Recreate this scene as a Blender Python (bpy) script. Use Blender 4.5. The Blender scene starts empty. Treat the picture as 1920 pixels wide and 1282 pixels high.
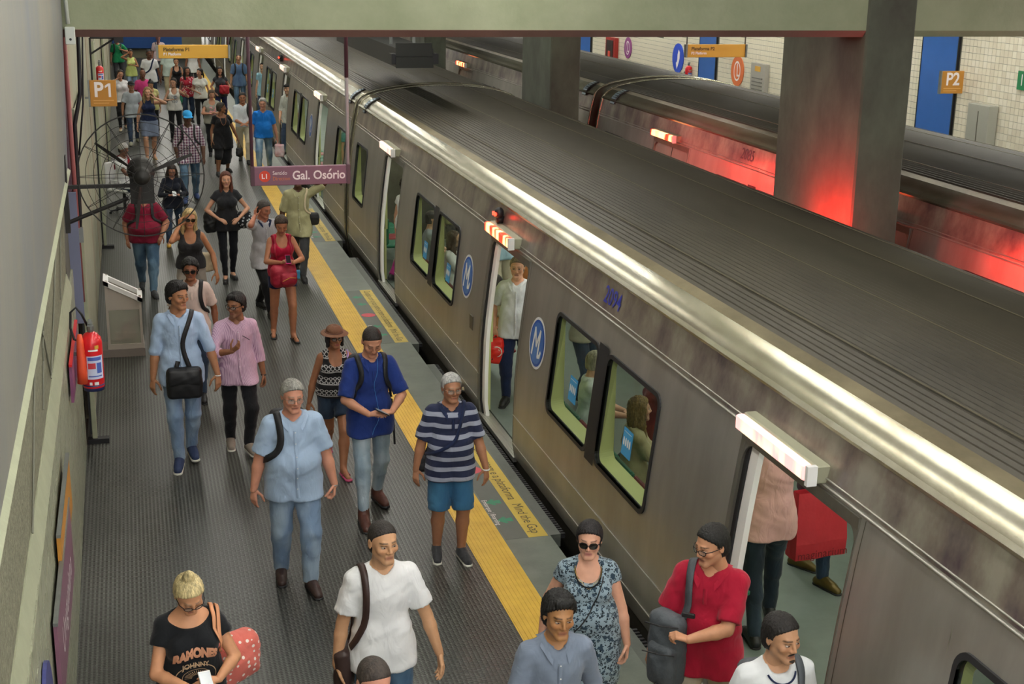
import bpy, math, random
import numpy as np
from mathutils import Vector, Matrix
SC = bpy.context.scene
COL = SC.collection
# ------------------------------------------------------------------ camera, world, lights
CAM_F, CAM_YAW, CAM_PIT, CAM_ROL, CAM_H = 2570.0, 15.568, 15.937, 0.972, 5.0
_y, _p, _r = map(math.radians, (CAM_YAW, CAM_PIT, CAM_ROL))
FW = Vector((math.sin(_y)*math.cos(_p), math.cos(_y)*math.cos(_p), -math.sin(_p)))
_R = Vector((math.cos(_y), -math.sin(_y), 0)); _U = _R.cross(FW)
RT = _R*math.cos(_r) + _U*math.sin(_r); UPV = -_R*math.sin(_r) + _U*math.cos(_r)
camd = bpy.data.cameras.new('camera'); cam = bpy.data.objects.new('camera', camd); COL.objects.link(cam)
camd.sensor_width = 36; camd.sensor_fit = 'HORIZONTAL'; camd.lens = CAM_F/1920*36
camd.clip_start = 0.1; camd.clip_end = 300
M = Matrix.Identity(4)
for i in range(3):
    M[i][0] = RT[i]; M[i][1] = UPV[i]; M[i][2] = -FW[i]
M[2][3] = CAM_H
cam.matrix_world = M
SC.camera = cam
SC.view_settings.view_transform = 'Standard'
SC.view_settings.look = 'None'
SC.view_settings.gamma = 1
SC.view_settings.use_curve_mapping = False
SC.view_settings.exposure = 0.74
W = bpy.data.worlds.new('station_air'); SC.world = W; W.use_nodes = True
W.node_tree.nodes['Background'].inputs[0].default_value = (0.88, 0.88, 0.86, 1)
W.node_tree.nodes['Background'].inputs[1].default_value = 1.5

def pxray(x, y):
    return RT*((x-960)/CAM_F) - UPV*((y-641)/CAM_F) + FW
def ground(x, y, z=0.0):
    d = pxray(x, y); t = (z-CAM_H)/d.z
    return Vector((0, 0, CAM_H)) + d*t
def on_y(x, y, Y):
    d = pxray(x, y); return Vector((0, 0, CAM_H)) + d*(Y/d.y)
def on_x(x, y, X):
    d = pxray(x, y); return Vector((0, 0, CAM_H)) + d*(X/d.x)

# ------------------------------------------------------------------ helpers
def lin(c):
    if isinstance(c, str):
        c = [int(c[i:i+2], 16)/255 for i in (0, 2, 4)]
    return tuple((v/12.92 if v <= 0.04045 else ((v+0.055)/1.055)**2.4) for v in c)
MATS = {}
def mat(name, c, rough=0.6, metal=0.0, noise=0.0, ns=8.0, stretch=(1, 1, 1), bump=0.0, bs=60.0, c2=None, emit=None,
        es=0.0, alpha=None, coat=0.0, sheen=0.0, bstretch=None, spec=0.5, c3=None):
    if name in MATS: return MATS[name]
    m = bpy.data.materials.new(name); m.use_nodes = True; nt = m.node_tree; N = nt.nodes; L = nt.links
    b = N['Principled BSDF']
    b.inputs['Roughness'].default_value = rough; b.inputs['Metallic'].default_value = metal
    b.inputs['Specular IOR Level'].default_value = spec
    b.inputs['Coat Weight'].default_value = coat; b.inputs['Sheen Weight'].default_value = sheen
    col = lin(c) + (1,)
    b.inputs['Base Color'].default_value = col
    tc = N.new('ShaderNodeTexCoord')
    if noise > 0 or c2:
        mp = N.new('ShaderNodeMapping'); mp.inputs['Scale'].default_value = stretch
        L.new(tc.outputs['Object'], mp.inputs[0])
        n = N.new('ShaderNodeTexNoise'); n.inputs['Scale'].default_value = ns; n.inputs['Detail'].default_value = 5
        n.inputs['Roughness'].default_value = 0.62
        L.new(mp.outputs[0], n.inputs['Vector'])
        r = N.new('ShaderNodeValToRGB')
        cc2 = lin(c2) if c2 else tuple(v*(1-noise) for v in col[:3])
        r.color_ramp.elements[0].position = 0.32; r.color_ramp.elements[1].position = 0.68
        r.color_ramp.elements[0].color = tuple(cc2) + (1,)
        r.color_ramp.elements[1].color = col
        if c3:
            e = r.color_ramp.elements.new(0.52); e.color = lin(c3) + (1,)
        L.new(n.outputs['Fac'], r.inputs[0]); L.new(r.outputs[0], b.inputs['Base Color'])
    if bump > 0:
        mp2 = N.new('ShaderNodeMapping'); mp2.inputs['Scale'].default_value = bstretch or stretch
        L.new(tc.outputs['Object'], mp2.inputs[0])
        n2 = N.new('ShaderNodeTexNoise'); n2.inputs['Scale'].default_value = bs; n2.inputs['Detail'].default_value = 3
        L.new(mp2.outputs[0], n2.inputs['Vector'])
        bp = N.new('ShaderNodeBump'); bp.inputs['Strength'].default_value = bump; bp.inputs['Distance'].default_value = 0.02
        L.new(n2.outputs['Fac'], bp.inputs['Height']); L.new(bp.outputs[0], b.inputs['Normal'])
    if emit:
        b.inputs['Emission Color'].default_value = lin(emit) + (1,); b.inputs['Emission Strength'].default_value = es
    if alpha is not None:
        b.inputs['Alpha'].default_value = alpha
    MATS[name] = m
    return m
def glass(name, c, a=0.35, rough=0.05):
    """thin pane: mostly see-through tint plus a glossy surface"""
    if name in MATS: return MATS[name]
    m = bpy.data.materials.new(name); m.use_nodes = True; nt = m.node_tree; N = nt.nodes; L = nt.links
    b = N['Principled BSDF']; out = N['Material Output']
    b.inputs['Base Color'].default_value = lin(c) + (1,); b.inputs['Roughness'].default_value = rough
    t = N.new('ShaderNodeBsdfTransparent'); t.inputs[0].default_value = (0.86, 0.9, 0.84, 1)
    mx = N.new('ShaderNodeMixShader'); mx.inputs[0].default_value = a
    L.new(t.outputs[0], mx.inputs[1]); L.new(b.outputs[0], mx.inputs[2]); L.new(mx.outputs[0], out.inputs[0])
    MATS[name] = m
    return m
def nodes(name):
    m = bpy.data.materials.new(name); m.use_nodes = True; MATS[name] = m
    return m, m.node_tree.nodes, m.node_tree.links, m.node_tree.nodes['Principled BSDF']

def tag(o, label=None, cat=None, group=None, kind=None):
    if label: o['label'] = label
    if cat: o['category'] = cat
    if group: o['group'] = group
    if kind: o['kind'] = kind
    return o
def empty(name, loc=(0, 0, 0), rz=0.0):
    o = bpy.data.objects.new(name, None); COL.objects.link(o); o.location = loc; o.rotation_euler = (0, 0, rz)
    o.empty_display_size = 0.1
    return o
def link(name, me, parent=None, loc=None, rot=None):
    o = bpy.data.objects.new(name, me); COL.objects.link(o)
    if parent: o.parent = parent
    if loc is not None: o.location = loc
    if rot is not None: o.rotation_euler = rot
    return o
def copy_tree(o, parent=None):
    c = o.copy(); COL.objects.link(c)
    if parent: c.parent = parent
    for ch in list(o.children): copy_tree(ch, c)
    return c
class MB:
    def __init__(s): s.v = []; s.f = []
    def add(s, v, f):
        n = len(s.v); s.v += [tuple(p) for p in v]; s.f += [tuple(i+n for i in q) for q in f]; return s
    def box(s, x0, y0, z0, x1, y1, z1):
        x0, x1 = min(x0, x1), max(x0, x1); y0, y1 = min(y0, y1), max(y0, y1); z0, z1 = min(z0, z1), max(z0, z1)
        v = [(x, y, z) for z in (z0, z1) for x, y in ((x0, y0), (x1, y0), (x1, y1), (x0, y1))]
        return s.add(v, [(3, 2, 1, 0), (4, 5, 6, 7), (0, 1, 5, 4), (1, 2, 6, 5), (2, 3, 7, 6), (3, 0, 4, 7)])
    def rbox(s, c, d, r=0.01, ax=2):
        """box with chamfered edges: stacked outline loops along ax"""
        a, b = [i for i in range(3) if i != ax]
        def ring(h, k):
            hx, hy = d[a]/2-k, d[b]/2-k; rr = r
            P = []
            for (sx, sy) in ((1, 1), (-1, 1), (-1, -1), (1, -1)):
                for t in ((0, 1) if sx*sy > 0 else (1, 0)):
                    q = [0, 0, 0]; q[ax] = c[ax]+h
                    q[a] = c[a]+sx*(hx-(rr if t else 0)); q[b] = c[b]+sy*(hy-(0 if t else rr)); P.append(tuple(q))
            return P
        H = d[ax]/2
        R = [ring(-H, r), ring(-H+r, 0), ring(H-r, 0), ring(H, r)]
        v = sum(R, []); f = [tuple(reversed(range(8))), tuple(range(24, 32))]
        for k in range(3):
            for i in range(8): f.append((k*8+i, k*8+(i+1) % 8, (k+1)*8+(i+1) % 8, (k+1)*8+i))
        if ax == 1: f = [tuple(reversed(q)) for q in f]
        return s.add(v, f)
    def prism(s, poly, axis, a, b):
        """poly: 2D points; axis 0/1/2 extrusion"""
        n = len(poly); v = []
        for t in (a, b):
            for p, q in poly:
                v.append({0: (t, p, q), 1: (p, t, q), 2: (p, q, t)}[axis])
        f = [tuple(range(n)), tuple(reversed(range(n, 2*n)))] + [(i, i+n, (i+1) % n+n, (i+1) % n) for i in range(n)]
        return s.add(v, f)
    def tube(s, pts, r, n=8, cap=True, closed=False):
        pts = [Vector(p) for p in pts]; m = len(pts); rs = r if isinstance(r, (list, tuple)) else [r]*m
        v = []; prev = None
        for i, p in enumerate(pts):
            if closed: t = pts[(i+1) % m]-pts[i-1]
            else: t = pts[min(i+1, m-1)]-pts[max(i-1, 0)]
            t.normalize()
            if prev is None:
                a = Vector((0, 0, 1)) if abs(t.z) < .9 else Vector((1, 0, 0)); u = t.cross(a).normalized()
            else:
                u = (prev-t*prev.dot(t)).normalized()
            prev = u; w = t.cross(u)
            for k in range(n):
                an = 2*math.pi*k/n; v.append(p+(u*math.cos(an)+w*math.sin(an))*rs[i])
        f = []
        for i in range(m if closed else m-1):
            j = (i+1) % m
            for k in range(n): f.append((i*n+k, i*n+(k+1) % n, j*n+(k+1) % n, j*n+k))
        if cap and not closed: f += [tuple(reversed(range(n))), tuple(range((m-1)*n, m*n))]
        return s.add(v, f)
    def lathe(s, prof, n=24, c=(0, 0, 0), axis=2):
        """prof: list of (r, h)"""
        v = []; f = []
        for r, h in prof:
            for k in range(n):
                a = 2*math.pi*k/n; x, y = r*math.cos(a), r*math.sin(a)
                q = {2: (x, y, h), 1: (x, h, -y), 0: (h, x, y)}[axis]
                v.append((c[0]+q[0], c[1]+q[1], c[2]+q[2]))
        for i in range(len(prof)-1):
            for k in range(n): f.append((i*n+k, i*n+(k+1) % n, (i+1)*n+(k+1) % n, (i+1)*n+k))
        if prof[0][0] > 1e-5: f.append(tuple(reversed(range(n))))
        if prof[-1][0] > 1e-5: f.append(tuple(range((len(prof)-1)*n, len(prof)*n)))
        return s.add(v, f)
    def me(s, name, m, smooth=False):
        me = bpy.data.meshes.new(name); me.from_pydata(s.v, [], s.f); me.update()
        if m: me.materials.append(m)
        if smooth: me.polygons.foreach_set('use_smooth', [True]*len(me.polygons))
        return me
    def build(s, name, m, parent=None, smooth=False, kind=None, label=None):
        o = link(name, s.me(name, m, smooth), parent)
        return tag(o, label, kind=kind)
def np_mesh(name, V, Fq, m, smooth=True):
    """fast quad mesh from numpy"""
    me = bpy.data.meshes.new(name); nv, nf = len(V), len(Fq)
    me.vertices.add(nv); me.vertices.foreach_set('co', np.ascontiguousarray(V, np.float32).ravel())
    me.loops.add(nf*4); me.loops.foreach_set('vertex_index', np.ascontiguousarray(Fq, np.int32).ravel())
    me.polygons.add(nf); me.polygons.foreach_set('loop_start', np.arange(nf, dtype=np.int32)*4)
    me.polygons.foreach_set('use_smooth', np.ones(nf, bool) if smooth else np.zeros(nf, bool))
    me.update(calc_edges=True)
    if m: me.materials.append(m)
    return me
FONT = [None]
def text_mesh(txt, size, m, align='CENTER', bold=0.0, name='lettering', spacing=1.0):
    cu = bpy.data.curves.new(name, 'FONT'); cu.body = txt; cu.size = size; cu.align_x = align; cu.align_y = 'CENTER'
    cu.resolution_u = 3; cu.offset = bold; cu.space_character = spacing
    o = bpy.data.objects.new(name, cu); COL.objects.link(o)
    dg = bpy.context.evaluated_depsgraph_get(); me = bpy.data.meshes.new_from_object(o.evaluated_get(dg))
    bpy.data.objects.remove(o); bpy.data.curves.remove(cu)
    me.materials.clear(); me.materials.append(m)
    return me
def put_text(txt, size, m, parent, loc, rot, sx=1.0, bold=0.0, align='CENTER', name='lettering', spacing=1.0):
    me = text_mesh(txt, size, m, align, bold, name, spacing)
    o = link(name, me, parent, loc, rot); o.scale = (sx, 1, 1)
    return o
R90 = math.pi/2

# ------------------------------------------------------------------ materials of the station
m_conc = mat('green_grey_concrete', '8b8f76', 0.82, noise=0.35, ns=1.6, bump=0.25, bs=14, c2='7b8166')
m_conc2 = mat('column_concrete', '4f5547', 0.85, noise=0.4, ns=1.7, stretch=(1, 1, .6), bump=0.3, bs=10, c2='37352d')
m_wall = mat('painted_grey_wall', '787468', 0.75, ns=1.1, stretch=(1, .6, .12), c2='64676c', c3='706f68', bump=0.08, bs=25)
m_rough = mat('rough_cement', '86856f', 0.95, noise=0.4, ns=30, bump=0.8, bs=45, c2='605e4c')
m_pale = mat('pale_green_cement', 'a0a48a', 0.7, noise=0.15, ns=6, bump=0.1, bs=30)
m_tile = mat('glazed_pale_tile', 'a3a58e', 0.35, noise=0.2, ns=12, c2='8b8d78')
m_grout = mat('grey_grout', '6d6f60', 0.9)
m_dark = mat('dark_void', '17150f', 0.9)
m_maroon = mat('maroon_paint', '5a3c4a', 0.5, noise=.15)
m_signmar = mat('sign_maroon', '80586a', 0.45)
m_black = mat('black_paint', '16161a', 0.5)
m_white = mat('white_paint', 'e8e8e6', 0.5)
m_rubber = mat('black_rubber', '1b1b1e', 0.55)
m_slab = mat('smooth_grey_slab', '71786f', 0.35, noise=0.25, ns=3.5, c2='5f665f', bump=0.06, bs=80)
m_yel = mat('yellow_tactile', 'e0ba45', 0.5, noise=0.12, ns=5, c2='cfa63a')
m_yel2 = mat('yellow_sticker', 'cdb356', 0.5, noise=0.25, ns=9)
m_gold = mat('sign_yellow', 'd6a43c', 0.5)
m_orange = mat('sign_orange', 'b98030', 0.5)
m_lam = mat('fluorescent_tube', 'ffffff', 0.4, emit='fffcf3', es=42.0)
m_galv = mat('galvanised_steel', '8b8f8d', 0.4, 0.7, noise=.2)
m_red = mat('extinguisher_red', 'd41a24', 0.3, coat=.3)
m_track = mat('ballast_dark', '231f1c', 0.95, noise=.5, ns=20, bump=.5)

# ------------------------------------------------------------------ floor
YF = 66.0
def wall_x(y): return -0.53-0.0085*max(y, 0) if y < 14 else -0.65
def floor_mat(nm='ribbed_rubber_floor', ca='2f2e2a', cb='3d3b37'):
    m, N, L, b = nodes(nm)
    tc = N.new('ShaderNodeTexCoord')
    n = N.new('ShaderNodeTexNoise'); n.inputs['Scale'].default_value = 1.3; n.inputs['Detail'].default_value = 6
    mp = N.new('ShaderNodeMapping'); mp.inputs['Scale'].default_value = (1, .5, 1)
    L.new(tc.outputs['Object'], mp.inputs[0]); L.new(mp.outputs[0], n.inputs['Vector'])
    r = N.new('ShaderNodeValToRGB'); e = r.color_ramp.elements
    e[0].position = .35; e[1].position = .7; e[0].color = lin(ca)+(1,); e[1].color = lin(cb)+(1,)
    L.new(n.outputs['Fac'], r.inputs[0]); L.new(r.outputs[0], b.inputs['Base Color'])
    b.inputs['Roughness'].default_value = .30
    # cross bars of the rubber pattern
    w = N.new('ShaderNodeTexWave'); w.wave_type = 'BANDS'; w.bands_direction = 'Y'
    w.inputs['Scale'].default_value = 13.0; w.inputs['Distortion'].default_value = 0
    L.new(tc.outputs['Object'], w.inputs['Vector'])
    bp = N.new('ShaderNodeBump'); bp.inputs['Strength'].default_value = .5; bp.inputs['Distance'].default_value = .004
    L.new(w.outputs['Fac'], bp.inputs['Height']); L.new(bp.outputs[0], b.inputs['Normal'])
    rr = N.new('ShaderNodeMapRange'); rr.inputs[3].default_value = .24; rr.inputs[4].default_value = .38
    L.new(n.outputs['Fac'], rr.inputs[0]); L.new(rr.outputs[0], b.inputs['Roughness'])
    return m
m_floor = floor_mat(); m_rib = floor_mat('rubber_rib_tops', '4b4c47', '60635d')
fl = MB().box(-1.2, -3, -0.5, 2.62, 80, -0.004).build('floor', m_floor, kind='structure')
ribs = MB()
x = -0.68
while x < 2.60:
    ribs.box(x, -1, -0.004, x+0.015, 66, 0.0); x += 0.034
ribs.build('floor_ribs', m_rib, fl, kind='stuff')
edge = MB().box(2.955, -3, -0.5, 3.38, 80, 0.0).build('platform_edge_slab', m_slab, kind='structure')
ys = MB().box(2.62, -3, -0.5, 2.955, 80, -0.002)
xx = 2.632
while xx < 2.94:
    ys.box(xx, -1, -0.002, xx+0.022, 66, 0.002); xx += 0.0345
ys.build('yellow_safety_strip', m_yel, kind='structure')
# boarding extensions (comb edges) in front of the doors
for i, (y0, y1) in enumerate(((4.6, 8.95), (10.76, 16.1), (17.05, 22.4), (23.8, 29.4), (30.4, 36.0))):
    c = empty('edge_extension', (3.38, (y0+y1)/2, 0))
    b = MB().box(0, -(y1-y0)/2, -0.12, 0.10, (y1-y0)/2, 0.0).build('rubber_plate', mat('edge_rubber', '5b605a', .5, noise=.2, ns=10), c)
    t = MB(); n = int((y1-y0)/0.05)
    for k in range(n):
        yy = -(y1-y0)/2+(k+.5)*(y1-y0)/n
        t.box(0.10, yy-0.012, -0.05, 0.145, yy+0.012, -0.004)
    t.build('comb_teeth', m_rubber, c, kind='stuff')
    tag(c, ['rubber comb edge plate below the nearest open door by the red-shirted man', 'rubber comb edge plate beside the striped-polo man at the second door', 'rubber comb edge plate next to the far warning sticker and third door',
            'rubber comb edge plate past the car gap behind the direction sign', 'farthest rubber comb edge plate beside the second train car'][i], 'platform edge')
tb = MB().box(3.38, -3, -1.25, 7.2, 80, -1.15).box(7.2, -3, -1.25, 11.75, 80, -1.15)
tb.build('track_bed', m_track, kind='structure')
MB().box(3.36, -3, -1.2, 3.38, 80, -0.12).build('platform_face', m_dark, kind='structure')
MB().box(11.75, -3, -1.2, 16.2, 80, 0.0).build('floor_far_platform', m_slab, kind='structure')
# ------------------------------------------------------------------ left wall
def wall_strip(name, pts, m, y0=-3.0, y1=14.0, seg=1, kind='structure', x0f=None):
    """pts: (dx, z) outline swept along the slightly skewed wall"""
    f = MB(); n = len(pts); v = []
    for yy in (y0, y1):
        for dx, z in pts: v.append((wall_x(max(yy, 0))+dx, yy, z))
    f.add(v, [tuple(range(n)), tuple(reversed(range(n, 2*n)))]+[(i, i+n, (i+1) % n+n, (i+1) % n) for i in range(n)])
    return f.build(name, m, kind=kind)
YB = 12.9                                                      # beam front
wall_strip('wall_left', [(0.055, 3.02), (0.10, 4.3), (0.10, 6.4), (-.5, 6.4), (-.5, 3.02)], m_wall, -3, YB)
wall_strip('wall_left_rough_band', [(-0.03, 2.0), (0.01, 3.0), (-.5, 3.0), (-.5, 2.0)], m_rough, -3, YB)
wall_strip('trim_1', [(-0.02, 2.985), (0.065, 2.985), (0.08, 3.03), (0.05, 3.06), (-.02, 3.06)], m_pale, -3, YB)
wall_strip('trim_2', [(-.1, 1.93), (0.02, 1.93), (-0.02, 2.08), (-.1, 2.08)], m_pale, -3, YB)
lw = wall_strip('wall_left_lower', [(-.01, 0), (-.01, 1.96), (-.5, 1.96), (-.5, 0)], m_grout, -3, YB+1.2)
# narrow upright tiles on the lower wall
rng = random.Random(4)
tl = MB()
yy = 4.2
while yy < YB+1.15:
    z = 0.02
    while z < 1.9:
        o = rng.uniform(-.0015, .0015); X0 = wall_x(yy)
        tl.box(X0-.03, yy, z, X0+.006+o, yy+.052, z+.235); z += .242
    yy += .058
tl.build('tile', m_tile, lw, kind='stuff')
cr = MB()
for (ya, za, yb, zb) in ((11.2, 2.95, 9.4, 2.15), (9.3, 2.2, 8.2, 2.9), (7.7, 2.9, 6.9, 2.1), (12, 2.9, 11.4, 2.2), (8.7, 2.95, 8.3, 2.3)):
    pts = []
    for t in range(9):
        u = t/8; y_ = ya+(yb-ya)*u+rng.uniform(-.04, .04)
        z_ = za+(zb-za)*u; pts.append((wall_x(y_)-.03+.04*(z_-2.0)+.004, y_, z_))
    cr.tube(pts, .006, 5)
cr.build('diagonal_hairline', mat('grey_hairline', '6a6a5c', .7), bpy.data.objects['wall_left_rough_band'], kind='stuff')  # thin grey diagonal lines across the rough band
# beyond the beam the wall carries pale cladding boards
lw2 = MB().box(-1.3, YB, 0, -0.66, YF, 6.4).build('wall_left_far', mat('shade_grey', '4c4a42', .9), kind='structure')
m_clad = mat('pale_cladding', '9c9c86', .5, noise=.12, ns=2, stretch=(1, 1, .3))
m_clad2 = mat('beige_cladding', '9c917a', .5, noise=.12, ns=2, stretch=(1, 1, .3))
yy = 14.6; k = 0
bm_ = MB().box(-.66, 0, 0.1, -.61, 1.17, 4.1).me('panel', m_clad); bm2_ = MB().box(-.66, 0, 0.1, -.605, 1.17, 4.1).me('panel', m_clad2)
while yy < 48:
    link('panel', bm_ if k % 3 else bm2_, lw2, (0, yy, 0)); yy += 1.2; k += 1
MB().box(-1.3, YF, 0, 3.3, YF+.4, 6.4).build('wall_back', mat('back_wall_grey', '8d8872', .8, noise=.2, ns=1.5), kind='structure')
bw = MB().box(-.9, YF-.25, 0.45, 2.4, YF-.02, 1.5).build('trim_3', mat('blue_dado', '2458a0', .45), kind='structure')
# ------------------------------------------------------------------ ceiling, far wall
m_ceil = mat('dark_ceiling', '4a4a44', .9)
MB().box(-1.3, 1.0, 6.4, 16.6, 80, 6.6).build('ceiling', m_ceil, kind='structure')
MB().box(3.0, 80, -1.2, 16.6, 80.3, 6.6).build('wall_end', m_dark, kind='structure')
FX = 15.8
fw = MB().box(FX, 2, 0, FX+.4, 80, 6.4).build('wall_right', m_grout, kind='structure')
m_ft = [mat('cream_tile_%d' % i, c, .3, noise=.05, ns=3) for i, c in enumerate(('e6dfc9', 'ddd5bf', 'ebe5d2'))]
ta, th = 0.127, 0.127
blues = [(24.22, 25.48), (35.95, 37.1), (46.9, 48.3)]
def in_blue(y): return any(a-.1 < y+th/2 < b for a, b in blues)
tme = [MB().box(-.012, 0.003, 0.003, 0, th-.003, th-.003).me('tile', q) for q in m_ft]
vis = []
rest = MB()
yy = 21.6
while yy < 50:
    z = 1.2 if yy < 30 else 1.1
    zt = 3.75 if yy < 27 else (3.1 if yy < 40 else 2.4)
    while z < zt:
        if not in_blue(yy):
            if yy < 24.3 and 1.55 < z < 3.85: vis.append((yy, z))
            else:
                rest.box(FX-.010, yy+.004, z+.004, FX, yy+th-.004, z+th-.004)
        z += th
    yy += th
vis.sort(key=lambda q: q[0])
for i, (a, z) in enumerate(vis):
    if i < 300: link('tile', tme[rng.randrange(3)], fw, (FX, a, z))
    else: rest.box(FX-.010, a+.004, z+.004, FX, a+th-.004, z+th-.004)
rest.build('tile', m_ft[0], fw, kind='stuff')
MB().box(FX-.02, 2, 3.9, FX, 80, 6.4).build('wall_right_top', mat('dim_plaster', '8a8470', .9), kind='structure')
m_blue = mat('blue_panel', '2d62ac', .4, noise=.1, ns=2)
for i, (a, b) in enumerate(blues):
    t = empty('blue_wall_panel', (FX, (a+b)/2, 0))
    MB().box(-.05, -(b-a)/2, .1, -.012, (b-a)/2, 4.0).build('board', m_blue, t)
    MB().box(-.055, -(b-a)/2-.03, .1, -.0, -(b-a)/2, 4.0).build('edge_strip', m_black, t)
    MB().box(-.055, (b-a)/2, .1, -.0, (b-a)/2+.03, 4.0).build('edge_strip', m_black, t)
    tag(t, ['tall blue panel on the cream tiled wall behind the P2 sign', 'blue panel on the tiled wall behind the yellow platform two sign', 'small bit of blue panel right of the second concrete column'][i], 'wall panel')

# ------------------------------------------------------------------ beam and columns
def beam(y0, lab):
    f = MB().prism([(y0+.062, 4.205), (y0, 4.27), (y0, 5.6), (y0+.62, 5.6), (y0+.62, 4.205)], 0, -1.2, 16.0)
    o = f.build('concrete_beam', m_conc); tag(o, lab, 'beam')
    MB().prism([(y0+.060, 4.201), (y0-.004, 4.268), (y0+.004, 4.274), (y0+.066, 4.207)], 0, -.6, 7.3).build('chamfer_strip', mat('brown_chamfer', '6e524a', .8, noise=.2, ns=2), o); return o  # brown strip laid over the beam's lower chamfer
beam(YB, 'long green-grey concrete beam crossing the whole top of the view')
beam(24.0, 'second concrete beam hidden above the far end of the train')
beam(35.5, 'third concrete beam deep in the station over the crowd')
for i, y0 in enumerate((YB, 23.95, 35.0, 46)):
    c = MB().rbox((7.58, y0+.92, 2.1), (.56, 1.88, 7.0), .02)
    o = c.build('concrete_column', m_conc2)
    tag(o, ['broad concrete column lit red low down between the two trains', 'second concrete column rising behind the front train roof, pale left face', 'third concrete column with a reddish glow beside the black hanging box', 'farthest concrete column between the trains, hidden by the beam'][i], 'column')
# grey conduit and switch box at the beam's left end
c = empty('conduit_box', (-.49, YB-.05, 4.2))
MB().tube([(0.0, 0, .12), (-.02, 0, .6), (-.03, 0, 1.6)], .018, 10).build('conduit', mat('conduit_pale', 'b2b8ae', .5), c, True)
MB().rbox((0.01, 0, .02), (.085, .07, .15), .006).build('switch_box', mat('grey_plastic', 'b9beb6', .5), c)
MB().lathe([(.011, 0), (.011, .012), (.004, .014)], 12, (0.012, -.036, -.01), 1).build('knob', m_black, c)
tag(c, 'grey conduit with a pale switch box at the left end of the beam', 'conduit')

# ------------------------------------------------------------------ ceiling lights (rows of fluorescent tubes above the frame, some added as fill)
def lamp_row(X, z, y0, y1, step, gap, label, grp, w=1.0):
    src = None
    yy = y0
    while yy < y1:
        if any(b0-step < yy < b0+.65 for b0 in (12.9, 24.0, 35.5)) and z < 5.65:
            yy += .1; continue
        if src is None:
            src = empty('tube_light', (X, yy, z))
            MB().rbox((0, (step-gap)/2, .05), (.16, step-gap+.06, .05), .01).build('housing', m_white, src)
            MB().tube([(0, 0, 0), (0, step-gap, 0)], .03*w, 8).build('tube', m_lam, src, True)
            tag(src, label, 'ceiling light', grp)
        else:
            o = copy_tree(src); o.location = (X, yy, z)
        yy += step
lamp_row(3.45, 5.35, -2.9, 62, 1.42, .14, 'fluorescent tube light hanging over the platform edge, above the frame', 'tube lights over the platform edge')
lamp_row(0.9, 5.75, -2.9, 62, 1.6, .3, 'fluorescent tube light over the walkway, above the frame', 'tube lights over the walkway')  # unseen row added as fill for the beam front and left wall
lamp_row(12.6, 5.75, 2, 60, 1.42, .14, 'fluorescent tube light over the far platform, above the frame', 'tube lights over the far platform')

lamp_row(14.6, 5.75, 8, 60, 1.42, .14, 'fluorescent tube light near the tiled wall, above the frame', 'tube lights by the tiled wall')  # extra unseen row, added to brighten the far tiles
# ------------------------------------------------------------------ trains
PR = [(3.72, -0.62), (3.64, -0.3), (3.60, -0.05), (3.57, 0.16), (3.57, 0.46), (3.58, 0.85), (3.60, 1.1), (3.645, 1.5), (3.69, 1.84),
      (3.73, 2.086), (3.76, 2.22), (3.80, 2.40), (3.835, 2.455), (3.89, 2.505), (3.96, 2.545), (4.05, 2.575)]
CX = 5.22
PZ = [p[1] for p in PR]; PX = [p[0]-CX for p in PR]
def px_(z): return float(np.interp(z, PZ, PX))
def zlev(a, b):
    return [a]+[z for z in PZ if a+.02 < z < b-.02]+[b]
def pn_(z):
    """outward normal of the near side at height z"""
    e = .03; dx = px_(z+e)-px_(z-e); v = Vector((-2*e, 0, dx)); return v.normalized()
def steel(name, c, c2, c3, rough, streak=(1, 2, .5), ns=1.2, metal=.65, bump=.015):
    return mat(name, c, rough, metal, ns=ns, stretch=streak, c2=c2, c3=c3, bump=bump, bs=90, bstretch=(1, .15, .15))
m_side = steel('brushed_steel_side', 'aba8a0', '96928a', 'a19e96', .36)
m_cant = steel('stained_steel_band', 'aeab9e', '66585f', '958c82', .28, (1, 1.0, .7), 2.6)
m_should = steel('polished_shoulder', 'bdbbae', '8f8974', 'a8a491', .27, (1, .6, 2), 1.5, .85, 0.0)
m_dust = mat('dusty_roof_edge', '9a8f74', .42, .6, ns=2.2, stretch=(1, .5, 1), c2='6f6650')
m_roof = mat('dusty_ribbed_roof', '443f33', .55, .25, noise=.3, ns=1.3, stretch=(1, .35, 1), c2='353127')
m_frame = mat('worn_steel_frame', '8f8d84', .4, .8, noise=.2, ns=6)
m_sill = mat('bright_sill', 'c5c5bd', .35, .8)
m_skirt = mat('skirt_steel', '6e6a5e', .45, .7, noise=.3, ns=3)
m_glass = glass('window_glass', '1e2620', .34)
m_int = mat('train_lining_yellow_green', 'c8cf8e', .55)
m_intw = mat('train_lining_white', 'd9dbd0', .5)
m_tfl = mat('train_floor_grey', '6f7a74', .5, noise=.15, ns=5)
m_mlogo = mat('logo_blue', '2f62b4', .4, noise=.35, ns=3.0, c2='5f8cc8')
m_blue2 = mat('number_blue', '2c3294', .5)
m_stick = mat('seat_sticker_blue', '3f9ad0', .4)
m_seatg = mat('seat_green', '1f6b50', .5); m_seatr = mat('seat_red', '8a2a30', .5)
m_plight = mat('saloon_light', 'ffffff', .4, emit='fbfff0', es=8.0)
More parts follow.
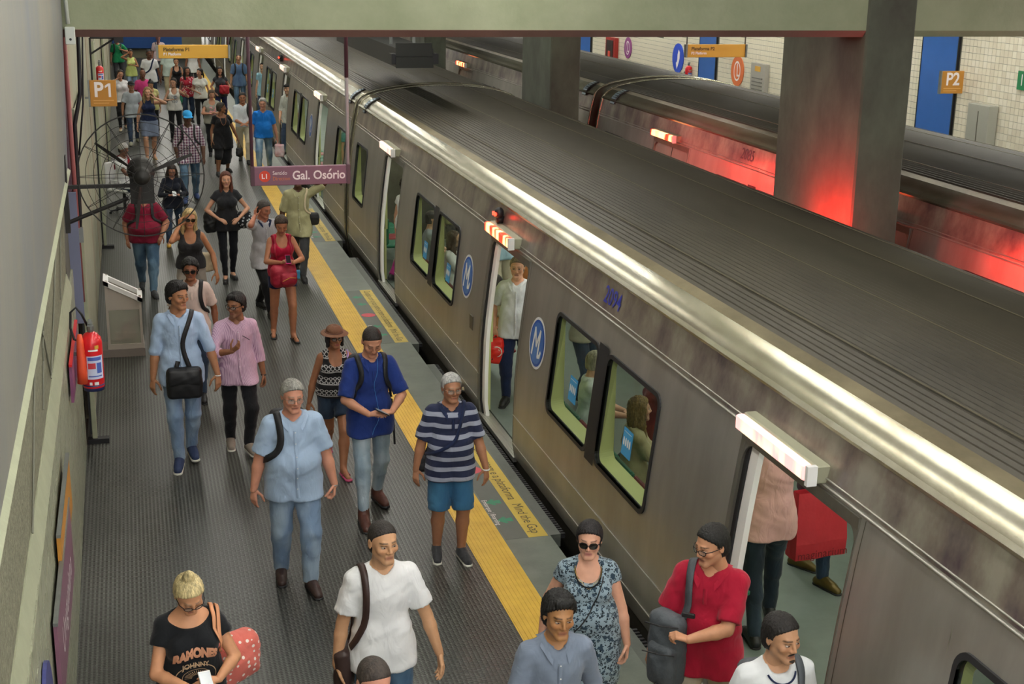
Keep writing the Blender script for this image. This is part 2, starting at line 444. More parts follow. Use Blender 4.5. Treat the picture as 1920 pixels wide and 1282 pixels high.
def led_mat(name, a, b_, e):
    m, N, L, b = nodes(name)
    tc = N.new('ShaderNodeTexCoord'); w = N.new('ShaderNodeTexNoise'); w.inputs['Scale'].default_value = 5.0
    mp = N.new('ShaderNodeMapping'); mp.inputs['Scale'].default_value = (1, 1.2, .3)
    L.new(tc.outputs['Object'], mp.inputs[0]); L.new(mp.outputs[0], w.inputs[0])
    r = N.new('ShaderNodeValToRGB'); r.color_ramp.elements[0].position = .42; r.color_ramp.elements[1].position = .56
    r.color_ramp.elements[0].color = lin(a)+(1,); r.color_ramp.elements[1].color = lin(b_)+(1,)
    L.new(w.outputs['Fac'], r.inputs[0]); L.new(r.outputs[0], b.inputs['Emission Color']); L.new(r.outputs[0], b.inputs['Base Color'])
    b.inputs['Emission Strength'].default_value = e
    return m
m_ledp = led_mat('lamp_pale_pink', 'f4b4b0', 'ffe6c8', .75)
m_ledr = led_mat('lamp_lit_red', 'ff2a18', 'ffb070', 2.6)
m_ledp2 = led_mat('lamp_faint_pink', 'f08a8c', 'ffd2c0', .9)
m_leddot = mat('red_light', 'ff2020', .4, emit='ff2a1a', es=6)
m_lbox = mat('lamp_box_grey', '9a9a84', .5, .2)
m_clear = glass('clear_cover', 'f2d8d4', .35, .15)

def patch(mb, y0, y1, z0, z1, off=0.0):
    """a solid-looking strip of the near side between two stations"""
    Z = zlev(z0, z1); v = []
    for y in (y0, y1):
        for z in Z: v.append((px_(z)-off, y, z))
    n = len(Z); mb.add(v, [(i, i+1, n+i+1, n+i) for i in range(n-1)])
def rrect(y0, y1, z0, z1, r, n=6):
    """rounded rectangle, loop begins mid lower-left corner; 4 sides * 2n points"""
    C = [(y1-r, z0+r, -90), (y1-r, z1-r, 0), (y0+r, z1-r, 90), (y0+r, z0+r, 180)]
    P = []
    for (cy, cz, a0) in C:
        for k in range(n+1):
            a = math.radians(a0+90*k/n); P.append((cy+r*math.cos(a), cz+r*math.sin(a)))
    return P
def orect(y0, y1, z0, z1, n=6):
    P = []
    C = [(y1, z0), (y1, z1), (y0, z1), (y0, z0)]
    prev = [(y0, z0)]+C[:-1]; nxt = C[1:]+C[:1]
    for i, (cy, cz) in enumerate(C):
        py, pz = (prev[i][0]+cy)/2, (prev[i][1]+cz)/2; ny, nz = (cy+nxt[i][0])/2, (cz+nxt[i][1])/2
        for k in range(n+1):
            t = k/n
            P.append((py+(cy-py)*2*t, pz+(cz-pz)*2*t) if t <= .5 else (cy+(ny-cy)*(2*t-1), cz+(nz-cz)*(2*t-1)))
    return P
def ring_patch(mb, outer, inner, off=0.0, offi=None):
    n = len(outer); offi = off if offi is None else offi
    K = 5; v = []
    for k in range(K):
        t = k/(K-1)
        for (a, b), (c, d) in zip(outer, inner):
            z = b+(d-b)*t; v.append((px_(z)-(off+(offi-off)*t), a+(c-a)*t, z))
    f = []
    for k in range(K-1):
        for i in range(n): f.append((k*n+i, (k+1)*n+i, (k+1)*n+(i+1) % n, k*n+(i+1) % n))
    mb.add(v, f)
def window(parent, y0, y1, z0, z1, sticker=None):
    """gasket ring with a pane"""
    g = MB(); r = .11
    o_ = rrect(y0, y1, z0, z1, r); i_ = rrect(y0+.035, y1-.035, z0+.035, z1-.035, r-.03)
    ring_patch(g, o_, i_, .014); ring_patch(g, [(a, b) for a, b in i_], i_, .014, -.02)
    # outer lip
    n = len(o_); v = [(px_(b)-.014, a, b) for a, b in o_]+[(px_(b)+.01, a, b) for a, b in o_]
    g.add(v, [(i, (i+1) % n, n+(i+1) % n, n+i) for i in range(n)])
    v = [(px_(b)-.014, a, b) for a, b in i_]+[(px_(b)+.03, a, b) for a, b in i_]
    g.add(v, [(i, n+i, n+(i+1) % n, (i+1) % n) for i in range(n)])
    w = g.build('window', m_rubber, parent)
    rv = MB(); ri = rrect(y0+.035, y1-.035, z0+.035, z1-.035, r-.03); n_ = len(ri)
    rv.add([(px_(b)+.03, a, b) for a, b in ri]+[(-1.49, (y0+y1)/2+(a-(y0+y1)/2)*.93, (z0+z1)/2+(b-(z0+z1)/2)*.93) for a, b in ri], [(i, (i+1) % n_, n_+(i+1) % n_, n_+i) for i in range(n_)])
    rv.build('window_reveal', m_int, w)
    p = MB(); i2 = rrect(y0+.03, y1-.03, z0+.03, z1-.03, r-.025); cy, cz = (y0+y1)/2, (z0+z1)/2
    v = [(px_(b)-.002, a, b) for a, b in i2]+[(px_(cz)-.002, cy, cz)]
    n = len(i2); p.add(v, [(i, (i+1) % n, n) for i in range(n)])
    p.build('pane', m_glass, w)
    if sticker:
        s = MB(); sy, sz = sticker
        for a, b in ((0, 1),):
            s.add([(px_(z)-.006, y, z) for y, z in ((sy, sz), (sy+.2, sz), (sy+.2, sz+.22), (sy, sz+.22))], [(0, 1, 2, 3)])
            s.add([(px_(z)-.002, y, z) for y, z in ((sy, sz), (sy+.2, sz), (sy+.2, sz+.22), (sy, sz+.22))], [(3, 2, 1, 0)])
        s.build('sticker', m_stick, w)
        q = MB()
        for k in range(4):
            yy = sy+.035+.043*k
            q.add([(px_(z)-.008, yy+a, z) for a, z in [(.016*math.cos(t*.5236), sz+.115+.036*math.sin(t*.5236)) for t in range(12)]], [tuple(range(12))])
        for k in range(3): q.add([(px_(sz+.2)-.008, y, z) for y, z in ((sy+.02, sz+.19-.0-.13*k/1.0+.0), (sy+.18, sz+.19-.13*k), (sy+.18, sz+.196-.13*k), (sy+.02, sz+.196-.13*k))][:4], [(0, 1, 2, 3)]) if k < 2 else None
        q.build('seat_symbols', m_white, w)
    return w
CL = 27.0
DOORS = [-4.45-6.53*k for k in range(4)]              # near-camera end of each opening, 1.45 wide
WINS = [(-1.55, -.45)]+[w for k in range(3) for w in ((-6.77-6.5*k, -5.56-6.5*k), (-8.17-6.5*k, -6.96-6.5*k))]+[(-CL+.45, -CL+1.55)]
DW = 1.45
def build_car(name, open_doors=True, stickers=(), both=True):
    car = empty(name, (0, 0, 0))
    zs0, zs1 = .46, 2.086
    def side(parent):
        wall = MB()
        # columns of the wall
        cuts = []
        for d in DOORS: cuts.append((d, d+DW, 'D'))
        for w in WINS: cuts.append((w[0]-.09, w[1]+.09 if False else w[1]+.08, 'W', w))
        cuts.sort(key=lambda c: c[0])
        y = -CL+.03
        for c in cuts:
            if c[0] > y+1e-4: patch(wall, y, c[0], zs0, zs1)
            if c[2] == 'W':
                w = c[3]
                patch(wall, c[0], c[1], zs0, .80); patch(wall, c[0], c[1], 1.90, zs1)
                ring_patch(wall, orect(c[0], c[1], .80, 1.90), rrect(w[0]+.02, w[1]-.02, .87, 1.83, .10), 0)
            else:
                patch(wall, c[0], c[1], 1.98, zs1)
            y = c[1]
        if y < -.03: patch(wall, y, -.03, zs0, zs1)
        wall.build('side_wall', m_side, parent, True)
        low = MB(); y = -CL+.03
        for d in sorted(DOORS)+[None]:
            e = d if d is not None else -.03
            patch(low, y, e, -.0, zs0, .003); y = (d or 0)+DW
        low.build('lower_panel', m_side, parent, True)
        sk = MB(); patch(sk, -CL+.03, -.03, -.62, 0, -.01); sk.build('skirt', m_skirt, parent, True)
        # seams: thin bright rods at the panel joints
        sm = MB(); y = -CL+.03
        for d in sorted(DOORS)+[None]:
            e = d if d is not None else -.03
            for z in (.16, .46): sm.tube([(px_(z)-.004, y, z), (px_(z)-.004, e, z)], .0045, 6)
            y = (d or 0)+DW
        sm.build('seam_strip', m_sill, parent)
        for d in DOORS:
            for yy in (d-.06, d+DW+.06):
                js = MB(); js.add([(px_(z)-.001-o, yy+s, z) for s in (-.004, .004) for o in (0,) for z in zlev(0, 2.05)], [(i, i+1, len(zlev(0, 2.05))+i+1, len(zlev(0, 2.05))+i) for i in range(len(zlev(0, 2.05))-1)]); js.build('panel_joint', m_skirt, parent)
        ct = MB(); patch(ct, -CL+.03, -.03, zs1, 2.40); ct.build('cant_band', m_cant, parent, True)
        sh = MB(); patch(sh, -CL+.03, -.03, 2.40, 2.545); sh.build('roof_shoulder', m_should, parent, True)
        sh = MB(); patch(sh, -CL+.03, -.03, 2.545, 2.575); sh.build('roof_edge', m_dust, parent, True)
        for k in range(3):
            mu = MB(); patch(mu, -6.96-6.5*k-.02, -6.77-6.5*k+.02, .84, 1.86, .013); mu.build('window_pillar', m_rubber, parent)
        # belt moulding (double bead) and gutter
        bm = MB()
        for z, r in ((2.07, .009), (2.112, .006)): bm.tube([(px_(z)-.004, -CL+.03, z), (px_(z)-.004, -.03, z)], r, 8)
        bm.build('belt_moulding', m_side, parent, True)
        gt = MB(); gt.prism([(px_(2.385)-.014, 2.372), (px_(2.40)-.030, 2.40), (px_(2.415)-.012, 2.422), (px_(2.40)+.01, 2.40)], 1, -CL+.03, -.03)
        gt.build('gutter', m_should, parent)
        tb_ = MB()
        yy = -CL+1
        while yy < -1:
            tb_.box(px_(2.5)-.004, yy, 2.42, px_(2.5)+.3, yy+.012, 2.43); yy += 2.84
        for i, w in enumerate(WINS):
            st = dict(stickers).get(i)
            window(parent, w[0], w[1], .865, 1.835, st)
        # doors
        for i, d in enumerate(DOORS):
            fr = MB()
            for (a, b) in ((d+DW, d+DW+.055), (d-.012, d+.0)):
                Z = zlev(-.02, 1.99); n = len(Z)
                v = [(px_(z)-.006, a, z) for z in Z]+[(px_(z)-.006, b, z) for z in Z]+[(px_(z)+.09, a, z) for z in Z]+[(px_(z)+.09, b, z) for z in Z]
                f = []
                for k in range(n-1):
                    f += [(k, k+1, n+k+1, n+k), (2*n+k+1, 2*n+k, 3*n+k, 3*n+k+1), (k+1, k, 2*n+k, 2*n+k+1), (n+k, n+k+1, 3*n+k+1, 3*n+k)]
                fr.add(v, f)
            fr.box(px_(1.99)-.008, d-.012, 1.975, px_(1.99)+.09, d+DW+.055, 2.05)
            F_ = fr.build('door_frame', m_frame, parent)
            # corner fillets of the opening
            for s, yc in ((1, d), (-1, d+DW)):
                cf = MB()
                P = [(yc, 1.98)]+[(yc+s*.12*(1-math.sin(t)), 1.98-.12*(1-math.cos(t))) for t in [k*math.pi/2/5 for k in range(6)]]
                cf.add([(px_(z)-.001, a, z) for a, z in P]+[(px_(z)+.04, a, z) for a, z in P], [tuple(range(7)) if s < 0 else tuple(reversed(range(7)))]+[(i, i+1, 7+i+1, 7+i) for i in range(6)])
                cf.build('corner_fillet', m_frame, F_)
            sl = MB().box(px_(0)-.02, d-.02, -.05, px_(0)+.11, d+DW+.03, .0)
            for k in range(3): sl.box(px_(0)+.0+.03*k, d, 0, px_(0)+.01+.03*k, d+DW, .006)
            sl.build('door_sill', m_sill, F_)
            if open_doors:
                def leafstrip(a, b, x0, x1, m, nm):
                    q = MB(); Z = zlev(0, 1.97); n = len(Z)
                    v = [(px_(z)+x, y, z) for x, y in ((x0, a), (x0, b), (x1, b), (x1, a)) for z in Z]
                    f = [(j*n+k, (j+1) % 4*n+k, (j+1) % 4*n+k+1, j*n+k+1) for j in range(4) for k in range(n-1)]
                    q.add(v, f); q.build(nm, m, F_)
                leafstrip(d+DW-.045, d+DW+.01, .015, .075, m_rubber, 'door_gasket')
                leafstrip(d+DW-.15, d+DW-.045, .03, .07, m_white, 'door_leaf_edge')
            else:
                for a, b in ((d+.01, d+DW/2-.008), (d+DW/2+.008, d+DW-.01)):
                    q = MB(); Z = (0.0, .9, 1.75, 1.97)
                    patch(q, a, b, 0, .85, -.03)
                    patch(q, a, b, 1.80, 1.975, -.03)
                    ring_patch(q, orect(a, b, .85, 1.80), rrect(a+.12, b-.12, .95, 1.74, .08), -.03)
                    L_ = q.build('door_leaf', m_side, parent, True)
                    g = MB(); ring_patch(g, rrect(a+.10, b-.10, .93, 1.76, .1), rrect(a+.14, b-.14, .97, 1.72, .08), -.02); g.build('gasket', m_rubber, L_)
                    p = MB(); R_ = rrect(a+.12, b-.12, .95, 1.74, .09); n = len(R_)
                    p.add([(px_(z)+.035, y, z) for y, z in R_]+[(px_(1.35)+.035, (a+b)/2, 1.35)], [(k, (k+1) % n, n) for k in range(n)]); p.build('pane', m_glass, L_)
                q = MB(); patch(q, d+DW/2-.008, d+DW/2+.008, 0, 1.97, -.025); q.build('door_gasket', m_rubber, parent)
        # end vents on the shoulder
        for yc in (-.62, -CL+.62):
            vt = MB()
            Z = [2.33, 2.40, 2.455, 2.505, 2.55, 2.575]
            P = [(px_(z)-.012, z+.006) for z in Z]
            v = [(x, yc+s, z) for s in (-.13, .13) for x, z in P]; n = len(P)
            vt.add(v, [(i, i+1, n+i+1, n+i) for i in range(n-1)])
            V_ = vt.build('vent', mat('vent_bluegrey', '8ea3b0', .4, .4), parent, True)
            sl = MB()
            for k in range(9):
                t = k/8*(n-1); i = min(int(t), n-2); u = t-i
                x = P[i][0]*(1-u)+P[i+1][0]*u; z = P[i][1]*(1-u)+P[i+1][1]*u
                sl.box(x-.010, yc-.085, z-.005, x+.004, yc+.085, z+.004)
            sl.build('slats', m_black, V_, kind='stuff')
            MB().tube([(x-.006, yc-.145, z+.004) for x, z in P], .014, 6).build('vent_lip', m_rubber, V_)
    # near side, far side mirrored
    near = empty('side_near', (0, 0, 0)); side(near)
    parts = list(near.children)
    for ch in parts: ch.parent = car
    if both:
        done = {}
        for ch in parts:
            if ch.name.split('.')[0] in ('side_wall', 'lower_panel', 'skirt', 'cant_band', 'roof_shoulder', 'roof_edge', 'window_pillar', 'gutter', 'belt_moulding', 'window', 'door_frame', 'door_leaf'):
                def mir(o, par):
                    me = done.get(o.data.name)
                    if me is None:
                        me = o.data.copy(); co = np.empty(len(me.vertices)*3, np.float32); me.vertices.foreach_get('co', co)
                        co[0::3] *= -1; me.vertices.foreach_set('co', co); me.flip_normals(); done[o.data.name] = me
                    c = link(o.name.split('.')[0], me, par)
                    for k in list(o.children):
                        if k.name.split('.')[0] not in ('sticker', 'seat_symbols'): mir(k, c)
                mir(ch, car)
    bpy.data.objects.remove(near)
    # ribbed roof
    pitch = .047; hw = -PX[-1]; n = int(2*hw/pitch); v = []; prof = []
    for i in range(n*4+1):
        t = i/(n*4); x = -hw+2*hw*t
        base = 2.575+.135*(1-(x/hw)**2)**.9 if abs(x) < hw else 2.575
        prof.append((x, base+.010*(1-math.cos(2*math.pi*i/4))/2*1.0))
    rf = MB(); m_ = len(prof)
    rf.add([(x, y, z) for y in (-CL+.03, -.03) for x, z in prof], [(i, m_+i, m_+i+1, i+1) for i in range(m_-1)])
    rf.build('ribbed_roof', m_roof, car)
    ra = MB()
    for x in (-.93, -.28, .42, .98):
        z = 2.575+.135*(1-(x/hw)**2)**.9+.016
        ra.tube([(x, -CL+.1, z), (x, -.1, z)], .004, 5)
    ra.build('roof_seam', mat('roof_seam_tan', '665f4c', .5, .3), car)
    P = [(px_(z), z) for z in PZ]+[(x, z) for x, z in prof[2::8]]+[(-px_(z), z) for z in reversed(PZ)]
    for ye, s in ((-.03, 1), (-CL+.03, -1)):
        nP = len(P); v = [(x, ye, z) for x, z in P]+[(x*.985, ye+s*.03, -.62+(z+.62)*.99) for x, z in P]
        eb = MB(); eb.add(v, [(i, (i+1) % nP, nP+(i+1) % nP, nP+i) for i in range(nP)]+[tuple(range(nP, 2*nP))]); eb.build('end_wall', m_skirt, car)
    # rolled edge at the car ends
    for ye in (-.035, -CL+.035): MB().tube([(x*1.002, ye, z+.004) for x, z in P], .022, 6).build('end_rim', m_should, car, True)
    # saloon
    MB().box(-1.5, -CL+.1, -.08, 1.5, -.1, 0.0).build('saloon_floor', m_tfl, car)
    class inn_: 
        def box(s_, *a): MB().box(*a).build('lining_panel', m_int, car)
    inn = inn_()
    for s in (-1, 1):
        y = -CL+.1
        for d in sorted(DOORS)+[None]:
            e = d-.05 if d is not None else -.1
            inn.box(s*1.50, y, 0, s*1.535, e, .80); inn.box(s*1.42, y, 1.9, s*1.445, e, 2.12)
            y = (d or 0)+DW+.05
        for w0, w1 in zip([-CL+.1]+[w[1]+.02 for w in sorted(WINS)], [w[0]-.02 for w in sorted(WINS)]+[-.1]):
            if not any(w0 < d+.3 < w1 for d in DOORS): inn.box(s*1.48, w0, .8, s*1.515, w1, 1.9)
            else:
                d = [d for d in DOORS if w0 < d+.3 < w1][0]
                inn.box(s*1.48, w0, .8, s*1.515, d-.05, 1.9); inn.box(s*1.48, d+DW+.05, .8, s*1.515, w1, 1.9)
    MB().box(-1.45, -CL+.1, 2.12, 1.45, -.1, 2.16).build('saloon_ceiling', m_intw, car)
    lt = MB()
    for s in (-.55, .55):
        y = -CL+.6
        while y < -1: lt.box(s-.06, y, 2.09, s+.06, y+1.25, 2.118); y += 1.8
    lt.build('saloon_lights', m_plight, car, kind='stuff')
    seat_src = {}
    for k in range(4):
        for s in (-1, 1):
            y0 = DOORS[k]+DW+.8 if k else -2.6
            y1 = (DOORS[k-1]-.35) if k else -.4
            y = y0; j = 0
            while y+.46 < y1:
                q = MB(); q.rbox((s*1.22, y+.22, .44), (.46, .42, .06), .02); q.rbox((s*1.42, y+.22, .68), (.06, .42, .42), .02)
                q.build('seat', m_seatr if (j+k) % 3 == 1 else m_seatg, car); y += .48; j += 1
    gp = MB()
    for d in DOORS:
        for s in (.75,):
            for yy in (d-.55, d+DW+.55): gp.tube([(s, yy, 0), (s, yy, 2.12)], .017, 8)
    for s in (-.8, .8): gp.tube([(s, -CL+.5, 1.9), (s, -.5, 1.9)], .016, 8)
    gp.build('grab_poles', m_sill, car, True, kind='stuff')
    MB().box(-1.3, -CL+.5, -1.1, 1.3, -.5, -.6).build('underframe', m_dark, car)
    return car
def led(parent, y0, y1, m, z=2.135, side=-1, cover=True):
    X = px_(z); s = side
    def fx(x): return x if s < 0 else -x
    b = MB(); b.rbox((fx(X-.03), (y0+y1)/2, z-.0), (.09, y1-y0, .11), .008)
    o = b.build('lamp_box', m_lbox, parent)
    l = MB(); l.rbox((fx(X-.105), (y0+y1)/2+.02, z), (.06, y1-y0-.06, .10), .01)
    l.build('lamp_lens', m, o)
    b2 = MB(); b2.box(fx(X-.138), y0-.012, z-.06, fx(X-.075), y0+.02, z+.06)
    b2.build('lamp_end', m_white, o)
    return o
def oval_logo(parent, y, z=1.38, r=.255):
    n = 40
    def disc(rr, off, m, nm, par, r0=0):
        q = MB(); P = [(y+rr*math.cos(2*math.pi*k/n), z+rr*.98*math.sin(2*math.pi*k/n)) for k in range(n)]
        K = 6; v = []
        for k in range(K):
            t = k/(K-1); v += [(px_(z+(b-z)*t)-off, y+(a-y)*t, z+(b-z)*t) for a, b in P]
        f = [(k*n+i, (k+1)*n+i, (k+1)*n+(i+1) % n, k*n+(i+1) % n) for k in range(K-1) for i in range(n)]
        q.add(v, f); return q.build(nm, m, par, True)
    o = disc(r, .004, m_white, 'logo_plate', parent)
    disc(r*.9, .006, mat('logo_rim', '2050a8', .4), 'logo_rim', o)
    disc(r*.8, .008, m_mlogo, 'logo_disc', o)
    # brush-like M : thick strokes; Y runs towards image left
    S = [(-.115, -.125, -.075, .13), (-.075, .13, .0, -.02), (.0, -.02, .085, .135), (.085, .135, .07, -.11), (.07, -.11, .125, -.10), (.125, -.10, .15, -.055)]
    q = MB()
    for (a, b, c, d) in S:
        dx, dz = c-a, d-b; L = math.hypot(dx, dz); nx, nz = -dz/L*.022, dx/L*.022
        ex, ez = dx/L*.012, dz/L*.012
        P = [(a-ex+nx, b-ez+nz), (c+ex+nx*.8, d+ez+nz*.8), (c+ex-nx*.8, d+ez-nz*.8), (a-ex-nx, b-ez-nz)]
        q.add([(px_(z+v_)-.0115, y-u, z+v_) for u, v_ in P], [(3, 2, 1, 0)])
    q.build('letter_m', m_white, o)
    return o
def car_number(parent, txt, y, z, m, size=.2):
    # reads left to right with Y decreasing; lies on the cant band
    me = text_mesh(txt, size, m, bold=.0018, name='car_number'); co = np.empty(len(me.vertices)*3, np.float32)
    me.vertices.foreach_get('co', co); co = co.reshape(-1, 3)
    u = co[:, 0].copy(); v = co[:, 1].copy()
    zz = z+v; co[:, 0] = np.interp(zz, PZ, PX)-.006; co[:, 1] = y-u; co[:, 2] = zz
    me.vertices.foreach_set('co', co.ravel()); me.update(); return link('car_number', me, parent)
# ------------------------------------------------------------------ place the trains
YA = 23.7
carA = build_car('train_car', True, {3: (10.85-YA, 1.17), 4: (9.45-YA, 1.17), 1: (17.15-YA, 1.10), 2: (15.8-YA, 1.10)}.items())
carA.location = (CX, YA, 0)
carB = copy_tree(carA); carB.location = (CX, YA+.28+CL, 0)
carC = build_car('train_car', False); carC.location = (9.93, 24.52, 0)
carD = copy_tree(carC); carD.location = (9.93, 24.52+.42+CL, 0)
carE = copy_tree(carB); carE.location = (CX, YA+.56+2*CL, 0); tag(carE, 'farthest car of the platform-side train at the end of the station', 'train car')
tag(carA, 'nearest stainless steel train car with open doors beside the platform', 'train car')
tag(carB, 'second car of the platform-side train, beyond the black gap in its roof', 'train car')
tag(carC, 'nearer car of the other train, doors shut, behind the concrete columns', 'train car')
tag(carD, 'farther car of the other train, past the gap beside the second column', 'train car')
for c in (carA,):
    for d, m in zip(DOORS, (m_ledp, m_ledr, m_ledp, m_ledp)):
        led(c, d+.42, d+1.42, m)
    for d in DOORS: led(c, d-.1, d+.9, m_ledr, side=1)
for d, m in zip(DOORS, (m_ledp, m_ledp, m_ledp, m_ledp)): led(carB, d+.42, d+1.42, m)
for d in DOORS: led(carC, d+.42, d+1.42, m_ledr)
for d in DOORS: led(carD, d+.42, d+1.42, m_ledr)
# red glow the lit lamps give off between the trains
def red_lamp(x, y, z, e, sx=.9):
    l = bpy.data.lights.new('door_lamp_glow', 'AREA'); l.shape = 'RECTANGLE'; l.size = .12; l.size_y = sx; l.energy = e; l.color = (1, .018, .012)
    o = bpy.data.objects.new('door_lamp_glow', l); COL.objects.link(o); o.location = (x, y, z)
    return o
for k, d in enumerate(DOORS[:3]):
    o = red_lamp(CX+1.66, YA+d+.42, 2.135, 42); o.rotation_euler = (0, -R90-.25, 0)
for k, d in enumerate(DOORS[:2]):
    o = red_lamp(9.93-1.64, 24.52+d+.95, 2.135, 1.6); o.rotation_euler = (0, R90, 0)
o = red_lamp(CX-1.64, YA+DOORS[1]+.95, 2.12, 5); o.rotation_euler = (0, R90+.1, 0)
oval_logo(carA, 12.12-YA); oval_logo(carA, 14.98-YA)
oval_logo(carB, 28.9-YA-.28-CL+.2)
car_number(carA, '2094', 10.40-YA, 2.235, m_blue2, .20)
car_number(carC, '2085', 18.0-24.52, 2.235, mat('number_dark', '2c2c3c', .5), .22)
# small lamp above the second door and above car B's door
for c, y in ((carA, 13.95-YA), (carB, 35.6-YA-.28-CL)):
    b = MB(); b.lathe([(.045, 0), (.05, .03), (.05, .07), (.03, .10), (0, .11)], 12, (px_(2.27)-.05, y, 2.26))
    b.box(px_(2.27)-.08, y-.03, 2.2, px_(2.27), y+.03, 2.27)
    o = b.build('signal_lamp', m_black, c, True)
    for dy in (-.035, .035): MB().lathe([(.02, 0), (.02, .02), (0, .03)], 10, (px_(2.27)-.115, y+dy, 2.30), 0).build('signal_lens', m_leddot, o)
MB().box(px_(.96)-.012, 14.52-YA, .86, px_(.96), 14.66-YA, 1.02).build('grille_plate', m_skirt, carA)
# gangways
for x, y in ((CX, YA+.14), (9.93, 24.52+.21)):
    g = MB(); h = .25
    for k in range(5): g.box(-1.25+.02*(k % 2), -h/2+k*h/5, -.4, 1.25-.02*(k % 2), -h/2+(k+1)*h/5, 2.35-.02*(k % 2))
    o = g.build('gangway_bellows', m_rubber); o.location = (x, y, 0)
    tag(o, ['black bellows joining the two cars of the platform train', 'black bellows joining the two cars of the other train'][x > 8], 'gangway')
# ------------------------------------------------------------------ black hanging duct over the track
d = empty('hanging_duct', (4.10, 20.3, 3.3))
MB().box(-.27, .02, 0, .27, 6.2, .28).build('casing', m_black, d)
MB().box(-.29, 0, .0, .27, .06, .16).box(-.29, 0, .17, .25, .06, .36).build('end_plate', mat('duct_end', '1d1f1c', .7), d)
MB().box(.27, .05, .05, .36, .3, .2).build('side_bracket', m_black, d); MB().box(-.35, .05, .05, -.27, .3, .2).build('side_bracket', m_black, d)
MB().box(-.2, 1, .28, -.16, 1.04, 3).box(.16, 1, .28, .2, 1.04, 3).box(-.2, 5, .28, -.16, 5.04, 3).box(.16, 5, .28, .2, 5.04, 3).build('hanger_rods', m_galv, d, kind='stuff')
tag(d, 'long black duct hanging over the train roof just under the beam', 'duct')

# ------------------------------------------------------------------ hanging signs
m_txtw = mat('lettering_white', 'f2e9ea', .5); m_txtor = mat('lettering_orange', 'd0763c', .5); m_l1 = mat('line_disc_orange', 'd8452a', .5)
m_txtd = mat('lettering_brown', '6b5320', .5)
Y0 = 15.0
a = on_y(471, 313, Y0); b = on_y(654, 313, Y0); c = on_y(471, 348, Y0)
w = b.x-a.x; h = a.z-c.z
s = empty('direction_sign', ((a.x+b.x)/2, Y0, c.z))
MB().rbox((0, 0, h/2), (w, .07, h), .006, 1).build('sign_board', m_signmar, s)
for sx in (-1, 1):
    MB().tube([(sx*(w/2-.01), 0, .02), (sx*(w/2-.01), 0, 2.6)], .019, 8).build('post', m_maroon if sx < 0 else mat('post_white', 'b9b4b8', .5), s, True)
    MB().box(sx*(w/2-.01)-.02, -.045, 0, sx*(w/2-.01)+.02, .045, h+.01).build('end_bracket', m_maroon, s)
MB().tube([((w/2-.01), 0, 1.15), ((w/2-.01), 0, 2.6)], .022, 8).build('post_sleeve', m_maroon, s, True)
MB().lathe([(h*.30, 0), (h*.30, .004)], 28, (-w*.37, -.04, h*.5), 1).build('line_disc', m_l1, s)
put_text('L1', h*.36, m_txtw, s, (-w*.37, -.046, h*.5), (R90, 0, 0), bold=.002)
put_text('Sentido', h*.30, m_txtw, s, (-w*.29, -.037, h*.66), (R90, 0, 0), .85, align='LEFT')
put_text('Direction', h*.30, m_txtor, s, (-w*.29, -.037, h*.36), (R90, 0, 0), .80, align='LEFT')
put_text('Gal. Osorio', h*.66, m_txtw, s, (-w*.09, -.037, h*.5), (R90, 0, 0), .90, bold=.0028, align='LEFT')
mx = []
for q in ('Gal. Os', 'Gal. Oso'):
    me = text_mesh(q, h*.66, m_txtw, 'LEFT', .0028); mx.append(max(v.co.x for v in me.vertices)); bpy.data.meshes.remove(me)
xo = -w*.09+(mx[0]+mx[1])/2*.90+.003; zo = h*.5+h*.66*.27
MB().add([(xo-.012, -.0375, zo), (xo+.004, -.0375, zo), (xo+.026, -.0375, zo+.032), (xo+.006, -.0375, zo+.032)], [(0, 1, 2, 3)]).build('accent', m_txtw, s)
tag(s, 'maroon hanging direction sign reading Gal. Osório over the platform', 'sign')
def yel_sign(Y0, p, lab, t1, t2):
    a = on_y(*p[0], Y0); b = on_y(*p[1], Y0); c = on_y(*p[2], Y0); w = b.x-a.x; h = b.z-c.z
    s = empty('platform_sign', ((a.x+b.x)/2, Y0, c.z))
    MB().rbox((0, 0, h/2), (w, .06, h), .006, 1).build('sign_board', m_gold, s)
    MB().box(-w/2-.03, -.05, -.0, -w/2+.0, .05, h).box(w/2, -.05, 0, w/2+.03, .05, h).build('end_bracket', m_galv, s)
    for sx in (-1, 1): MB().tube([(sx*w/2, 0, h), (sx*w/2, 0, 2.6)], .014, 8).build('post', m_maroon if t1[-1] == '1' else m_galv, s, True)
    put_text(t1, h*.36, m_txtd, s, (-w*.43, -.033, h*.66), (R90, 0, 0), .98, align='LEFT', bold=.003)
    put_text(t2, h*.28, m_txtw, s, (-w*.43, -.033, h*.32), (R90, 0, 0), .98, align='LEFT', bold=.002)
    tag(s, lab, 'sign')
yel_sign(22.0, ((296, 84), (427, 84), (427, 109)), 'yellow hanging sign reading Plataforma P1 above the crowd', 'Plataforma P1', 'P1 Platform')
yel_sign(24.0, ((1288, 83), (1397, 83), (1397, 107)), 'yellow hanging sign reading Plataforma P2 by the tiled wall', 'Plataforma P2', 'P2 Platform')
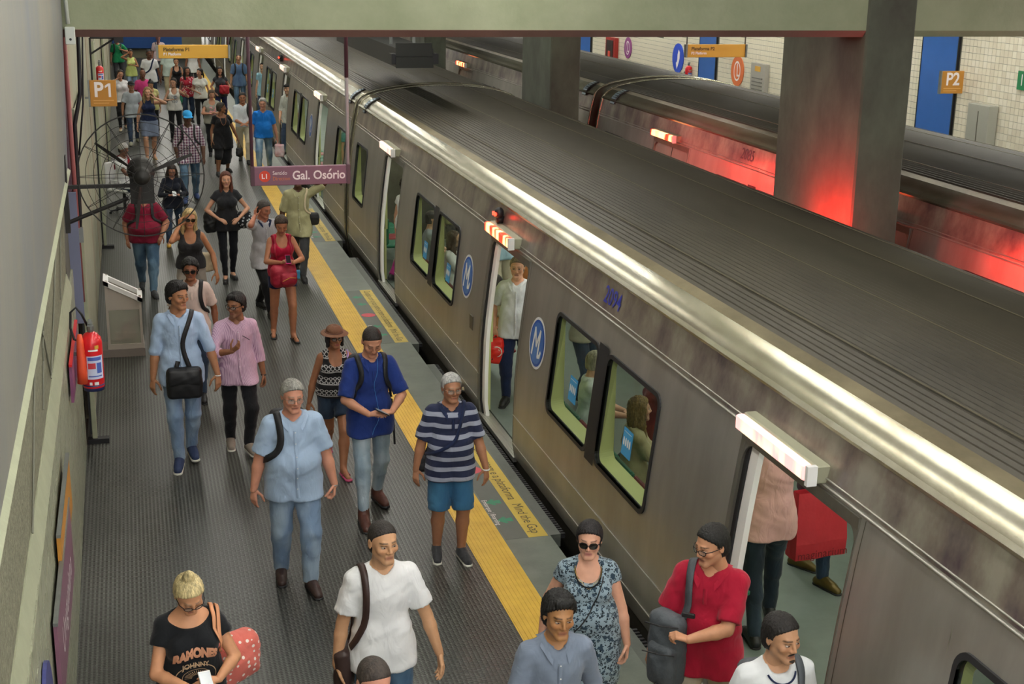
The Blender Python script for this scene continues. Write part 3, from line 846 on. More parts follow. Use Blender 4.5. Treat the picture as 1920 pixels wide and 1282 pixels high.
def p_sign(Y0, p, lab, txt, postx):
    a = on_y(*p[0], Y0); b = on_y(*p[1], Y0); c = on_y(*p[2], Y0); w = b.x-a.x; h = b.z-c.z
    s = empty('platform_letter_sign', ((a.x+b.x)/2, Y0, c.z))
    MB().rbox((0, 0, h/2), (w, .05, h), .005, 1).build('sign_board', m_orange, s)
    MB().box(-w/2-.025, -.04, -.005, -w/2, .04, h+.005).build('side_bracket', m_galv, s)
    MB().box(-w/2-.08 if postx < 0 else w/2, -.02, h*.3, -w/2 if postx < 0 else w/2+.4, .02, h*.36).build('wall_bracket', m_galv, s)
    if txt == 'P1':
        put_text('P', h*.78, m_txtw, s, (-w*.17, -.028, h*.62), (R90, 0, 0), .9, bold=.008)
        q = MB(); q.box(w*.20, -.029, h*.36, w*.29, -.027, h*.88); q.prism([(w*.20, h*.88), (w*.07, h*.79), (w*.07, h*.70), (w*.20, h*.78)], 1, -.029, -.027); q.build('lettering', m_txtw, s)
    else: put_text(txt, h*.78, m_txtw, s, (0.0, -.028, h*.62), (R90, 0, 0), .9, bold=.008)
    MB().box(-w*.38, -.028, h*.22, w*.38, -.025, h*.245).box(-w*.38, -.028, h*.12, w*.2, -.025, h*.14).build('small_print', mat('small_print_tan', 'e2b06a', .5), s)
    tag(s, lab, 'sign')
p_sign(20.0, ((167, 151), (217, 150), (217, 199)), 'orange P1 sign standing out from the left wall', 'P1', -1)
p_sign(24.0, ((1766, 131), (1808, 133), (1806, 175)), 'orange P2 sign in front of the blue panel', 'P2', 1)
# round wall logos on the far wall
def wall_disc(y, z, r, c, lab, kind):
    s = empty('round_wall_sign', (FX-.014, y, z))
    MB().lathe([(r, -.02), (r, 0)], 40, (0, 0, 0), 0).build('disc', mat('disc_'+c, c, .4), s)
    q = MB()
    if kind == 'clock':
        n = 36; P = []
        for rr in (r*.66, r*.54): P.append([(-.024, rr*math.cos(2*math.pi*k/n)*.8, rr*math.sin(2*math.pi*k/n)) for k in range(n)])
        q.add(P[0]+P[1], [(i, (i+1) % n, n+(i+1) % n, n+i) for i in range(n)])
        q.box(-.026, -.03, -.12, -.022, .01, .20).box(-.026, -.14, -.14, -.022, .01, -.09)
    else:
        q.add([(-.024, a, b) for a, b in ((-.05, .25), (-.16, .18), (-.16, .0), (-.05, -.2), (.05, -.33), (.12, -.14), (.06, -.12), (.02, -.05), (.02, .1))], [tuple(range(9))])
    q.build('symbol', m_txtw, s); tag(s, lab, 'sign')
wall_disc(43.1, 2.0, .34, '8c3a7c', 'round purple clock sign on the tiled wall beside the dark doorway', 'clock')
wall_disc(38.75, 2.0, .43, '2a50c8', 'round blue sign with a white ear-like symbol on the tiled wall', 'ear')
wall_disc(34.5, 1.98, .40, 'd9713a', 'round orange clock sign on the tiled wall under the P2 sign', 'clock')
s = empty('fire_cabinet', (FX-.02, 44.5, 1.5))
MB().box(-.14, -.45, -.6, 0, .45, .75).build('case', mat('cabinet_red', '9c2a24', .4), s)
MB().box(-.16, -.32, -.5, -.13, .32, .66).build('door', mat('cabinet_dark', '33241f', .4), s)
MB().box(-.175, -.1, -.4, -.155, .1, .3).build('hose_reel', mat('reel_red', 'd8503c', .4), s)
tag(s, 'dark red fire hose cabinet on the tiled wall left of the purple disc', 'cabinet')
s = empty('louvred_cabinet', (FX-.02, 33.0, 1.35))
MB().box(-.12, -.42, -.3, 0, .42, .95).build('case', mat('cabinet_grey', 'a7a49a', .5), s)
q = MB()
for k in range(9): q.box(-.14, -.3, -.2+k*.095, -.12, .3, -.17+k*.095)
q.build('louvre', mat('louvre_grey', '6f6d66', .5), s, kind='stuff')
MB().box(-.135, -.15, .75, -.12, .15, .88).build('warning_plate', m_gold, s)
tag(s, 'grey louvred cabinet on the tiled wall left of the big column', 'cabinet')
s = empty('grey_box', (FX-.02, 23.05, 1.3))
MB().rbox((-.11, 0, .5), (.2, .70, 1.05), .01, 2).build('case', mat('box_grey', '9f9f93', .5), s)
MB().box(-.215, -.02, .1, -.21, .0, .9).build('door_joint', m_skirt, s)
tag(s, 'plain grey metal box on the tiled wall under the P2 sign', 'electrical box')
s = empty('exit_sign', (FX-.03, 21.9, 2.86))
MB().box(-.02, -.34, -.17, 0, .30, .17).build('sign_board', mat('exit_green', '1f7a4a', .5), s)
put_text('1', .3, m_txtw, s, (-.025, .16, 0), (R90, 0, -R90))
tag(s, 'green sign cut off by the right edge of the frame on the tiles', 'sign')
# ------------------------------------------------------------------ fire extinguishers
def extinguisher(lab, loc, r=.09, h=.52, near=True):
    s = empty('fire_extinguisher', loc)
    MB().lathe([(r*.9, .015), (r, .03), (r, h*.82), (r*.92, h*.9), (r*.6, h*.97), (r*.3, h)], 24).build('cylinder', m_red, s, True)
    MB().lathe([(r*.88, 0), (r*.96, .0), (r*1.01, .055), (r*.9, .06)], 24).build('foot_ring', mat('navy_plastic', '27305f', .4), s, True)
    v = MB(); v.lathe([(r*.28, h), (r*.34, h+.02), (r*.34, h+.05), (r*.2, h+.07)], 12); v.box(-.02, -.07, h+.06, .02, .04, h+.078); v.box(-.015, -.09, h+.088, .015, .03, h+.10)
    v.build('valve', m_galv, s)
    # label wrapped on the front
    def wrap(a0, a1, z0, z1, m, nm, off=.0015):
        q = MB(); n = 10; P = []
        for k in range(n+1):
            a = a0+(a1-a0)*k/n; P.append(((r+off)*math.sin(a), -(r+off)*math.cos(a)))
        q.add([(x, y, z0) for x, y in P]+[(x, y, z1) for x, y in P], [(i, i+1, n+2+i, n+1+i) for i in range(n)])
        return q.build(nm, m, s, True)
    wrap(-.5, 1.1, h*.22, h*.62, mat('label_paleblue', 'c9d3ea', .5), 'label')
    wrap(-.4, .9, h*.54, h*.60, mat('label_blue', '4a62b0', .5), 'label_band', .002); wrap(-.4, .9, h*.26, h*.28, mat('label_blue', '4a62b0', .5), 'label_band', .002)
    wrap(-.4, .3, h*.40, h*.50, mat('label_red', 'c8404a', .5), 'label_mark', .002); wrap(.4, .9, h*.32, h*.50, mat('label_blue', '4a62b0', .5), 'label_mark', .002)
    wrap(-.35, -.1, h*.12, h*.17, m_white, 'stamp', .002); wrap(.1, .5, h*.12, h*.17, m_white, 'stamp', .002)
    wrap(-.3, .6, h*.70, h*.73, m_white, 'stamp', .002); wrap(.3, .7, h*.74, h*.80, m_gold, 'label_mark', .002)
    if near:
        MB().tube([(-.02, 0, h+.05), (-.06, -.02, h+.16), (-.10, -.03, h+.22), (-.145, -.03, h+.18), (-.155, -.03, h+.05), (-.13, -.04, h-.05), (-.095, -.05, h-.06)], .010, 8).build('hose', m_black, s, True)
        MB().lathe([(.045, -.42), (.04, -.3), (.028, -.05), (.018, 0)], 14, (-.085, -.07, h+.0)).build('discharge_horn', mat('horn_orange', 'e0522e', .45), s, True)
    MB().box(-.14, -.01, h*.6, -.06, .02, h*.66).build('wall_hook', m_galv, s)
    return tag(s, lab, 'fire extinguisher')
p = on_y(177, 729, 11.5)
extinguisher('red fire extinguisher with orange horn hanging on the left wall', (p.x, p.y, p.z), .088, .50)
p = on_x(188, 149, -.5)
extinguisher('small distant red fire extinguisher behind the P1 sign on the left wall', (-.5, p.y, p.z-.10), .068, .34, False)
extinguisher('far red fire extinguisher low on the tiled wall below the P2 sign', (FX-.108, 37.7, 1.35), .10, .52, False)
# ------------------------------------------------------------------ industrial wall fan
F0 = Vector((.05, 12.0, 3.11)); Rf = .52
s = empty('wall_fan', F0)
m_fan = mat('fan_black', '1c1a17', .6)
g = MB()
for k in range(1, 9):
    rr = Rf*k/8
    yo = -.10*(1-(k/8)**2)
    g.tube([(rr*math.cos(t*2*math.pi/40), yo-.02, rr*math.sin(t*2*math.pi/40)) for t in range(40)], .0022 if k < 8 else .006, 5, closed=True)
for k in range(12):
    a = 2*math.pi*k/12
    g.tube([(rr*math.cos(a), -.12+.10*(rr/Rf)**2, rr*math.sin(a)) for rr in (Rf*.12, Rf*.4, Rf*.7, Rf)], .0025, 5)
    g.tube([(rr*math.cos(a), .14-.12*(rr/Rf)**2, rr*math.sin(a)) for rr in (Rf*.12, Rf*.4, Rf*.7, Rf)], .0025, 5)
g.build('guard', m_fan, s, kind='stuff')
for k in range(3):
    a = math.radians(142+120*k); q = MB(); v = []; n = 7
    for i in range(n):
        t = i/(n-1); rr = .10+.36*t; wd = .008+.008*math.sin(t*3); tw = .5-.3*t
        for sg in (-1, 1):
            da = sg*wd; v.append((rr*math.cos(a)-da*math.sin(a), sg*.03*tw, rr*math.sin(a)+da*math.cos(a)))
    q.add(v+[(x, y+.006, z) for x, y, z in v], [(2*i, 2*i+1, 2*i+3, 2*i+2) for i in range(n-1)]+[(2*n+2*i+1, 2*n+2*i, 2*n+2*i+2, 2*n+2*i+3) for i in range(n-1)])
    q.build('blade', m_fan, s)
MB().lathe([(0, -.12), (.06, -.11), (.075, -.05), (.075, .12), (.11, .14), (.12, .30), (.09, .34), (0, .34)], 24, axis=1).build('motor', m_fan, s, True)
MB().box(-.10, .1, -.26, .10, .24, -.02).build('motor_housing', m_fan, s)
wx = wall_x(12)-F0.x+.05
MB().box(wx, .15, -.125, .05, .19, -.095).build('bracket_arm', m_fan, s)
MB().tube([(wx, .17, -.42), (wx+.15, .17, -.36), (-.12, .17, -.22)], .018, 8).build('bracket_brace', m_fan, s)
MB().box(wx-.02, .12, -.5, wx+.02, .22, .16).build('wall_plate', m_fan, s)
tag(s, 'dark industrial wall fan with round wire guard above the seated worker', 'fan')
# black triangular bracket high on the left wall
s = empty('wall_bracket', (-.55, 19, 3.0))
a, b, c = on_y(168, 71, 19), on_y(216, 71, 19), on_y(170, 101, 19)
s.location = a
MB().tube([(0, 0, 0), b-a], .014, 6).tube([(0, 0, 0), c-a], .014, 6).tube([c-a, b-a], .014, 6).build('frame_bars', m_black, s)
MB().box(b.x-a.x-.02, -.03, -.06, b.x-a.x+.10, .05, .02).build('bracket_head', m_black, s)
tag(s, 'black triangular steel bracket on the left wall under the beam', 'bracket')
# maroon stanchion and cable bundle just behind the beam
s = empty('wall_stanchion', (-.57, 13.75, 0))
MB().tube([(0, 0, 1.6), (0, 0, 4.3)], .022, 8).build('post', mat('faded_red_paint', '8a4a48', .6), s, True)
MB().box(-.16, -.05, 2.7, -.03, .4, 4.3).build('shadow_box', m_maroon, s)
MB().box(-.02, -.04, 2.2, .05, .04, 2.34).build('junction_box', m_galv, s)
MB().box(-.09, -.08, 1.4, .01, -.04, 2.7).build('channel', mat('bluegrey_channel', '70748c', .5), s)
MB().tube([(.12, .3, 4.2), (.10, .3, 3.6), (.03, .3, 3.3), (.02, .3, 2.4), (.0, .3, 2.2)], .022, 6).tube([(.16, .3, 4.2), (.12, .3, 3.5), (.05, .3, 3.0)], .01, 6).build('cables', m_black, s, True)
tag(s, 'faded red and maroon stanchion with black cables behind the beam at left', 'post')
# pilaster display frames with feet
for y0, lab in ((14.1, 'pale framed display panel with a dark foot beyond the fire extinguisher'), (23.95, 'farther pale framed display panel with a foot near the seated worker'), (33.6, 'farthest pale framed display panel along the left wall')):
    s = empty('display_frame', (-.56, y0, 0))
    MB().box(-.03, 0, .12, .0, 3.4, 3.3).build('panel', m_clad, s)
    MB().rbox((.0, 0, 1.75), (.05, .06, 3.4), .006).build('frame_post', m_pale, s)
    MB().box(-.045, -.03, .1, -.025, .0, 3.4).build('trim_dark', m_black, s)
    MB().box(-.07, -.05, 0, .14, .05, .05).build('foot', m_rubber, s)
    tag(s, lab, 'display frame')
# flat signs mounted along the near left wall
for nm, pts, m, lab in (('orange_wall_sign', (7.9, 9.3, 1.25, 1.62), m_orange, 'thin orange board seen edge-on on the left wall'),
                    ('maroon_wall_sign', (7.1, 8.9, .95, 1.45), m_signmar, 'long maroon line sign seen edge-on on the left wall'),
                    ('maroon_notice', (11.0, 12.4, 1.45, 1.75), mat('notice_plum', '7a4468', .5), 'plum and red notice edge-on behind the fire extinguisher')):
    y0, y1, z0, z1 = pts; X0 = wall_x((y0+y1)/2)
    s = empty(nm, (X0+.03, y0, z0))
    MB().box(0, 0, 0, .022, y1-y0, z1-z0).build('board', m, s)
    MB().box(-.0, -.01, z1-z0, .026, y1-y0+.01, z1-z0+.02).build('top_edge', m_galv if 'notice' not in nm else m_red, s)
    if nm == 'maroon_wall_sign':
        put_text('Uruguaiana', .26, m_txtw, s, (.024, (y1-y0)/2, .22), (R90, 0, R90))
    tag(s, lab, 'sign')
s = empty('oval_wall_sign', (wall_x(6.3)+.012, 6.35, 1.2))
n = 30
q = MB(); q.prism([(.30*math.cos(2*math.pi*k/n), .42*math.sin(2*math.pi*k/n)) for k in range(n)], 0, 0, .02); q.build('disc', mat('disc_navy', '40447c', .4), s)
q = MB(); q.prism([(.10*math.cos(2*math.pi*k/n), -.1+.2*math.sin(2*math.pi*k/n)) for k in range(n)], 0, .02, .024); q.build('symbol', m_txtw, s)
tag(s, 'dark blue oval sign at the bottom left edge of the wall', 'sign')
# ------------------------------------------------------------------ clear litter bin
s = empty('litter_bin', (-.235, 17.45, 0))
m_acr = glass('clear_acrylic', 'c8c4b4', .38, .12); m_bf = mat('bin_frame_grey', 'b3aba0', .5)
wd, dp = .40, .36
f = MB()
for sx in (-1, 1):
    for sy in (-1, 1): f.box(sx*wd/2-.015, sy*dp/2-.015, .14, sx*wd/2+.015, sy*dp/2+.015, .78 if sx > 0 else .98)
f.box(-wd/2-.02, -dp/2-.02, .10, wd/2+.02, dp/2+.02, .16)
f.build('frame', m_bf, s)
MB().prism([(-wd/2, .16), (wd/2, .16), (wd/2, .64), (-wd/2, .74)], 1, -dp/2+.004, dp/2-.004).build('clear_box', m_acr, s)
for yb in (-dp/2-.004, dp/2+.002): MB().prism([(-wd/2, .60), (wd/2, .60), (wd/2, .74), (-wd/2, .92)], 1, yb, yb+.004).build('upper_band', m_bf, s)
q = MB()
for a, b in (((-wd/2-.03, .99), (-wd/2+.03, .965)), ((wd/2-.03, .77), (wd/2+.03, .745))): q.prism([a, b, (b[0], b[1]-.06), (a[0], a[1]-.06)], 1, -dp/2-.03, dp/2+.03)
for y0 in (-dp/2-.03, dp/2-.03): q.prism([(-wd/2-.03, .99), (wd/2+.03, .745), (wd/2+.03, .685), (-wd/2-.03, .93)], 1, y0, y0+.06)
q.build('lid_rim', m_white, s)
MB().box(-wd/2-.12, -dp/2-.04, 0, wd/2+.03, dp/2+.0, .10).build('base_plate', mat('bin_base_taupe', '857c74', .6), s)
tag(s, 'clear-sided litter bin with sloping white rim by the left wall', 'litter bin')
rng = random.Random(9)
q = MB()
for i in range(16):
    x, y, z = rng.uniform(-.13, .13), rng.uniform(-.12, .12), rng.uniform(.2, .3)
    q.rbox((x, y, z), (rng.uniform(.05, .12), rng.uniform(.04, .09), rng.uniform(.03, .07)), .01)
o = q.build('litter', mat('litter_mixed', 'cfc5b4', .8, ns=14, c2='8a7f76', c3='b79a98')); o.location = (-.235, 17.45, 0)
tag(o, 'crumpled paper and wrappers lying inside the clear litter bin', 'litter', kind='stuff')
q = MB().rbox((0, 0, 0), (.28, .05, .05), .01); o = q.build('crushed_carton', mat('carton_plum', '9a7c8a', .6)); o.location = (-.17, 17.36, .40); o.rotation_euler = (0, -.6, .3)
tag(o, 'long plum-coloured carton leaning on the rubbish in the bin', 'carton')
# ------------------------------------------------------------------ warning stickers on the edge slab
m_grn = mat('arrow_green', '2c8a66', .5); m_rdd = mat('mark_red', 'c84a58', .5); m_lett = mat('sticker_black', '3a3420', .5); m_mat = mat('sticker_grey', '5d625c', .45, noise=.1, ns=5)
for y0, y1, lab in ((10.75, 14.15, 'yellow Mind the Gap sticker with green arrows beside the striped-polo man'), (17.15, 20.1, 'faded yellow Mind the Gap sticker near the third door'), (23.8, 27.0, 'far yellow Mind the Gap sticker by the khaki-shirted man'), (4.3, 7.6, 'Mind the Gap sticker in front of the nearest door')):
    s = empty('warning_sticker', (3.27, y0, 0.0)); L = y1-y0
    MB().box(-.30, 0, .0, .11, L, .0012).build('grey_backing', m_mat, s)
    MB().box(-.09, 0, .0012, .09, L, .002).build('yellow_bar', m_yel2 if y0 > 15 else mat('yellow_bar', 'c9ad48', .5, noise=.1), s)
    t = put_text('Cuidado com o vao entre o trem e a plataforma   Mind the Gap', .135, m_lett, s, (0, L/2, .003), (0, 0, -R90), 1.0)
    w0 = max(v.co.x for v in t.data.vertices)-min(v.co.x for v in t.data.vertices); t.scale = ((L-.15)/w0, 1, 1)
    for k, yy in enumerate((.42, .85, L-.85, L-.42)):
        a = MB(); sg = 1
        P = [(-.12, 0), (-.05, .06), (-.07, .08), (-.0, .09), (-.01, .02), (-.03, .035), (-.05, .02), (.0, -.01), (.0, -.035), (-.06, -.03), (-.10, -.05)]
        P = [(-.27, .0), (-.20, .075), (-.175, .055), (-.195, .03), (-.125, .045), (-.125, -.045), (-.195, -.03), (-.175, -.055), (-.20, -.075)]
        a.add([(x+.0, yy+y, .0022) for x, y in P], [tuple(range(9))]); a.build('green_arrow', m_grn, s)
    MB().lathe([(.10, 0), (.10, .001)], 24, (-.2, L/2, .0012)).build('red_mark', m_rdd, s)
    put_text('Embarque | Boarding', .07, m_txtw, s, (-.275, .62, .0022), (0, 0, -R90))
    tag(s, lab, 'floor sticker')
# ------------------------------------------------------------------ people: distance-field bodies meshed with surface nets
f32 = np.float32
def A(*v): return np.array(v, float)
def nrm(v): return v/(np.linalg.norm(v)+1e-9)
def cap(a, b, ra, rb=None, n=None, s=1.0):
    return ('c', np.array(a, float), np.array(b, float), ra, ra if rb is None else rb, n, s)
def ell(c, r, R=None): return ('e', np.array(c, float), np.array(r, float), R)
def rbx(c, b, r, R=None): return ('b', np.array(c, float), np.array(b, float), R, r)
def ev(p, X, Y, Z):
    if p[0] == 'b':
        _, c, b, R, r = p; x, y, z = X-f32(c[0]), Y-f32(c[1]), Z-f32(c[2])
        if R is not None: x, y, z = (x*f32(R[0][i])+y*f32(R[1][i])+z*f32(R[2][i]) for i in range(3))
        q = [np.abs(v)-f32(w-r) for v, w in zip((x, y, z), b)]
        o = np.sqrt(sum(np.maximum(v, 0)**2 for v in q)); return o+np.minimum(np.maximum(np.maximum(q[0], q[1]), q[2]), 0)-f32(r)
    if p[0] == 'c':
        _, a, b, ra, rb, n, s = p
        x, y, z = X-f32(a[0]), Y-f32(a[1]), Z-f32(a[2]); ba = b-a
        d2 = x*x+y*y+z*z; L = float(ba@ba); c = s*s-1
        if n is not None and c:
            pn = x*f32(n[0])+y*f32(n[1])+z*f32(n[2]); bn = float(ba@n); d2 = d2+f32(c)*pn*pn; L += c*bn*bn
        if L > 1e-9:
            dt = x*f32(ba[0])+y*f32(ba[1])+z*f32(ba[2])
            if n is not None and c: dt = dt+f32(c*bn)*pn
            t = np.clip(dt*f32(1/L), 0, 1); d2 = d2-2*t*dt+t*t*f32(L)
            return np.sqrt(np.maximum(d2, 0))-(f32(ra)+f32(rb-ra)*t)
        return np.sqrt(d2)-f32(ra)
    _, c, r, R = p
    x, y, z = X-f32(c[0]), Y-f32(c[1]), Z-f32(c[2])
    if R is not None:
        x, y, z = (x*f32(R[0][i])+y*f32(R[1][i])+z*f32(R[2][i]) for i in range(3))
    qx, qy, qz = x*f32(1/r[0]), y*f32(1/r[1]), z*f32(1/r[2])
    k = np.sqrt(qx*qx+qy*qy+qz*qz); g = np.sqrt((qx*f32(1/r[0]))**2+(qy*f32(1/r[1]))**2+(qz*f32(1/r[2]))**2)
    return k*(k-1)/(g+f32(1e-4))
def bounds(p):
    if p[0] == 'c':
        r = max(p[3], p[4]); return np.minimum(p[1], p[2])-r, np.maximum(p[1], p[2])+r
    r = np.linalg.norm(p[2]) if p[0] == 'b' else (p[2].max() if p[3] is not None else p[2])
    return p[1]-r, p[1]+r
def smin(a, b, k):
    if k <= 0: return np.minimum(a, b)
    h = np.maximum(f32(k)-np.abs(a-b), 0)*f32(1/k); return np.minimum(a, b)-h*h*f32(k*.25)
def smax(a, b, k): return -smin(-a, -b, k)
class Shape:
    """list of (op, payload, k): u union, s subtract, i intersect with half-space (n, c): n.p - c <= 0, g group"""
    def __init__(s): s.ops = []
    def u(s, p, k=.03): s.ops.append(('u', p, k)); return s
    def sub(s, p, k=.01): s.ops.append(('s', p, k)); return s
    def cut(s, n, c, k=.004): s.ops.append(('i', (np.array(n, float), float(c)), k)); return s
    def keep(s, planes): s.ops.append(('j', planes, 0)); return s
    def grp(s, p, cuts, k=.02): s.ops.append(('g', (p, cuts), k)); return s
    def at(s, P):
        P = np.asarray(P, f32); X, Y, Z = P[:, 0], P[:, 1], P[:, 2]; d = np.full(len(P), 1., f32)
        for op, q, k in s.ops: d = s.app(op, q, k, d, X, Y, Z)
        return d
    def app(s, op, q, k, d, X, Y, Z):
        if op == 'u': return smin(d, ev(q, X, Y, Z), k)
        if op == 's': return smax(d, -ev(q, X, Y, Z), k)
        if op == 'i': n, c = q; return smax(d, X*f32(n[0])+Y*f32(n[1])+Z*f32(n[2])-f32(c), k)
        if op == 'j':
            m = None
            for n, c in q:
                e = X*f32(n[0])+Y*f32(n[1])+Z*f32(n[2])-f32(c); m = e if m is None else smin(m, e, .012)
            return smax(d, m, .008)
        p, cuts = q; e = ev(p, X, Y, Z)
        for n, c in cuts: e = np.maximum(e, X*f32(n[0])+Y*f32(n[1])+Z*f32(n[2])-f32(c))
        return smin(d, e, k)
    def mesh(s, h):
        lo = A(9, 9, 9); hi = -lo
        for op, q, k in s.ops:
            if op in 'ug':
                a, b = bounds(q if op == 'u' else q[0]); lo = np.minimum(lo, a); hi = np.maximum(hi, b)
        lo = lo-2.5*h; n = np.ceil((hi+2.5*h-lo)/h).astype(int)+1
        ax = [(lo[i]+h*np.arange(n[i])).astype(f32) for i in range(3)]
        D = np.full(n, .12, f32)
        for op, q, k in s.ops:
            if op in 'ugs':
                a, b = bounds(q if op != 'g' else q[0]); m = k+2*h
                sl = [slice(max(int((a[i]-m-lo[i])/h), 0), min(int((b[i]+m-lo[i])/h)+2, n[i])) for i in range(3)]
                sl = tuple(sl); X, Y, Z = ax[0][sl[0], None, None], ax[1][None, sl[1], None], ax[2][None, None, sl[2]]
                D[sl] = s.app(op, q, k, D[sl], X, Y, Z)
            else: D = s.app(op, q, k, D, ax[0][:, None, None], ax[1][None, :, None], ax[2][None, None, :]).astype(f32)
        return nets(D, lo, h)
def nets(D, lo, h):
    S = D < 0; s8 = S.astype(np.int8)
    c = s8[:-1]+s8[1:]; c = c[:, :-1]+c[:, 1:]; c = c[:, :, :-1]+c[:, :, 1:]
    act = (c > 0) & (c < 8); I, J, K = np.nonzero(act); N = len(I)
    idx = np.full(act.shape, -1, np.int32); idx[I, J, K] = np.arange(N)
    acc = np.zeros((N, 3)); cnt = np.zeros(N)
    cv = {o: D[I+o[0], J+o[1], K+o[2]] for o in [(a, b, e) for a in (0, 1) for b in (0, 1) for e in (0, 1)]}
    for o in cv:
        for axn in range(3):
            if o[axn] == 0:
                o1 = list(o); o1[axn] = 1; o1 = tuple(o1); d0, d1 = cv[o], cv[o1]; m = (d0 < 0) != (d1 < 0)
                t = np.where(m, d0/(d0-d1+1e-12*(~m)), 0)
                P = np.tile(np.array(o, float), (N, 1)); P[:, axn] = t; acc += P*m[:, None]; cnt += m
    V = lo+h*(np.stack([I, J, K], 1)+acc/np.maximum(cnt, 1)[:, None])
    Q = []
    for axn in range(3):
        a = [slice(None)]*3; b = [slice(None)]*3; a[axn] = slice(0, -1); b[axn] = slice(1, None)
        e = S[tuple(a)] != S[tuple(b)]; s0 = S[tuple(a)]
        o1, o2 = [(1, 2), (2, 0), (0, 1)][axn]
        i, j, k = np.nonzero(e); P = np.stack([i, j, k], 1)
        ok = (P[:, o1] > 0) & (P[:, o2] > 0) & (P[:, o1] < D.shape[o1]-1) & (P[:, o2] < D.shape[o2]-1); P = P[ok]
        def ci(d1, d2):
            q = P.copy(); q[:, o1] -= d1; q[:, o2] -= d2; return idx[q[:, 0], q[:, 1], q[:, 2]]
        q = np.stack([ci(1, 1), ci(0, 1), ci(0, 0), ci(1, 0)], 1); fl = ~s0[P[:, 0], P[:, 1], P[:, 2]]
        q[fl] = q[fl][:, ::-1]; Q.append(q)
    Q = np.concatenate(Q); Q = Q[(Q >= 0).all(1)]
    return V, Q
def normals(V, Q):
    n = np.cross(V[Q[:, 2]]-V[Q[:, 0]], V[Q[:, 3]]-V[Q[:, 1]]); N = np.zeros_like(V)
    for i in range(4): np.add.at(N, Q[:, i], n)
    return N/(np.linalg.norm(N, axis=1)[:, None]+1e-9)
def vcol(me, C):
    at = me.color_attributes.new('Col', 'FLOAT_COLOR', 'POINT')
    at.data.foreach_set('color', np.concatenate([C, np.ones((len(C), 1))], 1).astype(f32).ravel())
def skin_mat():
    m, N, L, b = nodes('skin')
    a = N.new('ShaderNodeAttribute'); a.attribute_name = 'Col'
    tc = N.new('ShaderNodeTexCoord'); n = N.new('ShaderNodeTexNoise'); n.inputs['Scale'].default_value = 22
    L.new(tc.outputs['Object'], n.inputs[0])
    mr = N.new('ShaderNodeMapRange'); mr.inputs[3].default_value = .86; mr.inputs[4].default_value = 1.12; L.new(n.outputs['Fac'], mr.inputs[0])
    mx = N.new('ShaderNodeMix'); mx.data_type = 'RGBA'; mx.blend_type = 'MULTIPLY'; mx.inputs[0].default_value = 1
    L.new(a.outputs['Color'], mx.inputs[6]); L.new(mr.outputs[0], mx.inputs[7]); L.new(mx.outputs[2], b.inputs['Base Color'])
    b.inputs['Roughness'].default_value = .48; b.inputs['Specular IOR Level'].default_value = .35
    return m
m_skin = skin_mat()
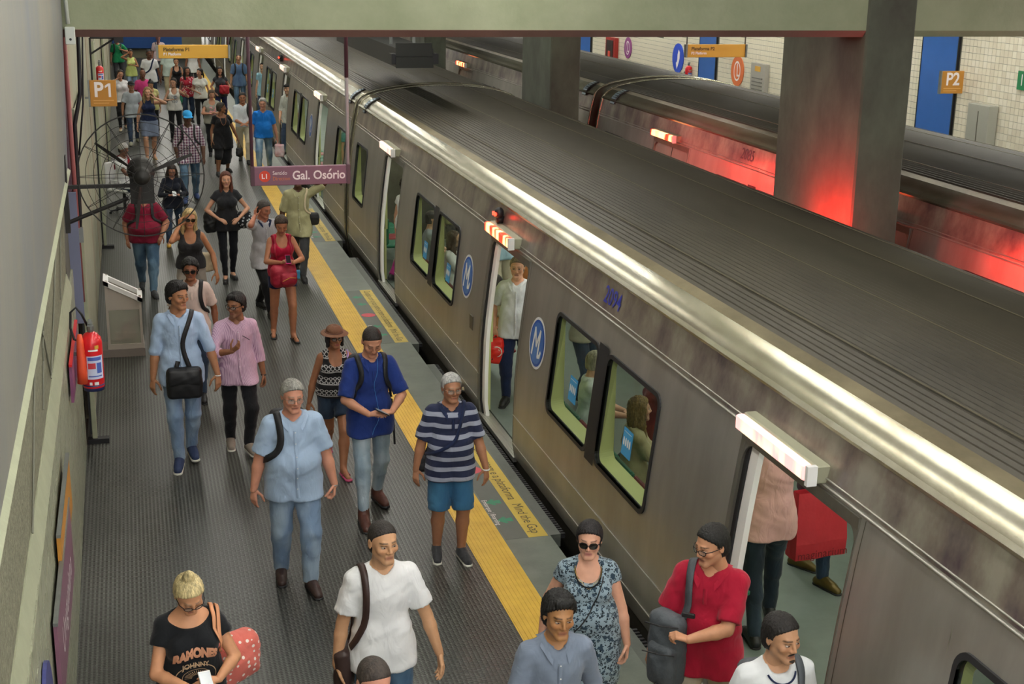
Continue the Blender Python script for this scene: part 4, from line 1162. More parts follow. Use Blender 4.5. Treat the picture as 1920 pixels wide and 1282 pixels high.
def fabric(name, c, pat=None, c2=None, c3=None, rough=.85, sc=1.0, bump=.35, noise=.10):
    """cloth: folds by bump, printed pattern by object coordinates"""
    if name in MATS: return MATS[name]
    m, N, L, b = nodes(name); b.inputs['Roughness'].default_value = rough; b.inputs['Sheen Weight'].default_value = .12
    b.inputs['Specular IOR Level'].default_value = .25
    tc = N.new('ShaderNodeTexCoord'); sp = N.new('ShaderNodeSeparateXYZ'); L.new(tc.outputs['Object'], sp.inputs[0])
    def math_(op, a, bb=None):
        q = N.new('ShaderNodeMath'); q.operation = op
        for i, v in enumerate((a, bb)):
            if v is None: continue
            if isinstance(v, (int, float)): q.inputs[i].default_value = v
            else: L.new(v, q.inputs[i])
        return q.outputs[0]
    def mixc(f, a, bb):
        q = N.new('ShaderNodeMix'); q.data_type = 'RGBA'
        if isinstance(f, float): q.inputs[0].default_value = f
        else: L.new(f, q.inputs[0])
        for i, v in ((6, a), (7, bb)):
            if isinstance(v, tuple): q.inputs[i].default_value = v
            else: L.new(v, q.inputs[i])
        return q.outputs[2]
    base = lin(c)+(1,); C2 = lin(c2)+(1,) if c2 else None; C3 = lin(c3)+(1,) if c3 else None
    def stripes(co, per, duty):
        f = math_('FRACT', math_('MULTIPLY', co, 1/per)); return math_('LESS_THAN', f, duty)
    n = N.new('ShaderNodeTexNoise'); n.inputs['Scale'].default_value = 7; n.inputs['Detail'].default_value = 3; L.new(tc.outputs['Object'], n.inputs[0])
    dark = tuple(v*(1-noise*2) for v in base[:3])+(1,)
    out = mixc(n.outputs['Fac'], dark, tuple(min(v*(1+noise), 1) for v in base[:3])+(1,))
    if pat == 'hstripe':
        out = mixc(stripes(math_('ADD', sp.outputs[2], math_('MULTIPLY', sp.outputs[0], .02)), .098*sc, .40), out, C2)
    elif pat == 'vstripe': out = mixc(stripes(math_('ADD', sp.outputs[0], math_('MULTIPLY', sp.outputs[1], .6)), .014*sc, .35), out, C2)
    elif pat == 'plaid':
        a = stripes(sp.outputs[0], .045*sc, .5); q = stripes(sp.outputs[2], .045*sc, .5); s_ = math_('MULTIPLY', math_('ADD', a, q), .5)
        out = mixc(s_, out, C2); t = math_('MULTIPLY', stripes(sp.outputs[0], .09*sc, .12), 1.0); out = mixc(t, out, C3 or C2)
    elif pat == 'dots':
        v = N.new('ShaderNodeTexVoronoi'); v.inputs['Scale'].default_value = 14/sc; v.inputs['Randomness'].default_value = .35; L.new(tc.outputs['Object'], v.inputs['Vector'])
        out = mixc(math_('LESS_THAN', v.outputs['Distance'], .27), out, C2)
    elif pat == 'leopard':
        v = N.new('ShaderNodeTexVoronoi'); v.inputs['Scale'].default_value = 38/sc; L.new(tc.outputs['Object'], v.inputs['Vector'])
        d = v.outputs['Distance']; ring = math_('MULTIPLY', math_('GREATER_THAN', d, .22), math_('LESS_THAN', d, .46))
        n2 = N.new('ShaderNodeTexNoise'); n2.inputs['Scale'].default_value = 30; L.new(tc.outputs['Object'], n2.inputs[0])
        f = math_('MULTIPLY', ring, math_('GREATER_THAN', n2.outputs['Fac'], .43)); out = mixc(f, out, C2)
        v3 = N.new('ShaderNodeTexNoise'); v3.inputs['Scale'].default_value = 26; L.new(tc.outputs['Object'], v3.inputs[0])
        out = mixc(math_('GREATER_THAN', v3.outputs['Fac'], .60), out, C3)
    elif pat == 'ethnic':
        z = sp.outputs[2]; x = sp.outputs[0]
        bx = math_('ABSOLUTE', math_('SUBTRACT', math_('FRACT', math_('MULTIPLY', x, 24)), .5)); bz = math_('ABSOLUTE', math_('SUBTRACT', math_('FRACT', math_('MULTIPLY', z, 24)), .5))
        dia = math_('LESS_THAN', math_('ABSOLUTE', math_('SUBTRACT', math_('ADD', bx, bz), .42)), .13)
        rows = stripes(z, .125, .62); lines = stripes(z, .125, .08)
        out = mixc(math_('MAXIMUM', math_('MULTIPLY', dia, rows), lines), out, C2)
        out = mixc(math_('GREATER_THAN', z, 1.235), out, base)
    elif pat == 'splotch':
        v = N.new('ShaderNodeTexVoronoi'); v.inputs['Scale'].default_value = 20/sc; L.new(tc.outputs['Object'], v.inputs['Vector'])
        out = mixc(math_('LESS_THAN', v.outputs['Distance'], .33), out, C2)
    elif pat == 'denim':
        n2 = N.new('ShaderNodeTexNoise'); n2.inputs['Scale'].default_value = 4; mp = N.new('ShaderNodeMapping'); mp.inputs['Scale'].default_value = (1.6, 1, .6)
        L.new(tc.outputs['Object'], mp.inputs[0]); L.new(mp.outputs[0], n2.inputs[0])
        r = N.new('ShaderNodeMapRange'); r.inputs[1].default_value = .42; r.inputs[2].default_value = .66; L.new(n2.outputs['Fac'], r.inputs[0])
        out = mixc(r.outputs[0], out, C2)
    elif pat == 'graphic':
        v = N.new('ShaderNodeTexNoise'); v.inputs['Scale'].default_value = 22; L.new(tc.outputs['Object'], v.inputs[0])
        z = math_('MULTIPLY', math_('GREATER_THAN', sp.outputs[2], 1.0), math_('LESS_THAN', sp.outputs[2], 1.2)); xx = math_('LESS_THAN', math_('ABSOLUTE', sp.outputs[0]), .08)
        f = math_('MULTIPLY', math_('MULTIPLY', z, xx), math_('GREATER_THAN', v.outputs['Fac'], .5)); out = mixc(f, out, C2)
    L.new(out, b.inputs['Base Color'])
    mp = N.new('ShaderNodeMapping'); mp.inputs['Scale'].default_value = (1, 1, .55); mp.inputs['Rotation'].default_value = (.3, .5, .2)
    L.new(tc.outputs['Object'], mp.inputs[0])
    f = N.new('ShaderNodeTexNoise'); f.inputs['Scale'].default_value = 11; f.inputs['Detail'].default_value = 2.5; f.inputs['Distortion'].default_value = 1.1
    L.new(mp.outputs[0], f.inputs[0]); bp = N.new('ShaderNodeBump'); bp.inputs['Strength'].default_value = bump; bp.inputs['Distance'].default_value = .03
    L.new(f.outputs['Fac'], bp.inputs['Height']); L.new(bp.outputs[0], b.inputs['Normal'])
    return m
def hairm(c, rough=.62):
    k = 'hair_'+c
    if k in MATS: return MATS[k]
    r, g, b_ = (int(c[i:i+2], 16) for i in (0, 2, 4)); dk = '%02x%02x%02x' % tuple(int(v*.6) for v in (r, g, b_))
    return mat(k, c, rough, noise=.4, c2=dk, ns=34, stretch=(1.6, 1.6, .35), bump=.5, bs=70, bstretch=(1.5, 1.5, .3))
def folds(V, N, amp, seed=0, f=1.0):
    s = seed*1.7
    a = np.sin(V[:, 2]*f*38+V[:, 0]*f*22+2.2*np.sin(V[:, 0]*f*17+s)+s)+.7*np.sin(V[:, 2]*f*61-V[:, 0]*f*37+V[:, 1]*20+1.9*np.sin(V[:, 2]*f*23+2*s))
    return V+N*(a*amp)[:, None]
def ik(S, T, l1, l2, pole):
    S, T = np.array(S, float), np.array(T, float); d = T-S; L = np.linalg.norm(d); mx = (l1+l2)*.995
    if L > mx: T = S+d/L*mx; d = T-S; L = mx
    L = max(L, abs(l1-l2)+.02); u = d/L; c = (l1*l1-l2*l2+L*L)/(2*L); hh = math.sqrt(max(l1*l1-c*c, 0))
    p = np.array(pole, float); p = p-u*(p@u); return S+u*c+nrm(p)*hh, T
# ---- head in its own frame (face to -y), unit: metres for a 0.23 m head
def head_shape(sex, fat, chin=0.0):
    s = Shape(); F_ = sex == 'f'
    s.u(ell((0, .014, .032), (.076, .094, .084)), 0)
    s.u(ell((0, -.022, -.026), (.055+.012*fat, .064, .076)), .03)
    s.u(cap((-.012, -.076+.004*F_, -.092), (.012, -.076+.004*F_, -.092), .017+.006*fat-.003*F_), .025)
    for g in (-1, 1):
        s.u(cap((g*(.046+.012*fat-.003*F_), -.004, -.052), (g*.018, -.064, -.090), .014+.010*fat), .025)
        s.u(ell((g*.040, -.060, -.018), (.024+.006*fat, .022, .022)), .02)
    s.u(cap((-.032, -.078, .026), (.032, -.078, .026), .009 if not F_ else .006), .02)
    for g in (-1, 1): s.sub(ell((g*.031, -.100, .007), (.019, .015, .0135)), .010)
    s.u(cap((0, -.088, .014), (0, -.104, -.022), .0075, .0095), .012)
    s.u(cap((-.010, -.094, -.029), (.010, -.094, -.029), .0085), .008)
    s.u(cap((-.019, -.0795, -.0555), (.019, -.0795, -.0555), .0065), .008)
    s.u(cap((-.015, -.0795, -.067), (.015, -.0795, -.067), .0075), .008)
    s.sub(cap((-.026, -.0945, -.061), (.026, -.0945, -.061), .0062), .005)
    for g in (-1, 1):
        s.u(ell((g*.0765, .010, .000), (.0085, .018, .029)), .006)
        s.sub(ell((g*.0845, .006, .002), (.006, .010, .016)), .004)
    s.u(cap((0, .012, -.07), (0, .030, -.165), .050+.008*fat-.008*F_, .052+.012*fat-.009*F_), .03)
    return s
HEADS = {}
def head_mesh(sex, fat, h):
    k = (sex, round(fat, 1), h)
    if k not in HEADS:
        V, Q = head_shape(*k[:2]).mesh(h); HEADS[k] = (V, Q, normals(V, Q))
    return HEADS[k]
def head_colors(V, skin, brow, lips, stubble, thick):
    C = np.tile(np.array(lin(skin)), (len(V), 1)); x, y, z = V.T; ax = np.abs(x)
    front = y < -.05
    red = np.array([1.0, .62, .55]); ck = np.exp(-(((ax-.042)/.02)**2+((z+.02)/.02)**2)); C *= 1-ck[:, None]*(1-red)*.28*front[:, None]
    ns = np.exp(-((x/.014)**2+((z+.026)/.014)**2))*(y < -.085); C *= 1-ns[:, None]*(1-red)*.22
    if stubble:
        f = np.clip((-.038-z)/.015, 0, 1)*np.clip((.02-y)/.03, 0, 1)*stubble*.5*(1-np.exp(-((x/.02)**2+((z+.061)/.009)**2)))
        C = C*(1-f[:, None])+np.array(lin('3a332e'))*f[:, None]
    lp = np.exp(-((ax/.026)**4+((z+.061)/.0105)**4))*(y < -.078); L_ = np.array(lin(lips)); C = C*(1-lp[:, None]*.75)+L_*lp[:, None]*.75
    mo = np.exp(-((ax/.027)**4+((z+.0608)/.0024)**2))*(y < -.076); C *= 1-mo[:, None]*.7
    zb = .0305+.002*np.clip((ax-.012)/.02, 0, 1)-.006*np.clip((ax-.036)/.015, 0, 1)
    b = np.exp(-(((z-zb)/thick)**4))*np.clip((ax-.009)/.005, 0, 1)*np.clip((.054-ax)/.006, 0, 1)*front
    C = C*(1-b[:, None]*.85)+np.array(lin(brow))*b[:, None]*.85
    ey = np.exp(-(((ax-.031)/.020)**4+((z-.007)/.0105)**4))*front; C *= 1-ey[:, None]*.30
    lash = np.exp(-(((ax-.031)/.017)**6+((z-.0135)/.0024)**2))*front; C *= 1-lash[:, None]*.8
    nos = np.exp(-(((ax-.007)/.0045)**2+((z+.034)/.004)**2))*(y < -.082); C *= 1-nos[:, None]*.65
    return C
def eyeballs(iris, down=0.0, closed=False, skin='c08a6a'):
    Vs = []; Fs = []; Cs = []; nb = 0
    for g in (-1, 1):
        n, m = 14, 10; R = .0128; c = A(g*.0305, -.0755, .0065); V = []; C = []
        for i in range(m+1):
            th = math.pi*i/m*.62
            for k in range(n):
                ph = 2*math.pi*k/n; p = A(R*math.sin(th)*math.cos(ph)*1.08, -R*math.cos(th), R*math.sin(th)*math.sin(ph)*.66)
                V.append(c+p); rr = math.sin(th)
                col = lin('0c0a09') if th < .22 else (lin(iris) if th < .58 else lin('b5aba2'))
                if closed: col = tuple(v*.8 for v in lin(skin))
                if p[2] > R*(.34-.5*down): col = tuple(v*.55 for v in lin(skin))
                C.append(col)
        F = [(i*n+k, i*n+(k+1) % n, (i+1)*n+(k+1) % n, (i+1)*n+k) for i in range(m) for k in range(n)]
        Vs.append(np.array(V)); Fs.append(np.array(F)+nb); Cs.append(np.array(C)); nb += len(V)
    return np.concatenate(Vs), np.concatenate(Fs), np.concatenate(Cs)
def hair_shape(style, sex):
    s = Shape(); up = {'buzz': .003, 'short': .011, 'thick': .020, 'afro': .026, 'bald': .004}.get(style, .013)
    s.u(ell((0, .014, .034), (.076+up*.8, .094+up*.9, .084+up)), 0)
    if style != 'bald': s.u(ell((0, .04, -.03), (.066+up*.6, .066+up*.5, .075)), .03)
    fr = {'bald': .104, 'thick': .084, 'short': .088, 'buzz': .088, 'bob': .078}.get(style, .086)
    n = nrm(A(0, -.66, -.75)); s.keep([(n, float(n@A(0, -.078, fr))), (A(0, -1, 0), .016 if style not in ('long', 'wavy', 'bob') else .040)])
    s.cut((0, 0, -1), .075 if style not in ('long', 'wavy', 'bob') else .3, .01)
    if style in ('short', 'buzz', 'thick', 'bald', 'crop_f', 'afro'):
        for g in (-1, 1): s.sub(ell((g*.085, -.012, -.032), (.03, .036, .042)), .008)
    if style == 'bald': s.sub(ell((0, -.03, .11), (.060, .10, .05)), .012); 
    if style == 'thick': s.u(cap((-.03, -.060, .106), (.035, -.056, .108), .017), .02)
    if style in ('long', 'wavy'):
        w = .012 if style == 'wavy' else 0
        s.u(ell((0, .062, -.10), (.080+w, .050, .16)), .03)
        for g in (-1, 1): s.u(cap((g*.074, -.018, .03), (g*(.078+w), .004, -.13), .018+w*.5, .024+w), .02); s.u(cap((g*(.078+w), .004, -.13), (g*.070, -.03, -.25), .024+w, .016+w), .02)
    if style == 'bob':
        s.u(ell((0, .055, -.05), (.082, .055, .08)), .03)
        for g in (-1, 1): s.u(cap((g*.076, -.02, .03), (g*.080, -.015, -.085), .017, .020), .02)
    if style == 'bun': s.u(ell((0, .040, .135), (.036, .036, .030)), .012)
    if style == 'bun': s.u(cap((0, .05, .155), (.01, .03, .165), .016), .012)
    if style == 'pony': s.u(cap((0, .11, .03), (0, .15, -.10), .028, .020), .02); s.u(cap((0, .15, -.10), (.01, .14, -.2), .020, .01), .02)
    if style == 'updo': s.u(ell((0, .095, .02), (.045, .035, .045)), .02)
    return s
HAIRS = {}
def hair_mesh(style, sex, h, seed):
    k = (style, sex, h, seed % 3)
    if k not in HAIRS:
        V, Q = hair_shape(style, sex).mesh(h); N = normals(V, Q)
        ph = np.arctan2(V[:, 0], -V[:, 1]+.02); amp = {'afro': .005, 'wavy': .003, 'thick': .0028, 'buzz': .0003}.get(style, .0016)
        d = np.sin(ph*31+V[:, 2]*50+seed)+.7*np.sin(ph*53-V[:, 2]*90+V[:, 1]*60)
        if style in ('afro', 'wavy'): d = d+1.2*np.sin(V[:, 2]*150+ph*9)*np.sin(ph*22)
        V = V+N*(d*amp)[:, None]; HAIRS[k] = (V, Q)
    return HAIRS[k]
def rotm(yaw, pitch, roll=0.0):
    """head axes: yaw>0 turns the face to +x; pitch>0 looks down"""
    cy, sy, cp, sp, cr, sr = math.cos(yaw), math.sin(yaw), math.cos(pitch), math.sin(pitch), math.cos(roll), math.sin(roll)
    Rz = np.array([[cy, -sy, 0], [sy, cy, 0], [0, 0, 1]]); Rx = np.array([[1, 0, 0], [0, cp, -sp], [0, sp, cp]]); Ry = np.array([[cr, 0, sr], [0, 1, 0], [-sr, 0, cr]])
    return Rz@Rx@Ry
def hand_shape(Wp, d, pn, side_, hs, curl, spread=.0):
    """Wp wrist, d finger direction, pn palm normal, side_ thumb side vector"""
    d = nrm(d); pn = nrm(pn-d*(pn@d)); t = nrm(np.cross(d, pn)); t = t if t@side_ > 0 else -t; s = Shape()
    L = hs; palm = .50*L
    for k, o in enumerate((.30, .10, -.10, -.28)):
        s.u(cap(Wp+t*o*.35*L*.5, Wp+d*palm*(1-.04*k)+t*o*.42*L, .0125*L/.18, .0105*L/.18, pn, 1.0), .012)
    ln = (.43, .48, .44, .34)
    for k, o in enumerate((.30, .10, -.10, -.28)):
        p = Wp+d*palm*(1-.04*k)+t*o*.42*L; a = 0.0; r = .0092*L/.18*(1-.05*k)
        dd = nrm(d+t*o*spread)
        for j, f in enumerate((.45, .31, .24)):
            a += curl*(.75+.12*k) if j == 0 else curl*1.05
            v = dd*math.cos(a)+pn*math.sin(a); q = p+v*ln[k]*L*f; s.u(cap(p, q, r, r*.9), .004); p = q; r *= .9
    p = Wp+d*.10*L+t*.12*L+pn*.01; v = nrm(d*.72+t*.70+pn*(.25+.3*curl)); q = p+v*.30*L; s.u(cap(p, q, .0125*L/.18, .0105*L/.18), .012)
    v2 = nrm(d*.92+t*.18+pn*(.2+.5*curl)); q2 = q+v2*.17*L; s.u(cap(q, q2, .0098*L/.18, .009*L/.18), .005); s.u(cap(q2, q2+nrm(v2+pn*.3*curl)*.13*L, .009*L/.18, .0075*L/.18), .004)
    return s
class P: pass
PEOPLE = {}
def shape_mesh(name, sh, h, m, parent, amp=0, seed=0, ff=1.0, smooth=True):
    V, Q = sh.mesh(h)
    if len(Q) == 0: return None
    if amp: V = folds(V, normals(V, Q), amp, seed, ff)
    return link(name, np_mesh(name, V, Q, m), parent)
def push(P_, sh, off, it=3):
    P_ = np.array(P_, float)
    for _ in range(it):
        d = sh.at(P_); e = .004; G = np.stack([sh.at(P_+A(*(e if i == j else 0 for j in range(3))))-d for i in range(3)], 1)/e
        G = G/(np.linalg.norm(G, axis=1)[:, None]+1e-6); P_ = P_+G*np.clip(off-d, -.03, .08)[:, None]
    return P_, G
def spline(pts, n):
    pts = np.array(pts, float); m = len(pts); out = []
    for i in range(n):
        t = i/(n-1)*(m-1); k = min(int(t), m-2); u = t-k
        p0, p1, p2, p3 = pts[max(k-1, 0)], pts[k], pts[k+1], pts[min(k+2, m-1)]
        out.append(.5*((2*p1)+(-p0+p2)*u+(2*p0-5*p1+4*p2-p3)*u*u+(-p0+3*p1-3*p2+p3)*u**3))
    return np.array(out)
def ribbon(name, pts, w, m, parent, sh=None, off=.008, th=.004, n=26):
    P_ = spline(pts, n); G = None
    if sh is not None:
        P_, G = push(P_, sh, off, 6)
        for _ in range(2): P_[1:-1] = (P_[:-2]+2*P_[1:-1]+P_[2:])/4
        P_, G = push(P_, sh, off, 2)
    T = np.gradient(P_, axis=0); T /= np.linalg.norm(T, axis=1)[:, None]+1e-9
    if G is None: G = np.tile(A(0, -1, 0), (n, 1))
    B = np.cross(T, G); B /= np.linalg.norm(B, axis=1)[:, None]+1e-9; Nn = np.cross(B, T)
    V = np.concatenate([P_-B*w/2, P_+B*w/2, P_+B*w/2+Nn*th, P_-B*w/2+Nn*th]); Q = []
    for i in range(n-1):
        for a in range(4): b = (a+1) % 4; Q.append((a*n+i, a*n+i+1, b*n+i+1, b*n+i))
    return link(name, np_mesh(name, V, np.array(Q), m), parent)
RES = {'n': (.0115, .0055, .0060), 'm': (.0155, .0082, .0080), 'f': (.022, .0130, .0115)}
BB = Matrix
def person(key, label, pos, H=1.70, yaw=0.0, sex='m', w=1.0, fat=0.0, res='f', skin='b98a68', feet=None, lean=.03, side=0.0, twist=0.0,
           armL=('down',), armR=('down',), head=(0, 0, 0), hair=('short', '2a211c'), top=None, bottom=None, shoes=None,
           glasses=None, stubble=0.0, moust=False, hat=None, belt=None, seat=False, group=None, iris='3a2616', closed=False, face=True, crouch=0.0,
           extra=None, curl=.35, headscale=1.0, z0=0.0):
    """pos: world ground point. x grows to the right in the picture for a person facing the camera; armL is the arm on that person's -x side"""
    h, hh_, hhand = RES[res]; seed = len(PEOPLE)+1
    E_ = empty('person', (pos[0], pos[1], z0), yaw); tag(E_, label, 'person', group)
    o = P(); o.E = E_; o.H = H; ca, sa = math.cos(yaw), math.sin(yaw)
    def loc(pw): x, y = pw[0]-pos[0], pw[1]-pos[1]; return A(x*ca+y*sa, -x*sa+y*ca, pw[2]-z0 if len(pw) > 2 else 0)
    o.loc = loc
    # feet
    if feet is None: feet = ((-.055*H, -.09*H, 0), (.060*H, .12*H, .03*H))
    ft = []
    for f in feet: ft.append(A(f[0], f[1], f[2] if len(f) > 2 else 0.0))
    hipz = (.525-crouch)*H; thl, shl = .245*H, .242*H
    hw = .052*H*(1+.1*fat)
    for g, f in zip((-1, 1), ft):
        dx, dy = f[0]-g*hw, f[1]; dmax = math.sqrt(max(((thl+shl)*.992)**2-dx*dx-dy*dy, .01)); hipz = min(hipz, f[2]+.045*H+dmax)
    if seat: hipz = seat
    P0 = A(0, 0, hipz)
    ez = nrm(A(side, -lean, 1)); ex = nrm(A(math.cos(twist), math.sin(twist), 0)-ez*(A(math.cos(twist), math.sin(twist), 0)@ez)); ey = np.cross(ez, ex)
    def tp(x, y, z): return P0+ex*x*H+ey*y*H+ez*(z-.525)*H
    o.tp = tp; o.ex, o.ey, o.ez = ex, ey, ez
    F_ = sex == 'f'; ws = w*(.90 if F_ else 1.0); U = 1+.9*fat
    shx = .090*ws+.003
    # torso primitives (c, r) in H units
    T_ = [((0, .0, .740), (.088*ws*(1+.15*fat), .062*w*(1+.4*fat), .108), .03), ((0, .0, .63), ((.080-.008*F_)*w*U, .056*w*U, .10), .04),
          ((0, .002, .555), ((.086+.006*F_)*w*(1+.5*fat), .066*w*(1+.5*fat), .07), .04)]
    if fat > 0.1: T_.append(((0, -.030*fat-.01, .625), (.082*w*U, .060*w*(1+1.3*fat), .080), .05))
    if F_:
        for g in (-1, 1): T_.append(((g*.045*ws, -.050-.012*fat, .733), (.040*(1+.3*fat), .036*(1+.4*fat), .038*(1+.3*fat)), .025))
    R_ = np.stack([ex, ey, ez], 1)
    def tprims(off): return [(ell(tp(*c), np.array(r)*H+off, R_), k*H/1.7) for c, r, k in T_]
    SH = [tp(-shx, .006, .798), tp(shx, .006, .798)]; NB = tp(0, .004, .835)
    yoke = lambda off: cap(tp(-shx*.80, .004, .800), tp(shx*.80, .004, .800), .030*H*w+off)
    # arms
    ua, fa = .170*H, .150*H; hs = .103*H; arms = []
    for g, S, spec in zip((-1, 1), SH, (armL, armR)):
        kd = spec[0]; ds = pn = None; cu = curl
        if kd == 'down': Tt = tp(g*.150*w-.0, -.01, .475); pole = ex*g*.4+ey*1.0; ds = -ez+ex*g*-.05-ey*.18; pn = -ex*g
        elif kd == 'swing': Tt = tp(g*.155, -.02-spec[1], .49+abs(spec[1])*.25); pole = ex*g*.5+ey*1.0-ez*.1; ds = nrm(Tt-S)-ey*.25*spec[1]*4; pn = -ex*g
        elif kd == 'at':
            Tt = tp(*spec[1]); pole = (ex*g*.7+ey*.5-ez*.9) if len(spec) < 4 or spec[3] is None else (ex*spec[3][0]+ey*spec[3][1]+ez*spec[3][2])
            v = spec[2] if len(spec) > 2 and spec[2] is not None else None
            if v is not None: ds = ex*v[0]+ey*v[1]+ez*v[2]
            if len(spec) > 4: pn = ex*spec[4][0]+ey*spec[4][1]+ez*spec[4][2]
            if len(spec) > 5: cu = spec[5]
        E, Wr = ik(S, Tt, ua, fa, pole)
        if ds is None: ds = Wr-E
        if pn is None: pn = ey*.3-ez*.9-ex*g*.3
        arms.append((S, E, Wr, nrm(ds), pn, cu, g))
    o.arms = arms; o.wrist = [a[2] for a in arms]; o.palm = [a[2]+a[3]*hs*.55 for a in arms]
    # legs
    legs = []
    for g, f in zip((-1, 1), ft):
        Hp = tp(g*hw/H, .0, .525); An = A(f[0], f[1], f[2]+.045*H); pole = A(g*.12, -1, .15)
        if seat: K, An = ik(Hp, An, thl, shl, A(g*.15, -1, .6))
        else: K, An = ik(Hp, An, thl, shl, pole)
        legs.append((Hp, K, An, g))
    o.legs = legs
    # head
    hy, hp, hr = head; NT = tp(0, .004, .840); sc = .138*H/.23*headscale
    up = nrm(ez-ey*.22-ey*math.sin(hp)*.35+ex*math.sin(hr)*.2); HC = NT+up*.098*H*(1-.10*max(hp, 0))
    tb = math.atan2(ex[1], ex[0]); Rh = rotm(hy+tb, hp, hr)
    o.HC, o.Rh, o.sc = HC, Rh, sc
    def hd(x, y, z): return HC+Rh@(A(x, y, z)*sc)
    o.hd = hd
    # ---- body
    bd = Shape()
    for p_, k in tprims(0): bd.u(p_, k)
    bd.u(yoke(0), .04)
    for g in (-1, 1): bd.u(cap(tp(g*.020, .012, .838), tp(g*shx*.7, .008, .812), .020*H*w, .018*H*w), .03)
    nr = (.0315 if not F_ else .0265)*H*(1+.35*fat)
    bd.u(cap(tp(0, .012, .80), HC+Rh@(A(0, .022, -.06)*sc), nr*1.1, nr*.95), .03)
    lr = w*(1+.45*fat)
    arad = (.0265*H*lr*(.88 if F_ else 1), .0225*H*lr*(.9 if F_ else 1), .0225*H*lr*(.9 if F_ else 1), .0152*H*(1+.25*fat)*(.9 if F_ else 1))
    for S, E, Wr, ds, pn, cu, g in arms:
        bd.u(cap(S, E, arad[0]*1.12, arad[1]), .02); mid = E*.72+Wr*.28; bd.u(cap(E, mid, arad[1]*.98, arad[2]*1.06), .012); bd.u(cap(mid, Wr, arad[2]*1.06, arad[3]), .012)
    lrad = (.050*H*lr, .034*H*(1+.3*fat)*w, .033*H*(1+.3*fat)*w, .0205*H)
    cv = .90 if bottom and bottom.get('k', 'pants') == 'pants' else 1.0
    for Hp, K, An, g in legs:
        bd.u(cap(Hp, K, lrad[0]*cv, lrad[1]*cv), .03*cv*cv); mid = K*.68+An*.32+A(0, .006*H*cv**8, 0); bd.u(cap(K, mid, lrad[1]*.9*cv, lrad[2]*cv), .02*cv**5); bd.u(cap(mid, An, lrad[2]*cv, lrad[3]*cv), .015)
        toe = An+A(g*.015*H, -.105*H, -.030*H-(.02*H if An[2] > .08*H else 0)); heel = An+A(0, .02*H, -.026*H)
        bd.u(cap(heel, toe, .019*H, .014*H), .015); bd.u(cap(An, toe, .021*H, .012*H), .02)
    V, Q = bd.mesh(h*1.3); C = np.tile(np.array(lin(skin)), (len(V), 1))
    Vs, Qs, Cs = [V], [Q], [C]; nb = len(V)
    def addm(V, Q, C):
        nonlocal nb
        Vs.append(V); Qs.append(Q+nb); Cs.append(C); nb += len(V)
    Vh, Qh, Nh = head_mesh(sex, fat, hh_)
    lips = 'a8565a' if F_ else '9a5c50'
    if sum(int(skin[i:i+2], 16) for i in (0, 2, 4)) < 300: lips = '6b3a34'
    brow = hair[1] if hair and hair[0] != 'bald' else '4a4038'
    addm(Vh@Rh.T*sc+HC, Qh, head_colors(Vh, skin, brow if not brow.startswith(('d', 'e', 'b', 'a', 'c')) else '8a7a68', lips, stubble, .0042 if not F_ else .0030))
    if face:
        Ve, Qe, Ce = eyeballs(iris, max(0, hp*1.2), closed, skin); addm(Ve@Rh.T*sc+HC, Qe, Ce)
    for S, E, Wr, ds, pn, cu, g in arms:
        sidev = -ey if abs(ds@ez) > .6 else (ez if abs(ds@ez) < .75 else -ey)
        if kd == 'x': pass
        hsph = hand_shape(Wr-ds*.01, ds, pn, nrm(sidev+A(0, 0, .01)), hs, cu); Vn, Qn = hsph.mesh(hhand); addm(Vn, Qn, np.tile(np.array(lin(skin))*.97, (len(Vn), 1)))
    V = np.concatenate(Vs); me = np_mesh('body', V, np.concatenate(Qs), m_skin); vcol(me, np.concatenate(Cs)); link('body', me, E_)
    if moust:
        mm = MB(); mm.tube([tuple(hd(x, -.091+abs(x)*.35, -.0485-abs(x)*.18)) for x in (-.024, -.012, 0, .012, .024)], [.002*sc, .0042*sc, .0035*sc, .0042*sc, .002*sc], 6)
        mm.tube([tuple(hd(x, -.098+abs(x)*.3, -.084+x*x*8)) for x in (-.016, 0, .016)], [.003*sc, .008*sc, .003*sc], 6); mm.build('moustache', hairm('2a211c'), E_, True)
    # ---- top
    o.top = None
    if top:
        tm, sl, hem, loose, neck = top['m'], top.get('sl', .6), top.get('hem', .47), top.get('loose', .012), top.get('neck', 'crew')
        ts = Shape(); off = loose+.006
        for p_, k in tprims(off): ts.u(p_, k+.01)
        wb = (.080*w*U+.012)*H
        c1 = tp(0, -.012*fat, .60); c2_ = tp(0, 0, max(hem+.02, .40)); rr = .066*H*w*(1+.6*fat)+off
        bw = .030*H*w
        for g in (-1, 1): ts.u(cap(c1+ex*g*bw, c2_+ex*g*(bw+.004*H), rr, rr*top.get('flare', 1.0)), .03)
        if sl > 0:
            ts.u(yoke(off*.7), .03)
            for g in (-1, 1): ts.u(cap(tp(g*.022, .012, .834), tp(g*shx*.7, .008, .812), .020*H*w+off*.5, .018*H*w+off*.6), .03)
        elif neck != 'strap': ts.u(cap(tp(-shx*.62, .004, .808), tp(shx*.62, .004, .808), .032*H*w+off*.7), .02)
        for S, E, Wr, ds, pn, cu, g in arms:
            if sl <= 0: continue
            fl = top.get('slf', .010)
            if sl <= 1:
                e = S+(E-S)*sl; d = nrm(E-S); ts.grp(cap(S-d*.0, E, arad[0]*1.1+off*.9, arad[1]+off+fl), [(d, float(d@e))], .025)
            else:
                e = E+(Wr-E)*(sl-1); d = nrm(Wr-E); ts.u(cap(S, E, arad[0]*1.1+off, arad[1]+off*.9), .02); ts.grp(cap(E, Wr, arad[1]+off*.9, arad[3]+off+.002), [(d, float(d@e))], .015)
        hz = P0+ez*(hem-.525)*H; ts.cut(-ez, float(-ez@hz), .003)
